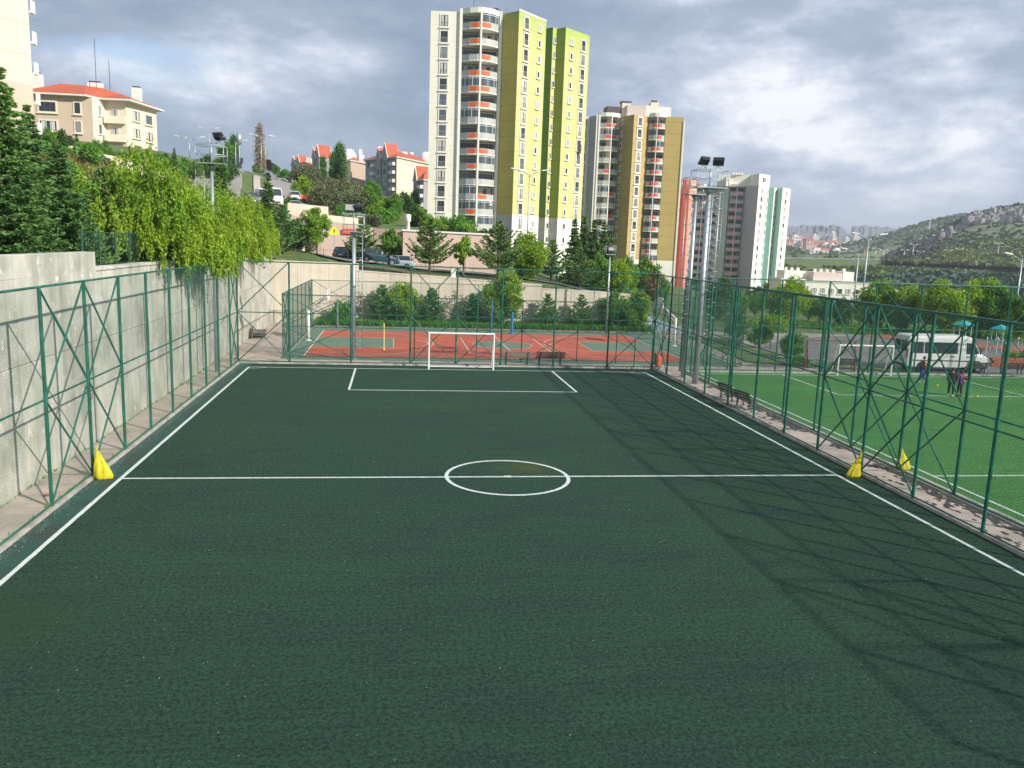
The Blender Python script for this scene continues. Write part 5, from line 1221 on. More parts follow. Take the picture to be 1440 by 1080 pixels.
def broadleaf(seed, h, r, th, n, lm, leaf=.16, squash=1.0, clumps=34, tr=.09, cat='tree', droop=0.0, name='broadleaf_tree', bark=None, ragged=.35):
    rs = np.random.RandomState(seed); b = MB()
    cz = th + (h - th) * .5; rz = (h - th) * .5 * squash
    b.path([(0, 0, -.3), (rs.normal(0, .03), rs.normal(0, .03), th * .6), (rs.normal(0, .06), rs.normal(0, .06), th + (h - th) * .55)], [tr * 1.25, tr, tr * .4], 8)
    C = []
    for i in range(clumps):
        d = rs.normal(size=3); d /= np.linalg.norm(d); q = rs.uniform(.35, 1) ** .5
        rr = 1 + rs.uniform(-ragged, ragged * .6)
        c = np.array([d[0] * r * q * rr, d[1] * r * q * rr, cz + d[2] * rz * q * rr])
        taper = 1 - .35 * max(0, (c[2] - cz) / rz); c[:2] *= taper
        C.append((c, rs.uniform(.17, .36) * r))
        if i % 2 == 0:
            z0 = th * .8 + (c[2] - th) * .35
            b.path([(0, 0, max(z0, th * .7)), tuple(c * np.array([.55, .55, 1]) - np.array([0, 0, .12 * r])), tuple(c)], [tr * .38, tr * .22, .012], 5)
    per = n // clumps; Ps = []
    for c, s in C:
        p = rs.normal(size=(per, 3)); ln = np.linalg.norm(p, axis=1)[:, None]; p = p / ln * np.minimum(ln, 2.1) * .62
        p = p * s + c
        if droop: p[:, 2] -= droop * rs.uniform(0, 1, per) ** 2 * s * 2.5
        Ps.append(p)
    return tree_obj(name, b, leaves(np.concatenate(Ps), leaf, rs), lm, cat, bark)
def conifer(seed, h, r, base, tiers, per, lm, leaf=.13, up=.25, droop=.25, nb=9, name='conifer', tr=.12, power=1.0, jit=.25, n_leaf=34, bark=None):
    rs = np.random.RandomState(seed); b = MB(); b.path([(0, 0, -.3), (0, 0, h * .5), (0, 0, h)], [tr * 1.2, tr * .7, .015], 8)
    Ps = []; Ds = []
    for k in range(tiers):
        f = (k + rs.uniform(-.3, .3)) / tiers; z = base + (h - base) * max(0, f)
        L = r * (1 - f) ** power * rs.uniform(1 - jit, 1 + jit * .4) + .12
        m = max(4, int(nb * (1 - f * .45)))
        for j in range(m):
            a = 2 * math.pi * (j + rs.uniform(-.35, .35)) / m + k * 1.1; l = L * rs.uniform(.65, 1.12)
            t = np.linspace(.08, 1, 7); el = up + rs.normal(0, .08)
            x = t * l; zc = z + x * math.sin(el) - droop * (t ** 2) * l * .6 + (.18 * l * t ** 5 if droop > 0 else 0)
            pts = np.stack([np.cos(a) * x, np.sin(a) * x, zc], -1)
            b.path([tuple(pts[0] * np.array([0, 0, 1])), tuple(pts[3]), tuple(pts[6])], [.03 + .01 * l, .018, .006], 4)
            q = int(n_leaf * per * (l / r + .25))
            tt = rs.uniform(.12, 1.03, q); idx = np.clip(tt * 6, 0, 5.999); i0 = idx.astype(int); fr = (idx - i0)[:, None]
            p = pts[i0] * (1 - fr) + pts[np.minimum(i0 + 1, 6)] * fr
            wid = l * .26 * (1.12 - tt) + .06
            side = np.array([-math.sin(a), math.cos(a), 0]); off = rs.uniform(-1, 1, q)
            p = p + side * (off * wid)[:, None]; p[:, 2] += rs.normal(0, .045, q) - np.abs(off) * wid * .18
            dirn = np.array([math.cos(a), math.sin(a), math.sin(el) * .5]) + side * off[:, None] * 1.1
            Ps.append(p); Ds.append(dirn)
    P = np.concatenate(Ps); D = np.concatenate(Ds)
    return tree_obj(name, b, leaves(P, leaf, rs, dirs=D, asp=2.6), lm, 'tree', bark)
def willow(seed, h, r, th, strands, lm, leaf=.15, name='drooping_tree', slen=(1.0, 3.2), n_per=70, dome=.5):
    rs = np.random.RandomState(seed); b = MB(); b.path([(0, 0, -.4), (.1, 0, th), (.15, .1, h * .8)], [.2, .15, .05], 8)
    Ps = []; Ds = []
    for i in range(strands):
        d = rs.normal(size=3); d[2] = abs(d[2]) * .9 - .1; d /= np.linalg.norm(d); q = rs.uniform(.3, 1) ** .45
        c = np.array([d[0] * r * q, d[1] * r * q, th + (h - th) * (dome * .3 + (1 - dome * .3) * max(0, d[2]) * q * rs.uniform(.75, 1.05))])
        if i % 9 == 0: b.path([(0.1, 0, th * .9), tuple(c * np.array([.5, .5, .85])), tuple(c)], [.07, .045, .012], 5)
        L = rs.uniform(*slen); t = rs.uniform(0, 1, n_per)
        out = np.array([d[0], d[1], 0]) * rs.uniform(.1, .45)
        p = c + out * (t[:, None] ** .6) * L * .5; p[:, 2] -= t * L
        p += rs.normal(0, .12, (n_per, 3)) * (1.15 - t[:, None] * .8)
        Ps.append(p); Ds.append(np.tile(np.array([d[0] * .25, d[1] * .25, -1.0]), (n_per, 1)))
    P = np.concatenate(Ps); D = np.concatenate(Ds); keep = (P[:, 2] > .35) | (np.repeat(rs.uniform(0, 1, strands), n_per) < .07); P = P[keep]; D = D[keep]
    return tree_obj(name, b, leaves(P, leaf, rs, dirs=D, asp=1.9), lm, 'tree')
def poplar(seed, h, r, n, lm, leaf=.22, name='poplar'):
    rs = np.random.RandomState(seed); b = MB(); b.path([(0, 0, -.3), (0, 0, h * .9)], [.18, .03], 7)
    z = rs.uniform(.06, 1, 60); P = []
    for f in z:
        a = rs.uniform(0, 6.28); R_ = r * math.sin(math.pi * min(1, .14 + f * .84)) ** .7 * rs.uniform(.4, .95)
        c = np.array([math.cos(a) * R_ * .7, math.sin(a) * R_ * .7, f * h * .97])
        b.path([(0, 0, max(.3, c[2] - .12 * h)), tuple(c)], [.04, .01], 4)
        p = rs.normal(size=(n // 60, 3)) * np.array([.28 * r, .28 * r, .055 * h]); P.append(p + c)
    return tree_obj(name, b, leaves(np.concatenate(P), leaf, rs), lm, 'tree', M_barkp)
def bush(seed, w, h, n, lm, leaf=.10, name='bush', cl=12):
    rs = np.random.RandomState(seed); P = []
    for i in range(cl):
        a = rs.uniform(0, 6.28); q = rs.uniform(0, .75); c = np.array([math.cos(a) * w * q, math.sin(a) * w * q, h * rs.uniform(.25, .72)])
        p = rs.normal(size=(n // cl, 3)); ln = np.linalg.norm(p, axis=1)[:, None]; p = p / ln * np.minimum(ln, 1.9) * .5
        P.append(p * np.array([w * .42, w * .42, h * .34]) + c)
    P = np.concatenate(P); P[:, 2] = np.maximum(P[:, 2], .03)
    b = MB()
    for k in range(5): a = k * 1.26; b.tube((0, 0, -.1), (math.cos(a) * w * .4, math.sin(a) * w * .4, h * .6), .03, .01, 5)
    t = empty(name, (0, 0, -500)); t['category'] = 'bush'; b.build('stem', M_bark, t); link(quads_mesh('foliage', leaves(P, leaf, rs), len(P), lm), 'foliage', t); t['label'] = 'bush'
    return t

_first = {}
def plant(proto, x, y, label, sc=1.0, rz=None, group=None, z=None, sx=None, cat=None):
    if id(proto) not in _first: _first[id(proto)] = 1; o = proto; new = True
    else: o = copy_tree(proto)
    o.location = (x, y, (H(x, y) if z is None else z) - .05)
    o.rotation_euler = (0, 0, rng.uniform(0, 6.28) if rz is None else rz)
    s = sc; o.scale = (s * (sx or 1), s * (sx or 1), s)
    o['label'] = label
    if cat: o['category'] = cat
    if group: o['group'] = group
    elif 'group' in o: del o['group']
    return o
# prototypes (unit heights near real sizes; scale adjusts)
F_big = conifer(1, 9.5, 2.5, .9, 30, 3.4, L_fir, leaf=.12, up=.12, droop=.45, nb=11, tr=.17, name='cedar_tree', power=.85)
F_big2 = conifer(2, 8.0, 2.7, .8, 26, 3.4, L_fir, leaf=.12, up=.15, droop=.4, nb=11, tr=.15, name='cedar_tree', power=.8)
F_ced = conifer(3, 5.6, 2.8, .9, 12, 2.1, L_fir2, leaf=.13, up=.50, droop=.10, nb=8, name='cedar_tree', power=1.05, jit=.3)
F_ced2 = conifer(4, 5.2, 2.5, .8, 12, 2.2, L_fir, leaf=.13, up=.45, droop=.12, nb=8, name='cedar_tree', power=1.0, jit=.35)
F_spr = conifer(5, 9.0, 1.9, .6, 26, 1.6, L_fir2, leaf=.20, up=.05, droop=.35, nb=8, name='spruce_tree', power=.9)
F_small = conifer(6, 3.4, 1.25, .5, 13, 1.5, L_fir, leaf=.10, up=.3, droop=.15, nb=8, name='young_pine', power=.8)
W_1 = willow(11, 6.8, 2.9, 1.6, 430, L_yel, leaf=.095, name='weeping_tree', slen=(.5, 2.1), n_per=80)
W_2 = willow(12, 5.6, 3.1, 1.2, 430, L_yel, leaf=.095, name='weeping_tree', slen=(.6, 2.3), n_per=80)
B_lol = broadleaf(21, 3.9, 1.2, 1.3, 5200, L_mid, .15, clumps=30, name='round_crowned_tree')
B_lol2 = broadleaf(22, 3.9, 1.0, 1.5, 3600, L_lime, .14, clumps=24, name='young_maple_tree', ragged=.5)
B_tall = broadleaf(23, 5.6, 1.25, 1.2, 5200, L_lime, .15, clumps=36, name='slim_leafy_tree', ragged=.5)
B_lime = broadleaf(24, 7.0, 2.7, 1.4, 9000, L_yel, .24, clumps=52, name='broadleaf_tree', tr=.14)
B_mid = broadleaf(25, 6.5, 2.5, 1.4, 9000, L_mid, .22, clumps=50, name='broadleaf_tree', tr=.14)
B_dark = broadleaf(26, 6.0, 2.6, 1.0, 9000, L_dark, .22, clumps=50, name='broadleaf_tree', tr=.14)
B_thin = broadleaf(27, 3.6, 1.0, .8, 420, L_olive, .10, clumps=20, name='sparse_tree')
B_plum = broadleaf(28, 4.2, 1.8, 1.0, 4200, L_plum, .2, clumps=30, name='plum_tree')
B_olv = broadleaf(29, 4.0, 3.4, .6, 9000, L_olive, .22, clumps=50, name='scrub_tree', squash=.9)
B_round = broadleaf(30, 2.9, 1.55, .7, 8000, L_mid, .13, clumps=46, name='clipped_round_tree', squash=1.0, ragged=.15)
P_1 = poplar(31, 15, 2.3, 11000, L_pop, .38)
P_2 = poplar(32, 9, 1.5, 5200, L_pop, .30)
U_1 = bush(41, 1.0, 1.3, 2600, L_bush, .10); U_2 = bush(42, 1.0, 1.1, 2600, L_lime, .10); U_3 = bush(43, 1.0, 1.2, 2600, L_dark, .12)
U_ol = bush(44, 1.0, .9, 2000, L_olive, .10)

# -- left slope, behind the tall wall
plant(F_big, *(-4.45, 31.00, 7.20)[:2], 'big dark cedar in front of the peach apartment block at the left edge', .72)
plant(F_big2, *(-4.96, 37.00, 7.26)[:2], 'big dark cedar second from the left edge, right of the tallest one', .66)
plant(F_big, *(-9.22, 45.00, 6.88)[:2], 'dark cedar squeezed between and behind the two big left cedars', .60)
plant(F_ced2, *(-4.84, 42.00, 7.23)[:2], 'low dark cedar below the yellow-green trees above the left wall', .92)
plant(F_ced2, *(-3.50, 36.00, 7.17)[:2], 'small dark cedar just right of the two big ones above the wall', .5)
plant(F_spr, *(-10.03, 95.00, 9.35)[:2], 'thin brownish spruce behind the left floodlight mast', .95)
plant(F_spr, *(-4.05, 88.00, 8.86)[:2], 'narrow spruce standing before the white vans on the street', .80)
plant(W_1, *(-3.35, 43.00, 7.27)[:2], 'tall bright yellow-green weeping tree leaning over the left wall', 1.02, rz=.4)
plant(W_2, *(-3.02, 47.00, 7.26)[:2], 'broad yellow-green weeping tree in the middle of the left row', 1.0, rz=2.2)
plant(W_1, *(-2.80, 54.00, 7.21)[:2], 'yellow-green weeping tree directly behind the left floodlight mast', .92, rz=4.1)
plant(W_2, *(-2.66, 60.00, 7.18)[:2], 'yellow-green weeping tree right of the left mast', .92, rz=5.2)
plant(W_1, *(-2.60, 66.00, 7.14)[:2], 'last yellow-green weeping tree by the corner of the walls', .82, rz=1.1)
plant(W_2, *(-6.87, 52.00, 7.71)[:2], 'yellow-green tree half hidden uphill of the weeping row', .66, rz=.9)
plant(B_lime, *(-7.89, 64.00, 8.35)[:2], 'yellow-green round tree farther up behind the weeping row', .5)
plant(B_lime, *(-11.25, 58.00, 8.95)[:2], 'bright green tree between the cedars and the slope', .46)
plant(B_mid, *(-13.05, 62.00, 9.96)[:2], 'mid green tree right behind the second big cedar', .42)
plant(F_spr, *(-12.46, 70.00, 9.81)[:2], 'dark spruce on the grassy slope behind the yellow trees', .42)
plant(F_ced2, *(-2.14, 84.00, 6.68)[:2], 'wide dark cedar above the corner of the back wall', .95)
plant(F_ced, *(-2.91, 80.00, 6.57)[:2], 'dark cedar at the left of the wide one above the wall corner', .72)
plant(B_dark, *(-1.22, 86.00, 6.55)[:2], 'dark leafy tree beside the wide cedar above the wall corner', .5)
# -- trees in the upper car park in front of the podium
plant(B_tall, *(0.94, 86.00, 6.27)[:2], 'slim lime green tree before the low peach wall', .98)
plant(F_ced2, *(5.47, 90.00, 5.68)[:2], 'dense dark cedar right behind the central short mast', .95, sx=1.0)
plant(F_ced2, *(4.12, 93.00, 5.87)[:2], 'dark cedar partly hidden by the central mast', .72)
plant(B_lol, *(8.14, 84.00, 5.49)[:2], 'round mid green tree over the parked hatchback', .92)
plant(F_ced, *(12.07, 81.00, 4.95)[:2], 'cedar with upswept branches before the podium wall, left one', .97)
plant(B_lol2, *(15.33, 81.00, 4.70)[:2], 'small yellow-green maple between the two upswept cedars', .98)
plant(F_ced, *(18.77, 81.00, 4.53)[:2], 'cedar with upswept branches right of the small maple', 1.06)
plant(B_lime, *(22.24, 84.00, 4.20)[:2], 'yellow-green tree before the white base of the lime tower', .68)
plant(F_spr, *(23.22, 95.00, 4.58)[:2], 'thin spruce behind the yellow-green tree at the lime tower', .55)
plant(F_ced2, *(25.81, 90.00, 4.32)[:2], 'dark cedar right of the yellow-green tree at the tower foot', .95)
for i, (px, py, Y, s, lb) in enumerate((( (29.94, 98.00), 0, 0, .90, 'left of the row'), ((31.99, 102.00), 0, 0, 1.0, 'second of the row'), ((32.32, 98.00), 0, 0, .95, 'middle of the row'), ((35.08, 104.00), 0, 0, 1.0, 'fourth of the row'), ((35.07, 100.00), 0, 0, .82, 'right end of the row'))):
    plant(F_spr, *px, 'tall olive spruce between the lime and tan towers, ' + lb, s)
plant(B_mid, *(36.03, 96.00), 'broad green tree at the foot of the tan tower', .75)
plant(B_mid, *(38.85, 98.00), 'green tree right of the broad one at the tan tower', .82)
plant(B_lime, *(32.82, 88.00), 'lighter green tree in front of the foot of the tan tower', .6)
plant(B_mid, *(30.59, 88.00), 'green tree under the olive spruces', .62)
plant(F_ced, *(28.16, 86.00), 'cedar in front of the olive spruces', .75)
plant(B_mid, *(41.60, 100.00), 'green tree just left of the coral tower base', .62)
B_rust = broadleaf(51, 5.0, 1.4, 1.0, 3200, L_brown, .16, clumps=30, name='broadleaf_tree')
plant(B_rust, *(37.57, 90.00), 'rusty brown tree among green ones behind the court corner', .85)
# -- trees standing before the sunlit back wall
plant(B_lime, 9.4, 77.2, 'leafy green tree against the back wall, left of the goal', .56, z=.05)
plant(F_small, 7.6, 77.3, 'dark pine beside the leafy tree, leftmost along the back wall', 1.15, z=.05)
plant(F_small, 12.2, 77.3, 'small dark pine before the back wall above the goal', 1.1, z=.05)
plant(B_thin, 14.4, 77.4, 'bare thin sapling before the back wall', 1.0, z=.05)
plant(F_small, 16.0, 77.3, 'smallest dark pine before the back wall', .98, z=.05)
plant(B_lime, 18.8, 77.1, 'tall leafy green tree in the middle of the back wall', .74, z=.05)
plant(F_ced2, 23.2, 77.1, 'blue-green cedar before the back wall right of the tall leafy tree', .68, z=.05)
plant(F_ced2, 26.4, 77.0, 'wide blue-green cedar before the back wall by the light pole', .68, z=.05)
plant(B_mid, 29.6, 77.2, 'leafy tree at the right end of the back wall', .55, z=.05)
plant(B_lime, 31.6, 76.8, 'yellow-green tree behind the right court corner', .55, z=.05)
plant(B_thin, 5.6, 77.4, 'thin bare sapling left of the first pine at the back wall', .9, z=.05)
plant(U_1, 3.9, 77.0, 'round ivy-green bush at the left end of the back wall', 1.75, z=0, sx=.75)
for i in range(9): plant(U_1, 6 + i * 1.1 + rng.uniform(-.3, .3), 77.8, 'low green creeper bush at the foot of the back wall', .42, z=0, group='low bushes at the foot of the back wall')
for i in range(7): plant(U_3, 26 + i * 1.1, 77.9, 'low dark bush under the trees at the right end of the back wall', .8, z=0, group='dark bushes at the right end of the back wall')
# -- right side, parking and lawn
plant(B_round, *(39.20, 59.11, 0.00)[:2], 'round clipped bush-tree nearest to the green pitch', .66, z=0)
plant(B_round, *(39.42, 65.95, 0.00)[:2], 'round clipped bush-tree second from the green pitch', .66, z=0)
plant(F_small, *(38.80, 69.31, 0.00)[:2], 'conical dark bush behind the court corner', 1.1, z=0)
plant(U_2, *(37.80, 55.34, 0.00)[:2], 'low yellow-green bush at the foot of the clipped round tree', .8, z=0)
B_umb = broadleaf(52, 3.4, 1.9, 2.0, 3600, L_lime, .14, clumps=30, name='umbrella_tree', squash=.7, tr=.05)
plant(B_umb, *(40.34, 65.61, 0.00)[:2], 'thin leaning tree with flat light crown by the car park', .8, z=0)
row = [(1104, 452, 92, .8, B_lime, 'yellow-green tree in front of the teal tower'), (1094, 455, 98, .5, B_mid, 'green tree just left of the teal tower foot tree'), (1136, 455, 104, .58, B_lime, 'yellow-green tree before the low white building, left'), (1152, 458, 98, .55, B_mid, 'mid green tree before the low white building'), (1180, 460, 96, .55, B_dark, 'dark tree before the low white building, right'),
       (1232, 462, 84, .8, B_lime, 'yellow-green tree left of the tall slim one'), (1247, 462, 88, 1.1, B_tall, 'tall slim yellow-green tree rising over the lawn row'), (1270, 464, 82, .72, B_lime, 'yellow-green tree in the lawn row, left of the plum tree'), (1300, 466, 84, 1.0, B_plum, 'dark plum-coloured tree in the lawn row'),
       (1325, 466, 78, .80, B_lime, 'yellow-green tree above the minibus, left'), (1352, 466, 80, .82, B_lime, 'yellow-green tree above the minibus, middle'), (1378, 468, 80, .86, B_lime, 'yellow-green tree above the minibus, right'), (1402, 468, 78, .8, B_mid, 'green tree right of the playground roofs'), (1436, 470, 76, .72, B_lime, 'yellow-green tree at the right edge of the photo'), (1210, 462, 100, .5, B_mid, 'small green tree between the two street lamps'), (1062, 440, 105, .5, B_mid, 'green tree before the balconies of the teal tower'), (1035, 440, 98, .55, B_mid, 'green tree behind the right court fence'), (1010, 445, 92, .8, B_dark, 'dark tree behind the floodlight masts')]
xy_row = [(54.61, 92.00), (56.68, 98.00), (63.87, 104.00), (62.26, 98.00), (63.84, 96.00), (61.33, 84.00), (65.16, 88.00), (63.25, 82.00), (67.16, 84.00), (64.99, 78.00), (68.67, 80.00), (70.85, 80.00), (71.26, 78.00), (72.41, 76.00), (69.14, 100.00), (56.73, 105.00), (51.01, 98.00), (46.27, 92.00)]
for (px, py, Y, s, pr_, lb), (x, y) in zip(row, xy_row): plant(pr_, x, y, lb, s)
for i in range(16):
    x, y = 76 + i * 3.1 + rng.uniform(-1, 1), 88 + rng.uniform(-6, 8); plant(rng.choice([U_3, U_1]), x, y, 'dark hedge bush under the lawn trees', rng.uniform(1.2, 1.9), group='hedge bushes under the lawn trees')
tufts('lawn_grass', 16000, (lambda rs, n: (lambda x, y: (x, y, hts(x, y)))(rs.uniform(56, 110, n), rs.uniform(78.6, 100, n))), .10, M_grass, hgt=.35)
b = MB()
for k in range(34):      # pale rocks lying on the slope
    x, y = rng.uniform(-30, -12), rng.uniform(55, 100); z = H(x, y); r_ = rng.uniform(.25, .7)
    P_ = [(x + r_ * rng.uniform(.6, 1.2) * math.cos(i * 1.05), y + r_ * rng.uniform(.6, 1.2) * math.sin(i * 1.05), z - .1) for i in range(6)] + [(x + r_ * .5 * math.cos(i * 1.05 + .3), y + r_ * .5 * math.sin(i * 1.05 + .3), z + r_ * rng.uniform(.5, .9)) for i in range(6)]
    b.add(P_, [(i, (i + 1) % 6, 6 + (i + 1) % 6, 6 + i) for i in range(6)] + [tuple(range(6, 12))])
b.build('slope_rocks', mat('pale_rock', (.50, .46, .40), .9, .2, 2, .5, 6, coords='World'), kind='stuff')
# -- hillside hedge and shrubs on the left
hx = [(-29.64, 100.00, 17.46), (-27.50, 104.00, 18.03), (-25.72, 108.00, 17.75), (-23.68, 112.00, 17.16), (-22.31, 118.00, 16.80), (-21.27, 126.00, 16.56), (-19.89, 134.00, 16.42), (-19.29, 146.00, 16.39)]
k = 0
for i in range(len(hx) - 1):
    A = Vector(hx[i]); B2 = Vector(hx[i + 1]); n = max(3, int((B2 - A).length / 2.0))
    for j in range(n):
        p = A.lerp(B2, (j + rng.uniform(-.2, .2)) / n); pr_ = [B_mid, B_dark, F_spr, U_1, B_mid, F_ced2][k % 6]; k += 1
        s = {id(U_1): 2.2, id(F_spr): .42, id(F_ced2): .66}.get(id(pr_), .52) * rng.uniform(.8, 1.2)
        plant(pr_, p.x + rng.uniform(-.5, .5), p.y + 1.5, {id(U_1): 'rounded bush', id(F_spr): 'small spruce', id(F_ced2): 'small cedar', id(B_dark): 'dark shrubby tree'}.get(id(pr_), 'green shrubby tree') + ' in the hedge on the left hill below the house', s, group='hedge on the left hill', z=H(p.x, p.y + 1.5) - .1)
def on_slope(px_list, proto_fn, label, group):
    for (x, y) in px_list: pr_, s = proto_fn(); plant(pr_, x, y, label, s, group=group)
sl_ = []
for i in range(60): sl_.append((rng.uniform(-34, -9), rng.uniform(42, 100)))
on_slope(sl_, lambda: rng.choice([(U_1, rng.uniform(.8, 1.7)), (U_2, rng.uniform(.8, 1.6)), (U_ol, rng.uniform(.9, 1.6)), (U_2, 1.0)]), 'low wild bush on the grassy left slope', 'wild bushes on the left slope')
tufts('slope_grass', 60000, (lambda rs, n: (lambda x, y: (x, y, hts(x, y)))(rs.uniform(-40, -4, n), rs.uniform(20, 125, n))), .10, leafmat('slope_grass', (.15, .19, .035), .4, .3, (.22, .17, .06)), seed=4, hgt=.45)
# -- centre hill between street and podium
scr = [(440, 278, 150, 1.0), (462, 284, 146, 1.05), (483, 288, 140, 1.0), (497, 300, 135, .8), (432, 272, 170, .9), (455, 292, 132, .8)]
SX = [(-5.57, 150.00), (-2.60, 146.00), (0.26, 140.00), (2.11, 135.00), (-8.58, 170.00), (-2.26, 132.00)]
for i, ((x, y), q) in enumerate(zip(SX, scr)): plant(B_olv, x, y, 'grey-olive scrub mound on the rise beside the parked cars', q[3], group='olive scrub mounds beside the street')
CT = [(-14.19, 200.00, 'lime', 0.5, 'bright green tree at the roadside over the red awning, upper'),
      (-6.43, 140.00, 'lime', 0.62, 'bright lime tree over the red awning'),
      (-3.76, 138.00, 'u2', 1.8, 'yellow-green bush beside the red awning'),
      (-2.36, 140.00, 'plum', 0.9, 'dark leafless-looking shrub right of the red awning'),
      (-0.31, 140.00, 'thin', 1.6, 'bare shrub below the poplars'),
      (-11.04, 235.00, 'p1', 0.5, 'left and smaller of the two tall poplars'),
      (-5.18, 215.00, 'p1', 0.72, 'tallest poplar before the red-roofed blocks'),
      (-7.08, 222.00, 'p1', 0.6, 'poplar just left of the tallest one'),
      (12.45, 170.00, 'p2', 0.85, 'round-topped poplar left of the lime tower'),
      (4.45, 150.00, 'mid', 0.75, 'green tree below the cream red-roofed block, middle'),
      (1.98, 150.00, 'mid', 0.68, 'green tree left of the middle one below the red-roofed blocks'),
      (6.14, 160.00, 'lol2', 0.9, 'small round yellowish tree before the dark parked car'),
      (4.45, 135.00, 'lol', 1.1, 'round tree on the bank above the podium wall, left'),
      (8.58, 135.00, 'mid', 0.6, 'leafy tree on the bank above the podium wall, middle'),
      (7.00, 128.00, 'u1', 1.9, 'wide bush at the edge of the podium wall'),
      (12.26, 125.00, 'u3', 1.8, 'dark bush left of the white lime-tower face'),
      (12.18, 122.00, 'lol2', 0.8, 'small light tree at the corner of the lime tower'),
      (17.87, 118.00, 'u1', 2.2, 'large round bush on top of the podium wall'),
      (15.46, 118.00, 'u2', 1.0, 'small bush on the podium wall by the cream face'),
      (10.41, 150.00, 'dark', 0.6, 'dark tree beside the small grey gabled wing'),
      (-29.20, 262.00, 'plum', 1.05, 'dark plum tree at the top of the street'),
      (-26.17, 255.00, 'mid', 0.5, 'green bush-like tree right of the plum tree at the street top'),
      (-30.62, 250.00, 'u1', 2.2, 'green bush left of the plum tree at the street top'),
      (-30.52, 215.00, 'p2', 0.85, 'green poplar behind the head of the left floodlight mast'),
      (-30.93, 210.00, 'mid', 0.9, 'green tree behind the left mast platform'),
      (-18.66, 215.00, 'u1', 2.0, 'green bush on the central strip of the street'),
      (-2.04, 100.00, 'u3', 1.6, 'dark bush at the end of the peach garden wall'),
      (-0.77, 97.00, 'thin', 1.2, 'thin sapling at the peach garden wall'),
      (-6.71, 125.00, 'u3', 1.5, 'dark green bush near the parked vans'),
      (-3.39, 100.00, 'dark', 0.5, 'dark tree below the parked vans'),
      (-2.03, 100.00, 'mid', 0.45, 'small green tree by the garden wall'),
      (-7.93, 118.00, 'ced', 0.6, 'dark cedar below the white vans')]
for (x, y, kind, s, lb) in CT: plant({'lime': B_lime, 'mid': B_mid, 'dark': B_dark, 'lol': B_lol, 'lol2': B_lol2, 'plum': B_plum, 'p1': P_1, 'p2': P_2, 'u1': U_1, 'u2': U_2, 'u3': U_3, 'ced': F_ced2, 'thin': B_thin, 'spr': F_spr}[kind], x, y, lb, s)
for i in range(40):
    x, y = rng.uniform(0, 24), rng.uniform(116, 150); plant(rng.choice([U_1, U_3, U_2, U_ol]), x, y, 'bush on the green bank above the podium wall', rng.uniform(1.0, 2.0), group='bushes on the bank above the podium')
# bare autumn-coloured poplar far up the street
P_b = poplar(33, 12, 1.5, 3000, leafmat('bare_twig', (.28, .22, .12), .3, .1), .25); plant(P_b, *(-29.82, 250.00), 'pale leafless poplar at the top of the street', 1.15)
for p in (F_big, F_big2): pass

# ------------------------------------------------------------------ street lamps
def lamp(label, x, y, top, arms, z0=None, group=None, armL=1.8, tip=.35):
    z0 = H(x, y) if z0 is None else z0; h = top - z0
    t = empty('street_lamp', (x, y, z0), 0, label, 'street lamp', group)
    b = MB(); b.tube((0, 0, 0), (0, 0, h), .11, .06, 8); b.tube((0, 0, 0), (0, 0, .3), .16, n=8); b.build('pole', M_galv, t)
    for a in arms:
        dx, dy = math.cos(a), math.sin(a)
        b = MB(); b.path([(0, 0, h - .6), (dx * .25 * armL, dy * .25 * armL, h - .1), (dx * armL, dy * armL, h + tip)], [.045, .045, .035], 6); ar = b.build('arm', M_galv, t)
        b = MB(); c = Vector((dx * (armL + .4), dy * (armL + .4), h + tip + .08)); b.obox(c, (.95, .32, .14), Matrix.Rotation(a, 3, 'Z') @ Matrix.Rotation(R(-8), 3, 'Y')); b.build('lamp_head', M_white, ar, bevel=.04)
    return t
lamp('grey street lamp with three heads on the hill edge, left', *(-29.38, 165.00), 25.04, (R(10), R(170), R(120)), armL=1.9)
lamp('grey street lamp behind the three-headed one', *(-36.27, 215.00), 32.61, (R(5), R(180)), armL=1.6)
lamp('thin street lamp just right of the left floodlight mast', *(-22.93, 175.00), 25.85, (R(0),), armL=1.5)
lamp('tall street lamp on the central strip of the street', *(-22.58, 205.00), 30.48, (R(180), R(20)), armL=1.8)
lamp('street lamp farther up the street beside the tall one', *(-26.81, 240.00), 34.19, (R(10), R(170)), armL=2.0)
lamp('tall three-headed street lamp in front of the lime tower', *(26.45, 112.00), 17.41, (R(0), R(180), R(150)), armL=1.7)
lamp('double-headed street lamp on the right rising above the fences', *(64.15, 92.00), 10.19, (R(-5), R(175)), armL=1.3)
lamp('single-armed street lamp left of the double-headed one', *(66.63, 98.00), 8.44, (R(175),), armL=1.6)
lamp('single-armed street lamp at the right edge of the photo', *(74.68, 80.00), 8.39, (R(178),), armL=1.3)
# phone mast
x, y, zt = (-24.87, 190.00, 29.19); z0 = H(x, y)
t = empty('phone_mast', (x, y, z0), 0, 'grey phone mast with a round antenna drum at the top of the left road', 'phone mast')
h = zt - z0
rod('pole', (0, 0, 0), (0, 0, h - 2), .16, M_galv, t); b = MB(); b.lathe([(0, 0), (.55, 0), (.55, 2.2), (0, 2.2)], (0, 0, h - 2.2), 14); b.build('antenna_drum', M_galv, t)
for k, (dx, dz) in enumerate(((.5, -5.6), (-.5, -6.0), (.2, -6.6), (-.45, -4.8))): b = MB(); b.box((dx - .25, -.3, h + dz - .6), (dx + .25, .1, h + dz + .6)); b.build('equipment_box', M_dark, t)
b = MB(); b.lathe([(0, 0), (.35, .08), (.5, .25)], (.4, -.3, h - 8.4), 12); b.build('dish', M_white, t)

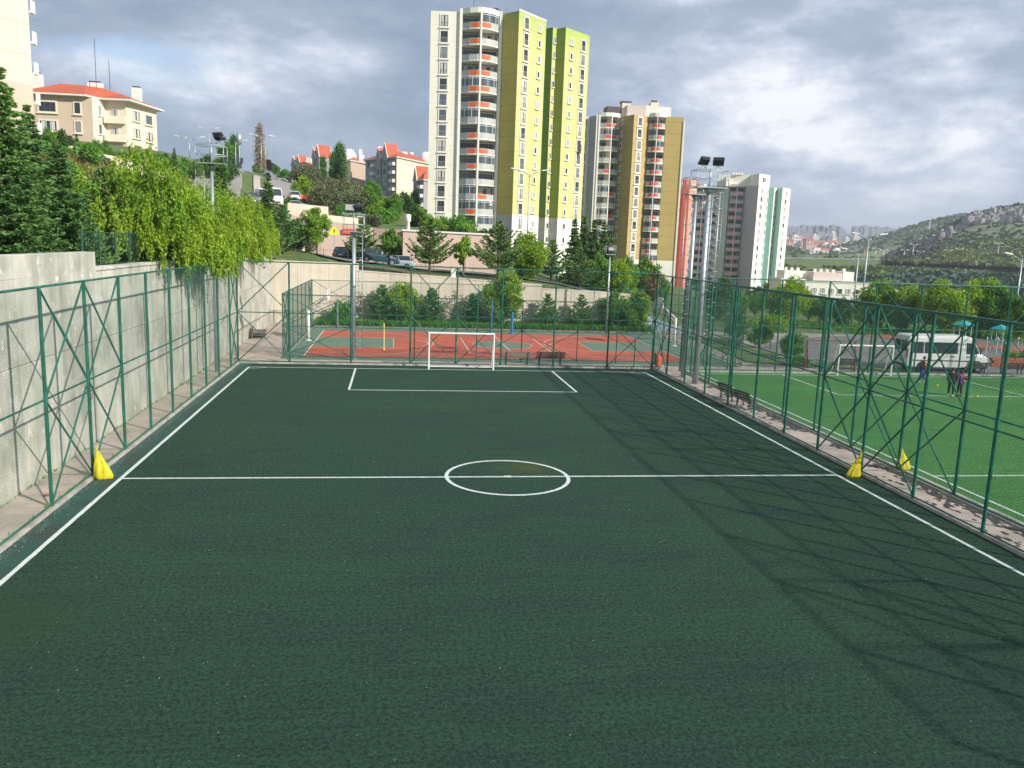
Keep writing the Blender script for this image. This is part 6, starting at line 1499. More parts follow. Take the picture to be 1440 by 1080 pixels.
# ------------------------------------------------------------------ vehicles
M_chrome = mat('light_lens', (.6, .6, .58), .15, 0, metal=.4); M_tail = mat('tail_lens', (.35, .01, .01), .3, 0)
def carpaint(n, c): return mat(n, c, .28, .03, 2, spec=.6)
def loft(b, secs, mi=0, sm=False):
    """secs: list of (x, [(y,z)...]) closed section rings"""
    n = len(secs[0][1]); o = len(b.v)
    for x, ring in secs: b.v += [(x, y, z) for y, z in ring]
    for k in range(len(secs) - 1):
        for i in range(n):
            j = (i + 1) % n; b.f.append((o + k * n + i, o + k * n + j, o + (k + 1) * n + j, o + (k + 1) * n + i)); b.m.append(mi); b.s.append(sm)
    b.f.append(tuple(o + i for i in range(n))[::-1]); b.m.append(mi); b.s.append(False)
    e = o + (len(secs) - 1) * n; b.f.append(tuple(e + i for i in range(n))); b.m.append(mi); b.s.append(False)
def ring(w, zb, zs, zt, wt): return [(-w, zb), (-w * 1.02, zs * .55 + zb * .45), (-w, zs), (-wt, zt), (wt, zt), (w, zs), (w * 1.02, zs * .55 + zb * .45), (w, zb)]
def wheel(t, x, y, r):
    b = MB(); b.tube((x, y - .11, r), (x, y + .11, r), r, n=18); w = b.build('wheel', M_rub, t)
    b = MB()
    for s in (-.125, .115): b.tube((x, y + s, r), (x, y + s + .01, r), r * .62, n=12)
    b.build('rim', M_rim, w)
def make_car(name, paint, hatch=True, L=4.2, wd=.86, H_=1.45):
    t = empty(name, (0, 0, -500)); t['category'] = 'car'; t['label'] = 'car'; l = L / 2
    b = MB(); zb = .22
    loft(b, [(-l, ring(wd * .9, .35, .62, .78, wd * .8)), (-l + .15, ring(wd, zb, .75, .92, wd * .92)), (-l + .9, ring(wd, zb, .8, .95, wd * .93)), (l - 1.15, ring(wd, zb, .8, .95, wd * .92)), (l - .25, ring(wd * .97, zb, .66, .80, wd * .85)), (l, ring(wd * .86, .3, .52, .62, wd * .75))], 0)
    b.build('body', paint, t, bevel=.03)
    b = MB(); back = -l + (.12 if hatch else .75)
    loft(b, [(back, ring(wd * .9, .9, .93, .96, wd * .86)), (back + .42, ring(wd * .9, .9, .94, H_ - .04, wd * .68)), (.15, ring(wd * .9, .9, .94, H_, wd * .68)), (l - 1.75, ring(wd * .9, .9, .94, H_ - .1, wd * .66)), (l - 1.02, ring(wd * .88, .9, .93, .96, wd * .84))], 0)
    b.build('cabin_glass', M_glass, t)
    b = MB(); b.box((back + .40, -wd * .66, H_ - .05), (l - 1.8, wd * .66, H_ + .015)); 
    for s in (-1, 1):
        for xx in (back + .36, -.35, .55):
            b.tube((xx, s * wd * .70, H_ - .04), (xx - (.12 if xx < 0 else -.10), s * wd * .915, .93), .035, n=5)
        b.tube((l - 1.78, s * wd * .67, H_ - .06), (l - 1.02, s * wd * .86, .95), .04, n=5)
    b.build('roof', paint, t, bevel=.02)
    for sx in (-l + .75, l - .82):
        for s in (-1, 1): wheel(t, sx, s * (wd - .09), .31)
    for s in (-1, 1):
        b = MB(); b.box((l - .16, s * .6 - .17, .55), (l - .01, s * .6 + .17, .68)); b.build('headlight', M_chrome, t)
        b = MB(); b.box((-l - .01, s * .66 - .12, .66), (-l + .12, s * .66 + .12, .85)); b.build('tail_light', M_tail, t)
        b = MB(); b.box((.72, s * (wd + .02) - .02 * s, .92), (.9, s * (wd + .17), 1.04)); b.build('wing_mirror', paint, t)
    b = MB(); b.box((-l - .012, -.26, .5), (-l + .1, .26, .62)); b.box((l - .1, -.26, .36), (l + .012, .26, .47)); b.build('number_plate', M_white, t)
    return t
C_white = carpaint('white_car_paint', (.80, .80, .79)); C_black = carpaint('black_car_paint', (.02, .02, .024)); C_silver = carpaint('silver_car_paint', (.42, .44, .47)); C_teal = carpaint('dark_teal_car_paint', (.02, .06, .065)); C_red = carpaint('red_car_paint', (.45, .02, .02)); C_blue = carpaint('navy_car_paint', (.03, .04, .09)); C_grey = carpaint('grey_car_paint', (.16, .17, .18))
protos = {}
def car_at(paint, x, y, rz, label, hatch=True, sc=1.0, dz=0.0, cat='car', z=None):
    k = (paint.name, hatch)
    if k not in protos: protos[k] = make_car('parked_car', paint, hatch); o = protos[k]
    else: o = copy_tree(protos[k])
    z = H(x, y) if z is None else z
    # follow the road slope along the car
    dx, dy = math.cos(rz), math.sin(rz); zf, zr = H(x + dx * 1.6, y + dy * 1.6), H(x - dx * 1.6, y - dy * 1.6)
    pit = -math.atan2(zf - zr, 3.2) if cat == 'car' else 0
    o.location = (x, y, (zf + zr) / 2 + dz); o.rotation_mode = 'XYZ'
    o.rotation_euler = Matrix.Rotation(rz, 3, 'Z').to_4x4().to_3x3().to_euler() if abs(pit) < .003 else (Matrix.Rotation(rz, 3, 'Z') @ Matrix.Rotation(pit, 3, 'Y')).to_euler()
    o.scale = (sc, sc, sc); o['label'] = label; return o
car_at(C_white, *(-15.93, 190.00), R(-72), 'white car driving down the street, highest in view', dz=.30)
car_at(C_blue, *(-15.47, 200.00), R(100), 'dark blue car parked at the right kerb at the street top', dz=.30)
car_at(C_silver, *(-13.43, 192.00), R(100), 'silver car parked below the dark blue one', dz=.30)
car_at(C_black, *(-9.19, 152.00), R(100), 'black car parked halfway down the street', dz=.30)
car_at(C_white, *(-6.85, 134.00), R(100), 'white car parked behind the black car', True, 1.0, .30)
car_at(C_silver, *(-5.13, 120.00), R(100), 'pale car parked closest on the street beside the teal canopy', False, 1.0, .30)
car_at(C_grey, *(-9.57, 112.00), R(-70), 'grey car partly hidden at the left of the white vans', dz=.4)
car_at(C_teal, *(2.90, 93.00, 5.52)[:2], R(92), 'dark green car seen from behind on the upper car park', True, 1.0, .2)
car_at(C_teal, *(7.01, 88.00, 5.26)[:2], R(8), 'dark teal hatchback parked above the back wall, nose to the right', True, 1.0, .2)
car_at(C_silver, *(8.85, 93.00, 5.40)[:2], R(170), 'pale silver car parked behind the dark teal hatchback', True, 1.0, .2)
car_at(C_silver, *(2.54, 168.00), R(160), 'silver car parked among trees below the tan block', dz=.1)
car_at(C_blue, *(7.55, 165.00), R(175), 'dark car parked in front of the cream red-roofed block', dz=.1)
car_at(C_red, *(12.36, 165.00), R(170), 'red car parked left of the lime tower', dz=.1)
def van(name, loc, rz, label, L=5.9, W_=.98, H_=2.6, glazed=True, cat='minibus', sc=1):
    t = empty(name, loc, rz, label, cat); l = L / 2; t.scale = (sc, sc, sc)
    b = MB(); rg = lambda w, zb, zs, zt, wt: [(-w, zb), (-w * 1.01, (zb + zs) / 2), (-w, zs), (-wt, zt - .12), (-wt * .86, zt), (wt * .86, zt), (wt, zt - .12), (w, zs), (w * 1.01, (zb + zs) / 2), (w, zb)]
    loft(b, [(-l, rg(W_ * .96, .42, 1.2, H_ - .08, W_ * .86)), (-l + .12, rg(W_, .38, 1.25, H_, W_ * .9)), (l - 1.9, rg(W_, .36, 1.25, H_, W_ * .9)), (l - 1.5, rg(W_, .36, 1.25, H_ - .08, W_ * .88)), (l - .72, rg(W_ * .99, .36, 1.2, 1.50, W_ * .88)), (l - .62, rg(W_ * .98, .36, 1.15, 1.34, W_ * .88)), (l - .12, rg(W_ * .93, .34, .95, 1.08, W_ * .8)), (l, rg(W_ * .88, .38, .72, .82, W_ * .75))], 0)
    b.build('body', C_white, t, bevel=.025)
    def side(name, pts, s, m, off=.012):
        b = MB(); P = [(x, s * ((W_ if z < 1.25 else W_ - (z - 1.25) / (H_ - .12 - 1.25) * W_ * .10) + off), z) for x, z in pts]; Q = [(x, y - s * .03, z) for x, y, z in P]; n = len(P)
        b.add(P + Q, [tuple(range(n)) if s < 0 else tuple(range(n))[::-1]] + [(i, n + i, n + (i + 1) % n, (i + 1) % n) for i in range(n)]); return b.build(name, m, t)
    for s in (-1, 1):
        if glazed:
            side('window', [(-l + .25, 1.35), (-l + 1.15, 1.35), (-l + 1.15, 2.15), (-l + .3, 2.15)], s, M_glass); side('window', [(-l + 1.22, 1.35), (-l + 3.75, 1.35), (-l + 3.75, 2.15), (-l + 1.22, 2.15)], s, M_glass)
        side('door_window', [(l - 2.0, 1.35), (l - .98, 1.38), (l - 1.45, 2.12), (l - 2.0, 2.15)], s, M_glass)
        side('side_trim', [(-l + .2, .80), (l - .9, .80), (l - .9, .88), (-l + .2, .88)], s, M_dark, .02)
        side('door_seam', [(l - 2.1, .45), (l - 2.08, .45), (l - 2.08, 2.3), (l - 2.1, 2.3)], s, M_dark, .006); side('door_seam', [(l - 3.3, .45), (l - 3.28, .45), (l - 3.28, 2.3), (l - 3.3, 2.3)], s, M_dark, .006)
        side('door_handle', [(l - 3.2, 1.12), (l - 2.85, 1.12), (l - 2.85, 1.18), (l - 3.2, 1.18)], s, M_dark, .03); side('door_handle', [(l - 1.95, 1.12), (l - 1.7, 1.12), (l - 1.7, 1.18), (l - 1.95, 1.18)], s, M_dark, .03)
        b = MB(); b.box((l - 1.05, s * (W_ + .06) - .06, 1.3), (l - .92, s * (W_ + .06) + .12 * s + .06, 1.6)); b.build('wing_mirror', M_dark, t)
        b = MB(); b.box((l - .35, s * .62 - .18, .78), (l - .06, s * .62 + .2, 1.0)); b.build('headlight', M_chrome, t)
        b = MB(); b.box((-l - .012, s * .86 - .07, 1.0), (-l + .1, s * .86 + .07, 1.6)); b.build('tail_light', M_tail, t)
        for x in (-l + 1.15, l - .98):
            b = MB(); b.tube((x, s * (W_ + .015), .37), (x, s * (W_ - .2), .37), .43, n=20); b.build('wheel_arch', M_dark, t)
            wheel(t, x, s * (W_ - .06), .36)
    b = MB(); b.add([(l - 1.42, -.78, 2.42), (l - 1.42, .78, 2.42), (l - .70, .84, 1.54), (l - .70, -.84, 1.54), (l - 1.44, -.78, 2.36), (l - 1.44, .78, 2.36), (l - .75, .84, 1.50), (l - .75, -.84, 1.50)], [(0, 3, 2, 1), (4, 5, 6, 7), (0, 1, 5, 4), (1, 2, 6, 5), (2, 3, 7, 6), (3, 0, 4, 7)]); b.build('windscreen', M_glass, t)
    b = MB(); b.box((-l - .015, -.75, 1.45), (-l + .03, -.05, 2.2)); b.box((-l - .015, .05, 1.45), (-l + .03, .75, 2.2)); b.build('rear_window', M_glass, t)
    b = MB(); b.box((l - .04, -.55, .55), (l + .012, .55, .78)); b.box((-l - .05, -.9, .38), (-l + .05, .9, .55)); b.build('bumper', M_dark, t)
    return t
van('minibus', (48.1, 54.3, .0), R(-2), 'white minibus with dark side windows parked beyond the green pitch', L=6.4)
x, y = (-7.46, 116.00); van('delivery_van', (x, y, H(x, y) + .2), R(-75), 'white van parked on the street behind the narrow spruce', L=5.4, glazed=False, cat='van')
x, y = (-9.21, 119.00); van('delivery_van', (x, y, H(x, y) + .3), R(-75), 'white van left of the narrow spruce on the street', L=5.2, glazed=False, cat='van')
# red awnings and teal canopy near the street
M_awn = mat('red_awning', (.62, .09, .05), .7, .12, 1.5)
for i, (q, lab) in enumerate((((-4.91, 134.00, 12.80), 'red awning roof at the street edge, left one'), ((-2.58, 132.00, 12.39), 'red awning roof at the street edge, right one'))):
    t = empty('awning', (q[0], q[1], H(q[0], q[1])), 0, lab, 'awning'); h = q[2] - H(q[0], q[1]); h = max(h, 1.2)
    b = MB(); b.add([(-1.6, -1, h - .4), (1.6, -1, h - .4), (1.6, 1, h - .4), (-1.6, 1, h - .4), (-1.2, 0, h + .3), (1.2, 0, h + .3)], [(0, 1, 5, 4), (2, 3, 4, 5), (1, 2, 5), (3, 0, 4), (3, 2, 1, 0)]); b.build('canopy', M_awn, t)
    for sx in (-1.5, 1.5): rod('post', (sx, -.9, -.3), (sx, -.9, h - .35), .04, M_dark, t, 6)
q = (-4.11, 106.00, 10.34)
t = empty('canopy', (q[0], q[1], H(q[0], q[1])), .3, 'small teal canopy below the parked cars', 'canopy'); b = MB(); b.add([(-1, -1, 1.4), (1, -1, 1.4), (1, 1, 1.5), (-1, 1, 1.5), (0, 0, 2.3)], [(0, 1, 4), (1, 2, 4), (2, 3, 4), (3, 0, 4), (3, 2, 1, 0)]); b.build('canopy', mat('teal_canvas', (.02, .22, .20), .7), t)
for s in (-.9, .9): rod('post', (s, -.9, 0), (s, -.9, 1.45), .04, M_dark, t, 6)
# small signs
t = empty('road_sign', ((1.92, 96.00, 8.58)[0], 96, H((1.92, 96.00, 8.58)[0], 96)), 0, 'yellow warning sign with a black mark beside the peach wall', 'sign'); zt = 8.58 - t.location.z
rod('post', (0, 0, -.5), (0, 0, zt + .2), .04, M_galv, t); b = MB()
b.add([(-.6, -.05, zt - .3), (.6, -.05, zt - .3), (.0, -.05, zt + .75), (-.6, -.02, zt - .3), (.6, -.02, zt - .3), (0, -.02, zt + .75)], [(0, 1, 2), (5, 4, 3), (0, 3, 4, 1), (1, 4, 5, 2), (2, 5, 3, 0)]); sp_ = b.build('sign_plate', mat('sign_yellow', (.80, .78, .02), .5, .03), t)
b = MB(); b.box((-.06, -.06, zt - .1), (.06, -.052, zt + .3)); b.build('symbol', M_dark, sp_)
t = empty('sign', ((3.25, 96.00, 8.71)[0], 96, 4.5), 0, 'small red banner on the peach wall behind the central mast', 'sign'); zt = 8.71 - 4.5
b = MB(); b.box((-.7, 3.8, zt - .3), (.7, 3.85, zt + .3)); b.build('banner', M_awn, t)
t = empty('sign', ((14.21, 79.00, 4.96)[0], 78.75, 4.7), 0, 'small white notice board on the railing above the back wall', 'sign'); b = MB(); b.box((-.25, -.03, -.25), (.25, 0, .65)); b.build('board', M_white, t)
# grey pillar above podium
q = (10.39, 112.00, 10.34); t = empty('pillar', (q[0], 112, H(q[0], 112)), 0, 'short white pillar on the bank above the podium wall', 'pillar'); zz_ = q[2] - t.location.z
b = MB(); b.lathe([(.3, -1), (.22, 0), (.22, max(1, zz_)), (.36, max(1, zz_) + .1), (.36, max(1, zz_) + .9), (0, max(1, zz_) + 1.0)], n=12); b.build('shaft', M_white, t)
# blue container by the tower foot
q = (23.40, 150.00, 9.85); t = empty('container', (q[0], 150, 9.2), 0, 'dark blue box behind the podium wall at the tower foot', 'container'); b = MB(); b.box((-1.8, -.8, -2), (1.8, .8, .6)); b.build('shell', mat('blue_box', (.03, .06, .22), .6), t)

# ------------------------------------------------------------------ playground
M_turq = mat('turquoise_plastic', (.02, .38, .42), .45, .05)
M_slide = mat('pale_plastic', (.6, .62, .6), .5, .05)
for (x, y, lab, s) in (((60.17, 68.50)[0], 68.5, 'turquoise-roofed playground tower behind the minibus', .74), ((62.75, 67.00)[0], 67.0, 'second turquoise-roofed playground tower further right', .68)):
    t = empty('playground_tower', (x, y, 0), .5, lab, 'playground'); t.scale = (s, s, s)
    for sx in (-.7, .7):
        for sy in (-.7, .7): rod('post', (sx, sy, 0), (sx, sy, 2.9), .06, M_slide, t)
    b = MB(); b.box((-.75, -.75, 1.3), (.75, .75, 1.38)); b.build('deck', M_turq, t)
    b = MB(); b.add([(-1, -1, 2.9), (1, -1, 2.9), (1, 1, 2.9), (-1, 1, 2.9), (-.2, 0, 3.5), (.2, 0, 3.5)], [(0, 1, 5, 4), (2, 3, 4, 5), (1, 2, 5), (3, 0, 4), (3, 2, 1, 0)]); b.build('roof', M_turq, t)
    b = MB(); P = [(.75 + k * .35, 0, 1.35 - 1.2 * (k / 6) ** .9) for k in range(7)]
    for k in range(6):
        a, c = P[k], P[k + 1]; b.add([(a[0], -.28, a[2]), (c[0], -.28, c[2]), (c[0], .28, c[2]), (a[0], .28, a[2]), (a[0], -.28, a[2] + .22), (c[0], -.28, c[2] + .22), (c[0], .28, c[2] + .22), (a[0], .28, a[2] + .22)], [(0, 1, 2, 3), (0, 4, 5, 1), (2, 6, 7, 3)])
    b.build('slide', M_slide, t)
    b = MB()
    for k in range(6): b.tube((-.75, -.3, .2 + k * .2), (-.75, .3, .2 + k * .2), .02, n=5)
    b.build('ladder', M_slide, t)
for i in range(6):
    x0 = (59.60, 64.50)[0] + i * 1.0; t = empty('picket', (x0, 64.5, 0), 0, 'white playground post standing in a row right of the minibus', 'post', 'white playground posts'); b = MB(); b.lathe([(.05, 0), (.05, 1.3), (.09, 1.35), (.05, 1.5), (0, 1.52)], n=8); b.build('post', M_slide, t)
t = empty('planter', ((56.83, 58.28, 0.00)[0], 57.0, 0), 0, 'low red brick planter right of the minibus', 'planter')
M_brick = mat('red_brick', (.34, .09, .05), .9, .15, 3)
for r_ in range(3):
    for k in range(14): b = MB(); b.box((-2.6 + k * .38 + (r_ % 2) * .19, -.15, .02 + r_ * .22), (-2.6 + k * .38 + .35 + (r_ % 2) * .19, .15, .02 + r_ * .22 + .2)); b.build('brick', M_brick, t)
plant(U_2, (57.99, 60.77, 0.00)[0], 59.0, 'yellow-green bush behind the red planter', .9, z=0); plant(U_1, (58.89, 60.06, 0.00)[0], 58.6, 'green bush at the right end of the red planter', .9, z=0)
# metal hoops at the planted verge
for i in range(4):
    t = empty('hoop_barrier', (36.2 + i * .9, 56.0 - i * .45, 0), R(-25), 'low grey metal hoop barrier along the planted verge', 'barrier', 'hoop barriers at the verge'); b = MB(); b.path([(-.6, 0, 0), (-.6, 0, .5), (-.45, 0, .62), (.45, 0, .62), (.6, 0, .5), (.6, 0, 0)], .025, 6); b.build('hoop', M_galv, t)

# ------------------------------------------------------------------ people
M_skin = mat('skin', (.42, .25, .17), .6, .05); M_hair = mat('dark_hair', (.02, .015, .012), .7, .1)
def cloth(n, c): return mat(n, c, .85, .12, 6)
def skin_mesh(name, pts, edges, radii, m, parent, root=0, sub=1):
    me = bpy.data.meshes.new(name); me.from_pydata(pts, edges, []); me.materials.append(m)
    o = link(me, name, parent)
    md = o.modifiers.new('skin', 'SKIN'); md.use_smooth_shade = True
    sv = me.skin_vertices[0].data
    for i, r in enumerate(radii): sv[i].radius = (r, r) if isinstance(r, (int, float)) else r; sv[i].use_root = (i == root)
    sd = o.modifiers.new('subd', 'SUBSURF'); sd.levels = sub; sd.render_levels = sub + 1
    return o
def person(loc, rz, label, h, top, trou, shoes, hair, la, ra, lean=0.0, stride=.12, bib=None, group=None):
    """faces -y; la / ra : elbow and hand offsets from the shoulder"""
    k = h / 1.72; t = empty('person', loc, rz, label, 'person'); t.scale = (k, k, k)
    hipz, shz = .90, 1.40; ly = -lean
    sh = lambda s: (s * .185, ly, shz)
    P = [(0, 0, hipz), (0, ly * .5, 1.15), (0, ly, 1.36), (0, ly, 1.47), (0, ly - .015, 1.56)]
    Rr = [(.11, .08), (.10, .07), (.11, .075), .05, .055]
    E_ = [(0, 1), (1, 2), (2, 3), (3, 4)]
    for s, A in ((-1, la), (1, ra)):
        i = len(P); S = Vector(sh(s)); P += [tuple(S), tuple(S + Vector(A[0])), tuple(S + Vector(A[1])), tuple(S + Vector(A[1]) + (Vector(A[1]) - Vector(A[0])).normalized() * .09)]
        Rr += [.062, .046, .034, .038]; E_ += [(2, i), (i, i + 1), (i + 1, i + 2), (i + 2, i + 3)]
    for s, st in ((-1, stride), (1, -stride)):
        i = len(P); P += [(s * .10, 0, hipz - .06), (s * .105, st * .45 - .03, .50), (s * .11, st, .09), (s * .12, st - .13, .04)]
        Rr += [.095, .066, .042, .038]; E_ += [(0, i), (i, i + 1), (i + 1, i + 2), (i + 2, i + 3)]
    skin_mesh('body', P, E_, Rr, M_skin, t)
    # clothing shells
    P2 = [(0, 0, hipz - .10), P[1], P[2]]; R2_ = [(.20, .155), (.18, .135), (.195, .135)]; E2 = [(0, 1), (1, 2)]
    for q in (5, 9):
        i = len(P2); a, c, d = Vector(P[q]), Vector(P[q + 1]), Vector(P[q + 2]); P2 += [tuple(a), tuple(c), tuple(c.lerp(d, .85))]; R2_ += [.088, .068, .052]; E2 += [(2, i), (i, i + 1), (i + 1, i + 2)]
    skin_mesh('jacket', P2, E2, R2_, top, t)
    P3 = [(0, 0, hipz + .10)]; R3 = [(.17, .13)]; E3 = []
    for q in (13, 17):
        i = len(P3); a, c, d = Vector(P[q]), Vector(P[q + 1]), Vector(P[q + 2]); P3 += [tuple(a), tuple(c), tuple(c.lerp(d, .9))]; R3 += [.112, .082, .060]; E3 += [(0, i), (i, i + 1), (i + 1, i + 2)]
    skin_mesh('trousers', P3, E3, R3, trou, t)
    for q in (15, 19):
        a, c = Vector(P[q]), Vector(P[q + 1]); b = MB(); ang = math.atan2((c - a).x, -(c - a).y)
        rings = [(.07, .045, .02), (.0, .05, .075), (-.08, .048, .06), (-.16, .04, .04), (-.2, .02, .025)]
        V = []
        for yy, w_, zt_ in rings:
            for j in range(8): th_ = j * math.pi / 4; V.append((a.x + w_ * math.cos(th_), a.y + yy, max(0.0, zt_ * .5 + zt_ * .5 * math.sin(th_)) + .004))
        b.add(V, [(k_ * 8 + j, k_ * 8 + (j + 1) % 8, (k_ + 1) * 8 + (j + 1) % 8, (k_ + 1) * 8 + j) for k_ in range(4) for j in range(8)] + [tuple(range(8)), tuple(range(32, 40))[::-1]], 0, True); b.build('shoe', shoes, t)
    # hands with fingers
    for q, s in ((8, -1), (12, 1)):
        a = Vector(P[q]); w0 = Vector(P[q - 1]); d = (a - w0).normalized(); sd_ = d.cross(Vector((0, 1, 0))).normalized() if abs(d.y) < .9 else Vector((1, 0, 0))
        b = MB()
        for j, ln in enumerate((.065, .075, .072, .055)): p = a + sd_ * (j - 1.5) * .02; b.path([tuple(p - d * .01), tuple(p + d * ln * .5), tuple(p + d * ln * .8 + Vector((0, -.02, 0)))], [.010, .009, .007], 5)
        p = a - d * .04 - sd_ * .03; b.path([tuple(p), tuple(p - sd_ * .03 + d * .03), tuple(p - sd_ * .025 + d * .06)], [.012, .010, .008], 5); b.build('fingers', M_skin, t)
    # head
    hz_ = 1.615; hy = ly - .02; b = MB()
    prof = [(0, -.115), (.045, -.108), (.062, -.07), (.072, -.02), (.078, .03), (.070, .075), (.045, .105), (0, .118)]
    n = 16; V = []
    for r_, z in prof:
        for i in range(n):
            a = 2 * math.pi * i / n; y_ = math.sin(a); f = 1.22 if y_ > 0 else 1.12; V.append((r_ * math.cos(a), hy + r_ * y_ * f, hz_ + z))
    b.add(V, [(k_ * n + i, k_ * n + (i + 1) % n, (k_ + 1) * n + (i + 1) % n, (k_ + 1) * n + i) for k_ in range(7) for i in range(n)], 0, True)
    b.add([(-.012, hy - .084, hz_ + .01), (.012, hy - .084, hz_ + .01), (.016, hy - .088, hz_ - .03), (-.016, hy - .088, hz_ - .03), (0, hy - .108, hz_ - .025)], [(0, 1, 4), (1, 2, 4), (2, 3, 4), (3, 0, 4)])
    for s in (-1, 1): b.lathe([(0, -.03), (.014, -.01), (.016, .015), (0, .03)], (s * .08, hy + .01, hz_), 6)
    hd = b.build('head', M_skin, t)
    b = MB()
    for s in (-1, 1): b.box((s * .03 - .012, hy - .090, hz_ + .012), (s * .03 + .012, hy - .080, hz_ + .024))
    b.box((-.022, hy - .087, hz_ - .058), (.022, hy - .076, hz_ - .050)); b.build('eyes', M_hair, hd)
    b = MB(); prof = [(.086, -.03 if hair != 'long' else -.16), (.090, .03), (.082, .080), (.054, .118), (0, .130)]; V = []
    for r_, z in prof:
        for i in range(n):
            a = 2 * math.pi * i / n; y_ = math.sin(a); f = 1.25 if y_ > 0 else 1.05; zz2 = z if y_ > -.3 else max(z, .055); V.append((r_ * math.cos(a), hy + .008 + r_ * y_ * f, hz_ + zz2))
    b.add(V, [(k_ * n + i, k_ * n + (i + 1) % n, (k_ + 1) * n + (i + 1) % n, (k_ + 1) * n + i) for k_ in range(4) for i in range(n)], 0, True); b.build('hair', M_hair, hd)
    if bib:
        b = MB(); b.prism([(-.17, ly - .14), (.17, ly - .14), (.18, ly + .12), (-.18, ly + .12)], 1.0, 1.38); b.build('bib', bib, t, bevel=.04)
    return t
person((42.95, 48.9, .01), R(60), 'person in an orange bib and blue socks standing near the white goal', 1.68, cloth('dark_shirt', (.02, .02, .025)), cloth('blue_shorts', (.03, .06, .30)), M_white, 'short', ((-.06, .0, -.28), (-.02, -.22, -.34)), ((.06, .02, -.28), (.08, -.16, -.42)), .04, .2, bib=cloth('orange_bib', (.75, .16, .02)))
person((41.45, 43.9, .01), R(155), 'person in black jacket and black trousers standing on the green pitch', 1.70, cloth('black_jacket', (.015, .015, .02)), cloth('black_trousers', (.014, .014, .016)), M_white, 'short', ((-.07, .03, -.28), (-.04, -.06, -.52)), ((.07, .02, -.28), (.03, -.12, -.50)), 0, .08)
person((41.95, 43.8, .01), R(200), 'person in purple and red jacket standing beside the one in black', 1.58, cloth('purple_jacket', (.16, .03, .16)), cloth('dark_trousers', (.03, .012, .02)), M_dark, 'long', ((-.06, -.02, -.26), (.02, -.22, -.22)), ((.10, -.02, -.24), (.14, -.24, -.16)), .03, .06, bib=None)
o = MB(); o.lathe([(0, 0), (.10, .02), (.14, .12), (.10, .24), (0, .28)], n=10); o = o.build('red_ball_bag', M_litterred, loc=(42.18, 43.62, 1.0)); tag(o, 'small red bag held by the person in purple', 'bag')
for x, y, lab in ((43.1, 43.8, 'yellow training cone left on the penalty line'), (46.6, 39.0, 'yellow training cone farther right on the green pitch'), (43.2, 47.6, 'yellow cone beside the orange-bibbed person')):
    t = empty('training_cone', (x, y, .008), 0, lab, 'cone'); b = MB(); b.lathe([(.11, 0), (.11, .012), (.05, .07), (.03, .07), (.09, .012)], n=12); b.build('disc', M_bag, t)

# ------------------------------------------------------------------ far landscape
def ridge(name, crest, foot_r, m, seed, back=1.35, rough=6.0, nr=46, sub=4, cam_xy=(8.8, 0.0), plateau=2.5):
    """hill whose crest passes through world points; rises from foot_r towards the crest along each bearing"""
    C_ = [Vector(c) for c in crest]; D_ = []
    for i in range(len(C_) - 1):
        for k in range(sub): D_.append(C_[i].lerp(C_[i + 1], k / sub))
    D_.append(C_[-1]); V = []; n2 = nr
    for c in D_:
        d = Vector((c.x - cam_xy[0], c.y - cam_xy[1])); rc = d.length; d.normalize()
        for j in range(n2):
            s = j / (n2 - 1)
            if s <= .7:
                u = s / .7; rr = foot_r + (rc - foot_r) * u; z = plateau + (c.z - plateau) * (u ** 1.15 * .85 + .15 * u * u * (3 - 2 * u))
            else: u = (s - .7) / .3; rr = rc + rc * (back - 1) * u; z = c.z * (1 - .6 * u * u) + 0
            x, y = cam_xy[0] + d.x * rr, cam_xy[1] + d.y * rr
            w = min(1, s * 4) * (1 if s < .66 else .35)
            z += w * rough * (mn.fractal(Vector((x * .012, y * .012, seed)), .9, 2, 5)) + w * rough * .5 * max(0, mn.fractal(Vector((x * .04, y * .04, seed + 5)), .8, 2, 3))
            V.append((x, y, z))
    F = [(i * n2 + j, (i + 1) * n2 + j, (i + 1) * n2 + j + 1, i * n2 + j + 1) for i in range(len(D_) - 1) for j in range(n2 - 1)]
    me = bpy.data.meshes.new(name); me.from_pydata(V, [], F); me.materials.append(m); me.polygons.foreach_set('use_smooth', [True] * len(F)); me.update()
    return link(me, name, kind='structure'), V, len(D_), n2
M_hillg = mat('scrubby_hill', (.18, .22, .09), .95, .25, .02, .6, .5, coords='World', col2=(.10, .145, .055), c2s=.035, c2lo=.46, c2hi=.58, col3=(.20, .17, .12), c3s=.05, c3lo=.58, c3hi=.66, detail=8)
M_hillr = mat('rocky_hill', (.16, .20, .08), .95, .25, .03, .6, .5, coords='World', col2=(.09, .13, .05), c2s=.045, c2lo=.46, c2hi=.58, col3=(.19, .17, .15), c3s=.06, c3lo=.50, c3hi=.60, detail=8)
far_, FV, fn, fm = ridge('far_hill', [(767.81, 1500.00, -4.32), (831.29, 1500.00, 13.95), (852.12, 1450.00, 25.85), (876.35, 1400.00, 41.00), (896.82, 1350.00, 57.56), (914.24, 1300.00, 69.40), (952.61, 1300.00, 76.79), (1017.32, 1300.00, 87.63), (1069.88, 1300.00, 94.50), (1231.72, 1300.00, 108.30), (1430.89, 1300.00, 104.20)], 800, M_hillg, 3, rough=5)
near_, NV, nn_, nm_ = ridge('rocky_hill', [(461.02, 720.00, 4.28), (487.46, 740.00, 11.38), (519.73, 760.00, 21.13), (553.94, 780.00, 30.75), (586.77, 800.00, 41.50), (620.69, 820.00, 52.04), (660.34, 840.00, 60.22), (710.13, 860.00, 69.13), (779.70, 880.00, 81.63), (890.74, 900.00, 95.62), (1011.45, 900.00, 83.86)], 560, M_hillr, 9, rough=6, plateau=5)
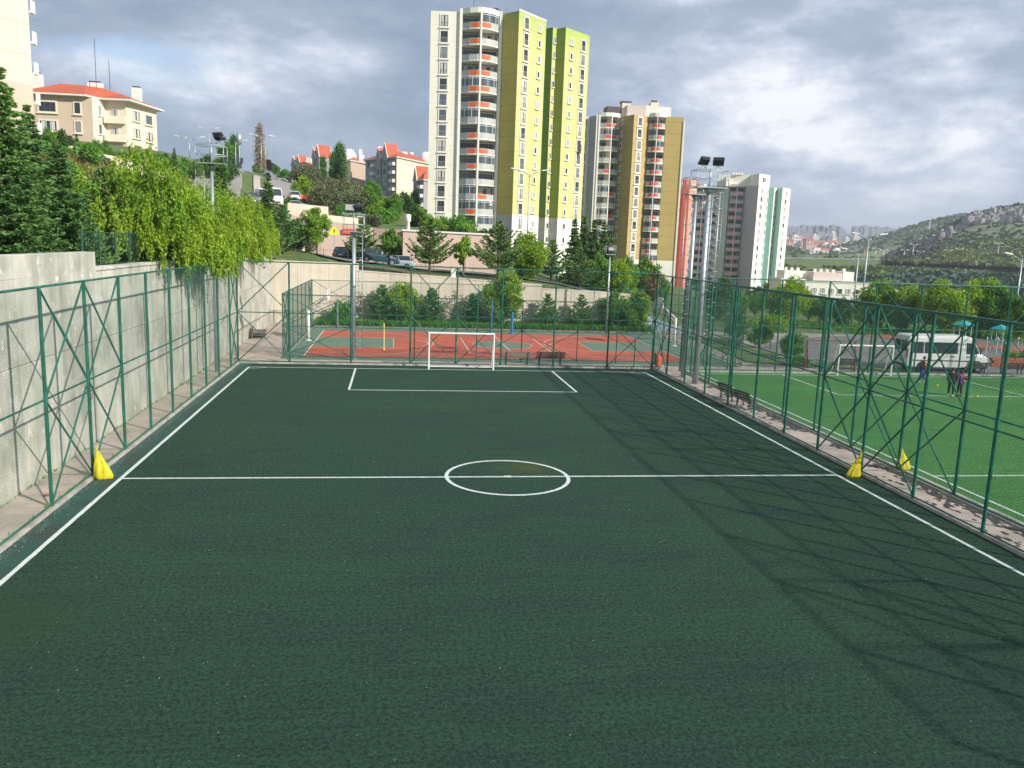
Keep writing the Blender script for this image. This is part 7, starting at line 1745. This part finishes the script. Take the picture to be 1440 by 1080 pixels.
# dark grey slope on the left flank of the rocky hill
leftr, LV, ln_, lm_ = ridge('left_far_rise', [(566.29, 1300.00, 10.21), (608.49, 1300.00, 19.72), (615.20, 1250.00, 19.19), (612.21, 1200.00, 13.06), (606.67, 1150.00, 5.27), (624.08, 1150.00, -1.40)], 700, M_hillg, 14, rough=3, nr=24)
ridge('town_slope', [(397.04, 3200.00, 71.84), (932.27, 3100.00, 79.95), (1289.43, 3000.00, 81.62), (1460.11, 3000.00, 77.33), (1604.09, 3000.00, 77.25), (1750.57, 3000.00, 71.80), (1868.84, 3000.00, 70.63), (1989.07, 3000.00, 64.02), (2432.65, 3100.00, 70.59), (3188.87, 3200.00, 81.06)], 1650, mat('distant_slope', (.11, .13, .07), .95, .2, .004, coords='World', col2=(.20, .17, .13), c2s=.006), 22, rough=7, nr=40, plateau=14)
def lumps(name, pts, size, m, seed, h=1.0, tris=5, kind='stuff', leafy=8, jag=.5):
    """many small irregular foliage or rock lumps joined in one object"""
    rs = np.random.RandomState(seed); pts = np.asarray(pts); n = len(pts); Q = []
    for k in range(leafy):
        s = size * rs.uniform(.5, 1.4, n) if np.isscalar(size) else size * rs.uniform(.7, 1.2, n)
        d = rs.normal(size=(n, 3)); d /= np.linalg.norm(d, axis=1)[:, None]; d[:, 2] = np.abs(d[:, 2]) * h
        c = pts + d * (s * .45)[:, None]
        a = rs.normal(size=(n, 3)); a /= np.linalg.norm(a, axis=1)[:, None]; b_ = np.cross(a, rs.normal(size=(n, 3))); b_ /= np.linalg.norm(b_, axis=1)[:, None]
        a *= (s * .5)[:, None]; b_ *= (s * .42)[:, None]
        Q.append(np.stack([c - a, c + b_, c + a * rs.uniform(.6, 1.2, n)[:, None], c - b_], 1))
    V = np.concatenate(Q).reshape(-1, 3)
    o = link(quads_mesh(name, V, len(V) // 4, m), name); o['kind'] = kind; return o
L_far = leafmat('far_shrub', (.085, .13, .05), .35, .1); L_far2 = leafmat('far_wood', (.085, .15, .04), .45, .2, (.14, .18, .055)); L_blue = leafmat('blue_pine_wood', (.055, .105, .07), .35, .1); L_ter = leafmat('terrace_green', (.16, .21, .06), .4, .2, (.11, .15, .05))
def on_ridge(V, n1, n2, cnt, rs, lo=.0, hi=.72, ulo=0, uhi=1, mask=None):
    out = []
    V = np.array(V).reshape(n1, n2, 3)
    while len(out) < cnt:
        u = rs.uniform(ulo, uhi) * (n1 - 1); s = rs.uniform(lo, hi) * (n2 - 1); i, j = int(u), int(s); fu, fs = u - i, s - j; i2, j2 = min(i + 1, n1 - 1), min(j + 1, n2 - 1)
        p = (V[i, j] * (1 - fu) + V[i2, j] * fu) * (1 - fs) + (V[i, j2] * (1 - fu) + V[i2, j2] * fu) * fs
        if mask and not mask(p): continue
        out.append(p)
    return out
rs = np.random.RandomState(5)
ms_ = lambda f, t: (lambda p: mn.noise(Vector((p[0] * f, p[1] * f, 3.3))) > t)
lumps('hillside_shrubs', on_ridge(FV, fn, fm, 1000, rs, .05, .74, mask=ms_(.012, -.1)), 4.5, L_far, 1)
lumps('hillside_shrubs', on_ridge(NV, nn_, nm_, 1000, rs, .02, .74, mask=ms_(.02, -.1)), 3.0, L_far, 2)
lumps('hillside_shrubs', on_ridge(LV, ln_, lm_, 500, rs, .05, .72), 5.0, L_far, 7)
crest = on_ridge(NV, nn_, nm_, 260, rs, .66, .73, .25, 1); lumps('crest_trees', crest, 6.5, L_far, 3, h=1.4)
crest = on_ridge(FV, fn, fm, 260, rs, .67, .72, .1, .8); lumps('crest_trees', crest, 8.5, L_far, 4, h=1.2)
# rock outcrops on the near hill: angular blocks
M_rock = mat('grey_rock', (.30, .29, .265), .9, .3, .15, .6, 2, coords='World', col2=(.14, .12, .115), c2s=.12)
b = MB()
rp = on_ridge(NV, nn_, nm_, 520, rs, .30, .66, .22, .80, mask=ms_(.016, .10))
for p in rp:
    s = rng.uniform(1.5, 5.5); n = rng.randint(5, 7); rgA = [(p[0] + s * rng.uniform(.6, 1.2) * math.cos(k * 6.28 / n), p[1] + s * rng.uniform(.6, 1.2) * math.sin(k * 6.28 / n)) for k in range(n)]
    zt = s * rng.uniform(.7, 1.6); o_ = len(b.v)
    b.v += [(x, y, p[2] - 2) for x, y in rgA] + [(p[0] + (x - p[0]) * rng.uniform(.45, .85), p[1] + (y - p[1]) * rng.uniform(.45, .85), p[2] + zt * rng.uniform(.7, 1.1)) for x, y in rgA]
    for i in range(n): j = (i + 1) % n; b.f.append((o_ + i, o_ + j, o_ + n + j, o_ + n + i)); b.m.append(0); b.s.append(False)
    b.f.append(tuple(o_ + n + i for i in range(n))); b.m.append(0); b.s.append(False)
b.build('rock_outcrops', M_rock, kind='stuff')
M_dkflank = mat('dark_flank_lumps', (.085, .082, .080), .95, .2, .05, coords='World')  # even dark grey for the lumps on the left flank
SL = on_ridge(NV, nn_, nm_, 3800, rs, .06, .64, .0, .30); lumps('dark_flank_lumps', SL, 4.5, M_dkflank, 6, h=.3, leafy=3)
lumps('hill_foot_scrub', on_ridge(NV, nn_, nm_, 2600, rs, 0, .26), 3.0, L_ter, 17, h=.8, leafy=5)
# embankment woods below the highway
def field(n, x0, x1, y0, y1, rs, f=.02, thr=-1, seed=0):
    out = []
    while len(out) < n:
        x, y = rs.uniform(x0, x1), rs.uniform(y0, y1)
        if mn.noise(Vector((x * f, y * f, seed))) < thr: continue
        if mn and x > y * 1.05: continue
        out.append((x, y))
    A = np.array(out); return np.column_stack([A, hts(A[:, 0], A[:, 1])])
lumps('embankment_wood', field(5200, 150, 520, 300, 455, rs, .015, -.15), 2.6, L_far2, 8, h=1.3, leafy=7)
lumps('embankment_scrub', field(5200, 120, 520, 395, 466, rs, .03, -.1, 4), 2.4, L_ter, 9, h=.8, leafy=5)
pin = [p for p in field(2600, 150, 400, 330, 400, rs, .01, -.2, 9)]
lumps('blue_pine_wood', pin, 4.5, L_blue, 10, h=1.6, leafy=8)
lumps('valley_trees', field(900, 120, 330, 215, 300, rs, .03, 0, 2), 5.0, L_far2, 11, h=1.5, leafy=22)
lumps('roadside_trees', field(90, 200, 520, 532, 545, rs), 4.0, L_far2, 12, h=1.3, leafy=14)
# highway guard rail and lamps
b = MB()
for k in range(60):
    x = 150 + k * 7.5; z = bankz(x) + .1; b.box((x, 503.8, z), (x + .2, 504, z + .9)); b.box((x, 503.9, z + .7), (x + 7.5, 504.0, z + 1.0))
g = b.build('guard_rail', M_galv); tag(g, 'pale guard rail along the distant highway', 'guard rail')
HL = [((351.41, 515.00, 16.77), 0), ((374.61, 560.00, 13.23), 0), ((395.04, 600.00, 11.22), 0), ((366.78, 530.00, 12.38), 1), ((395.15, 540.00, 14.19), 0), ((406.88, 545.00, 15.52), 1), ((410.09, 540.00, 13.70), 0), ((410.03, 510.00, 19.33), 0), ((451.94, 560.00, 14.82), 0), ((301.89, 520.00, 15.94), 0), ((352.30, 560.00, 13.48), 0), ((346.01, 540.00, 12.51), 0), ((331.42, 540.00, 13.97), 1)]
hz0 = 6.0
M_ochre = mat('ochre_pole', (.45, .28, .10), .6)
for i, (q, k) in enumerate(HL):
    t = empty('street_lamp', (q[0], q[1], hz0), 0, 'distant highway lamp post on the road below the hills', 'street lamp', 'highway lamps'); h = max(4, q[2] - hz0)
    b = MB(); b.tube((0, 0, -2), (0, 0, h), .28, .18, 6); b.path([(0, 0, h - .3), (1.6, 0, h + .3), (2.4, 0, h + .3)], .12, 5); b.path([(0, 0, h - .3), (-1.6, 0, h + .3), (-2.4, 0, h + .3)], .12, 5); b.build('pole', M_galv if not k else M_ochre, t)
    b = MB(); b.box((1.6, -.3, h + .2), (3.2, .3, h + .5)); b.box((-3.2, -.3, h + .2), (-1.6, .3, h + .5)); b.build('lamp_head', M_white, t)
q = (402.72, 512.00, 11.49); t = empty('road_sign', (q[0], q[1], 7), 0, 'green and white highway sign pair at the foot of the rocky hill', 'sign')
h = q[2] - 7; M_sgrn = mat('sign_green', (.02, .30, .12), .5)
for s in (-2.1, 2.1):
    b = MB(); b.box((s - 1.7, -.1, h - 1.2), (s + 1.7, 0, h + 1.6)); p_ = b.build('sign_panel', M_white, t)
    b = MB(); b.box((s - 1.7, -.13, h - 1.2), (s + 1.7, -.11, h + .1)); b.build('green_field', M_sgrn, p_); rod('post', (s, .1, -2), (s, .1, h - 1.2), .12, M_galv, t, 6)
for nm, q, hh in (('slim white tower mast on the far green hill', (795.64, 1150.00, 55.53), 30), ('lattice pylon on the crest behind the rocky hill', (756.63, 1000.00, 71.77), 17)):
    t = empty('pylon', (q[0], q[1], q[2] - hh * .75), 0, nm, 'pylon'); b = MB()
    for s in (-1, 1): b.tube((s * 2.0, 0, -6), (0, 0, hh), .30, .15, 5)
    for k in range(5): b.tube((-1.8 + k * .35, 0, k * hh / 5), (1.45 - k * .35 + .35, 0, (k + 1) * hh / 5), .15, n=4)
    b.tube((-3, 0, hh * .9), (3, 0, hh * .9), .2, n=5); b.build('lattice', M_white if 'white' in nm else M_galv, t)
# distant town
M_c1 = mat('town_grey', (.24, .26, .30), .9, .1, .02, coords='World'); M_c2 = mat('town_pink', (.60, .34, .26), .9, .1, .02, coords='World'); M_c3 = mat('town_white', (.66, .62, .56), .9, .1, .02, coords='World')
M_twin = mat('town_window', (.06, .06, .07), .5)
def townblock(x, y, z, w, d_, h, m, label, group, roof=False, rz=0):
    t = empty('town_building', (x, y, z), rz, label, 'building', group)
    b = MB(); b.box((-w / 2, 0, -12), (w / 2, d_, h)); b.build('wall', m, t)
    n = max(2, int(w / 6)); fl = max(2, int(h / 7)); b = MB()
    for i in range(n):
        for k in range(fl):
            if 0 <= h * (k + .5) / fl: b.box((-w / 2 + w * (i + .28) / n, -.25, h * (k + .3) / fl), (-w / 2 + w * (i + .72) / n, -.02, h * (k + .72) / fl))
    b.build('windows', M_twin, t)['kind'] = 'stuff'
    b = MB()
    if roof: b.add([(-w / 2 - 1, -1, h), (w / 2 + 1, -1, h), (w / 2 + 1, d_ + 1, h), (-w / 2 - 1, d_ + 1, h), (-w / 2, d_ / 2, h + 3), (w / 2, d_ / 2, h + 3)], [(0, 1, 5, 4), (2, 3, 4, 5), (1, 2, 5), (3, 0, 4), (3, 2, 1, 0)])
    else: b.box((-w * .2, d_ * .3, h), (w * .15, d_ * .7, h + 3.5))
    b.build('roof', M_tile if roof else m, t)
TW = [(1235, 2500, 92.9, 48.8, 22, 0), (1256, 2500, 91.5, 49.5, 18, 0), (1273, 2500, 90.0, 50.1, 13, 0), (1292, 2500, 97.3, 50.8, 20, 0), (1304, 2500, 95.5, 51.3, 13, 0), (1321, 2500, 94.0, 51.9, 20, 0), (1337, 2500, 96.8, 52.5, 36, 0), (1354, 2500, 97.5, 53.1, 31, 0), (1367, 2500, 91.3, 53.5, 16, 0), (1395, 2500, 101.2, 54.5, 27, 0), (1410, 2500, 97.3, 55.0, 23, 0), (1428, 2500, 86.9, 55.6, 14, 0), (1449, 2500, 74.2, 56.4, 16, 0), (1471, 2500, 99.6, 57.2, 22, 0), (1485, 2500, 98.0, 57.7, 18, 0), (1504, 2500, 103.2, 58.4, 31, 0), (1525, 2500, 99.4, 59.1, 23, 0), (1544, 2500, 102.4, 59.8, 20, 0), (1562, 2500, 98.6, 60.5, 18, 0), (1581, 2500, 101.6, 61.2, 22, 0), (1609, 2500, 95.9, 62.1, 22, 0), (1631, 2500, 96.7, 62.9, 20, 0), (1382, 2500, 87.4, 54.0, 18, 0), (1595, 2500, 88.6, 61.6, 16, 0), (1217, 2281, 63.8, 41.8, 20, 2), (1413, 2400, 70.5, 48.5, 19, 2), (1228, 2303, 56.9, 34.9, 24, 0), (1259, 2251, 60.1, 38.1, 14, 2), (1321, 2371, 77.1, 55.1, 14, 2), (1196, 2381, 59.6, 37.6, 16, 2), (1441, 2357, 66.7, 44.7, 25, 0), (1478, 2412, 73.5, 51.5, 14, 0), (1148, 2248, 67.6, 45.6, 26, 0), (1425, 2293, 66.3, 44.3, 24, 2), (1284, 2329, 65.8, 43.8, 25, 2), (1455, 2262, 80.8, 58.8, 20, 2), (1258, 2412, 60.5, 38.5, 25, 2), (1197, 2339, 61.5, 39.5, 26, 0), (1290, 2388, 75.2, 53.2, 26, 0), (1318, 2397, 76.3, 54.3, 12, 0), (1370, 2210, 63.8, 41.8, 21, 0), (1290, 2321, 66.0, 44.0, 25, 0), (1308, 2268, 59.7, 37.7, 13, 2), (1404, 2414, 64.3, 42.3, 16, 0), (1242, 2391, 73.8, 51.8, 16, 0), (1474, 2301, 76.1, 54.1, 19, 2), (1413, 2223, 68.5, 46.5, 26, 2), (1270, 2357, 64.6, 42.6, 25, 0), (1517, 2321, 75.4, 53.4, 12, 0), (1496, 2283, 77.8, 55.8, 20, 0), (844, 1686, 39.3, 26.3, 25, 2), (934, 1696, 34.0, 21.0, 23, 1), (982, 1683, 27.5, 14.5, 23, 2), (921, 1803, 45.5, 32.5, 28, 2), (944, 1809, 40.4, 27.4, 14, 1), (952, 1822, 42.7, 29.7, 18, 1), (858, 1539, 25.8, 12.8, 24, 2), (1015, 1824, 35.4, 22.4, 29, 1), (974, 1854, 36.4, 23.4, 21, 1), (1066, 1883, 36.8, 23.8, 19, 1), (1051, 1831, 30.0, 17.0, 15, 2), (937, 1707, 32.6, 19.6, 28, 1), (878, 1668, 36.5, 23.5, 21, 1), (954, 1877, 50.2, 37.2, 28, 1), (976, 1787, 26.2, 13.2, 15, 1), (977, 1708, 24.6, 11.6, 19, 2), (1063, 1843, 21.8, 8.8, 30, 1), (1058, 1861, 35.9, 22.9, 25, 1), (1000, 1731, 20.3, 7.3, 14, 1), (901, 1765, 43.2, 30.2, 22, 1), (774, 1545, 33.3, 20.3, 16, 1), (905, 1588, 31.5, 18.5, 16, 1), (954, 1869, 38.0, 25.0, 27, 1), (896, 1660, 31.8, 18.8, 26, 1), (867, 1669, 36.5, 23.5, 22, 1), (873, 1518, 21.0, 8.0, 15, 1), (899, 1534, 18.1, 5.1, 22, 2), (842, 1654, 44.3, 31.3, 20, 2), (861, 1632, 38.6, 25.6, 16, 1), (860, 1532, 28.4, 15.4, 17, 2), (922, 1717, 32.0, 19.0, 24, 1), (910, 1649, 31.0, 18.0, 22, 2), (899, 1684, 31.7, 18.7, 18, 2), (933, 1670, 34.8, 21.8, 21, 1), (756, 1280, 15.1, 5.1, 27, 1), (705, 1288, 10.6, 0.6, 26, 2), (727, 1247, 12.2, 2.2, 23, 2), (699, 1195, 11.7, 1.7, 18, 1), (609, 1120, 14.3, 4.3, 28, 2), (743, 1270, 15.0, 5.0, 14, 2), (744, 1290, 10.7, 0.7, 23, 2), (653, 1202, 9.7, -0.3, 25, 2), (691, 1211, 15.9, 5.9, 23, 2), (715, 1300, 15.8, 5.8, 24, 1), (677, 1179, 11.0, 1.0, 20, 1), (764, 1293, 13.7, 3.7, 20, 2), (741, 1249, 14.7, 4.7, 17, 2), (734, 1285, 12.6, 2.6, 25, 2), (651, 1130, 9.9, -0.1, 16, 2), (731, 1290, 11.4, 1.4, 23, 2)]
for (x, y, zt, zb, w, k) in TW:
    townblock(x, y, zb, w, 16, max(6, zt - zb), [M_c1, M_c2, M_c3][k], ['hazy grey high-rise in the distant town', 'pinkish block in the lower part of the distant town', 'whitish building in the distant town'][k], ['grey high-rises of the distant town', 'pinkish blocks of the distant town', 'whitish buildings of the distant town'][k], roof=(k == 1))

# ------------------------------------------------------------------ haze
hb = MB(); hb.box((-1560, -85, -20), (3450, 4250, 190))
M_haze = bpy.data.materials.new('haze'); M_haze.use_nodes = True; nt = M_haze.node_tree; nt.nodes.remove(nt.nodes['Principled BSDF'])
pv = nt.nodes.new('ShaderNodeVolumePrincipled'); pv.inputs['Color'].default_value = (.80, .88, 1.0, 1); pv.inputs['Density'].default_value = 0.0002; pv.inputs['Anisotropy'].default_value = .1
nt.links.new(pv.outputs[0], nt.nodes['Material Output'].inputs['Volume'])
hb.build('haze', M_haze, kind='stuff')
# drop prototypes that were never planted
for o in list(bpy.data.objects):
    if o.parent is None and o.type == 'EMPTY' and o.location.z < -400:
        for c in list(o.children_recursive): bpy.data.objects.remove(c)
        bpy.data.objects.remove(o)
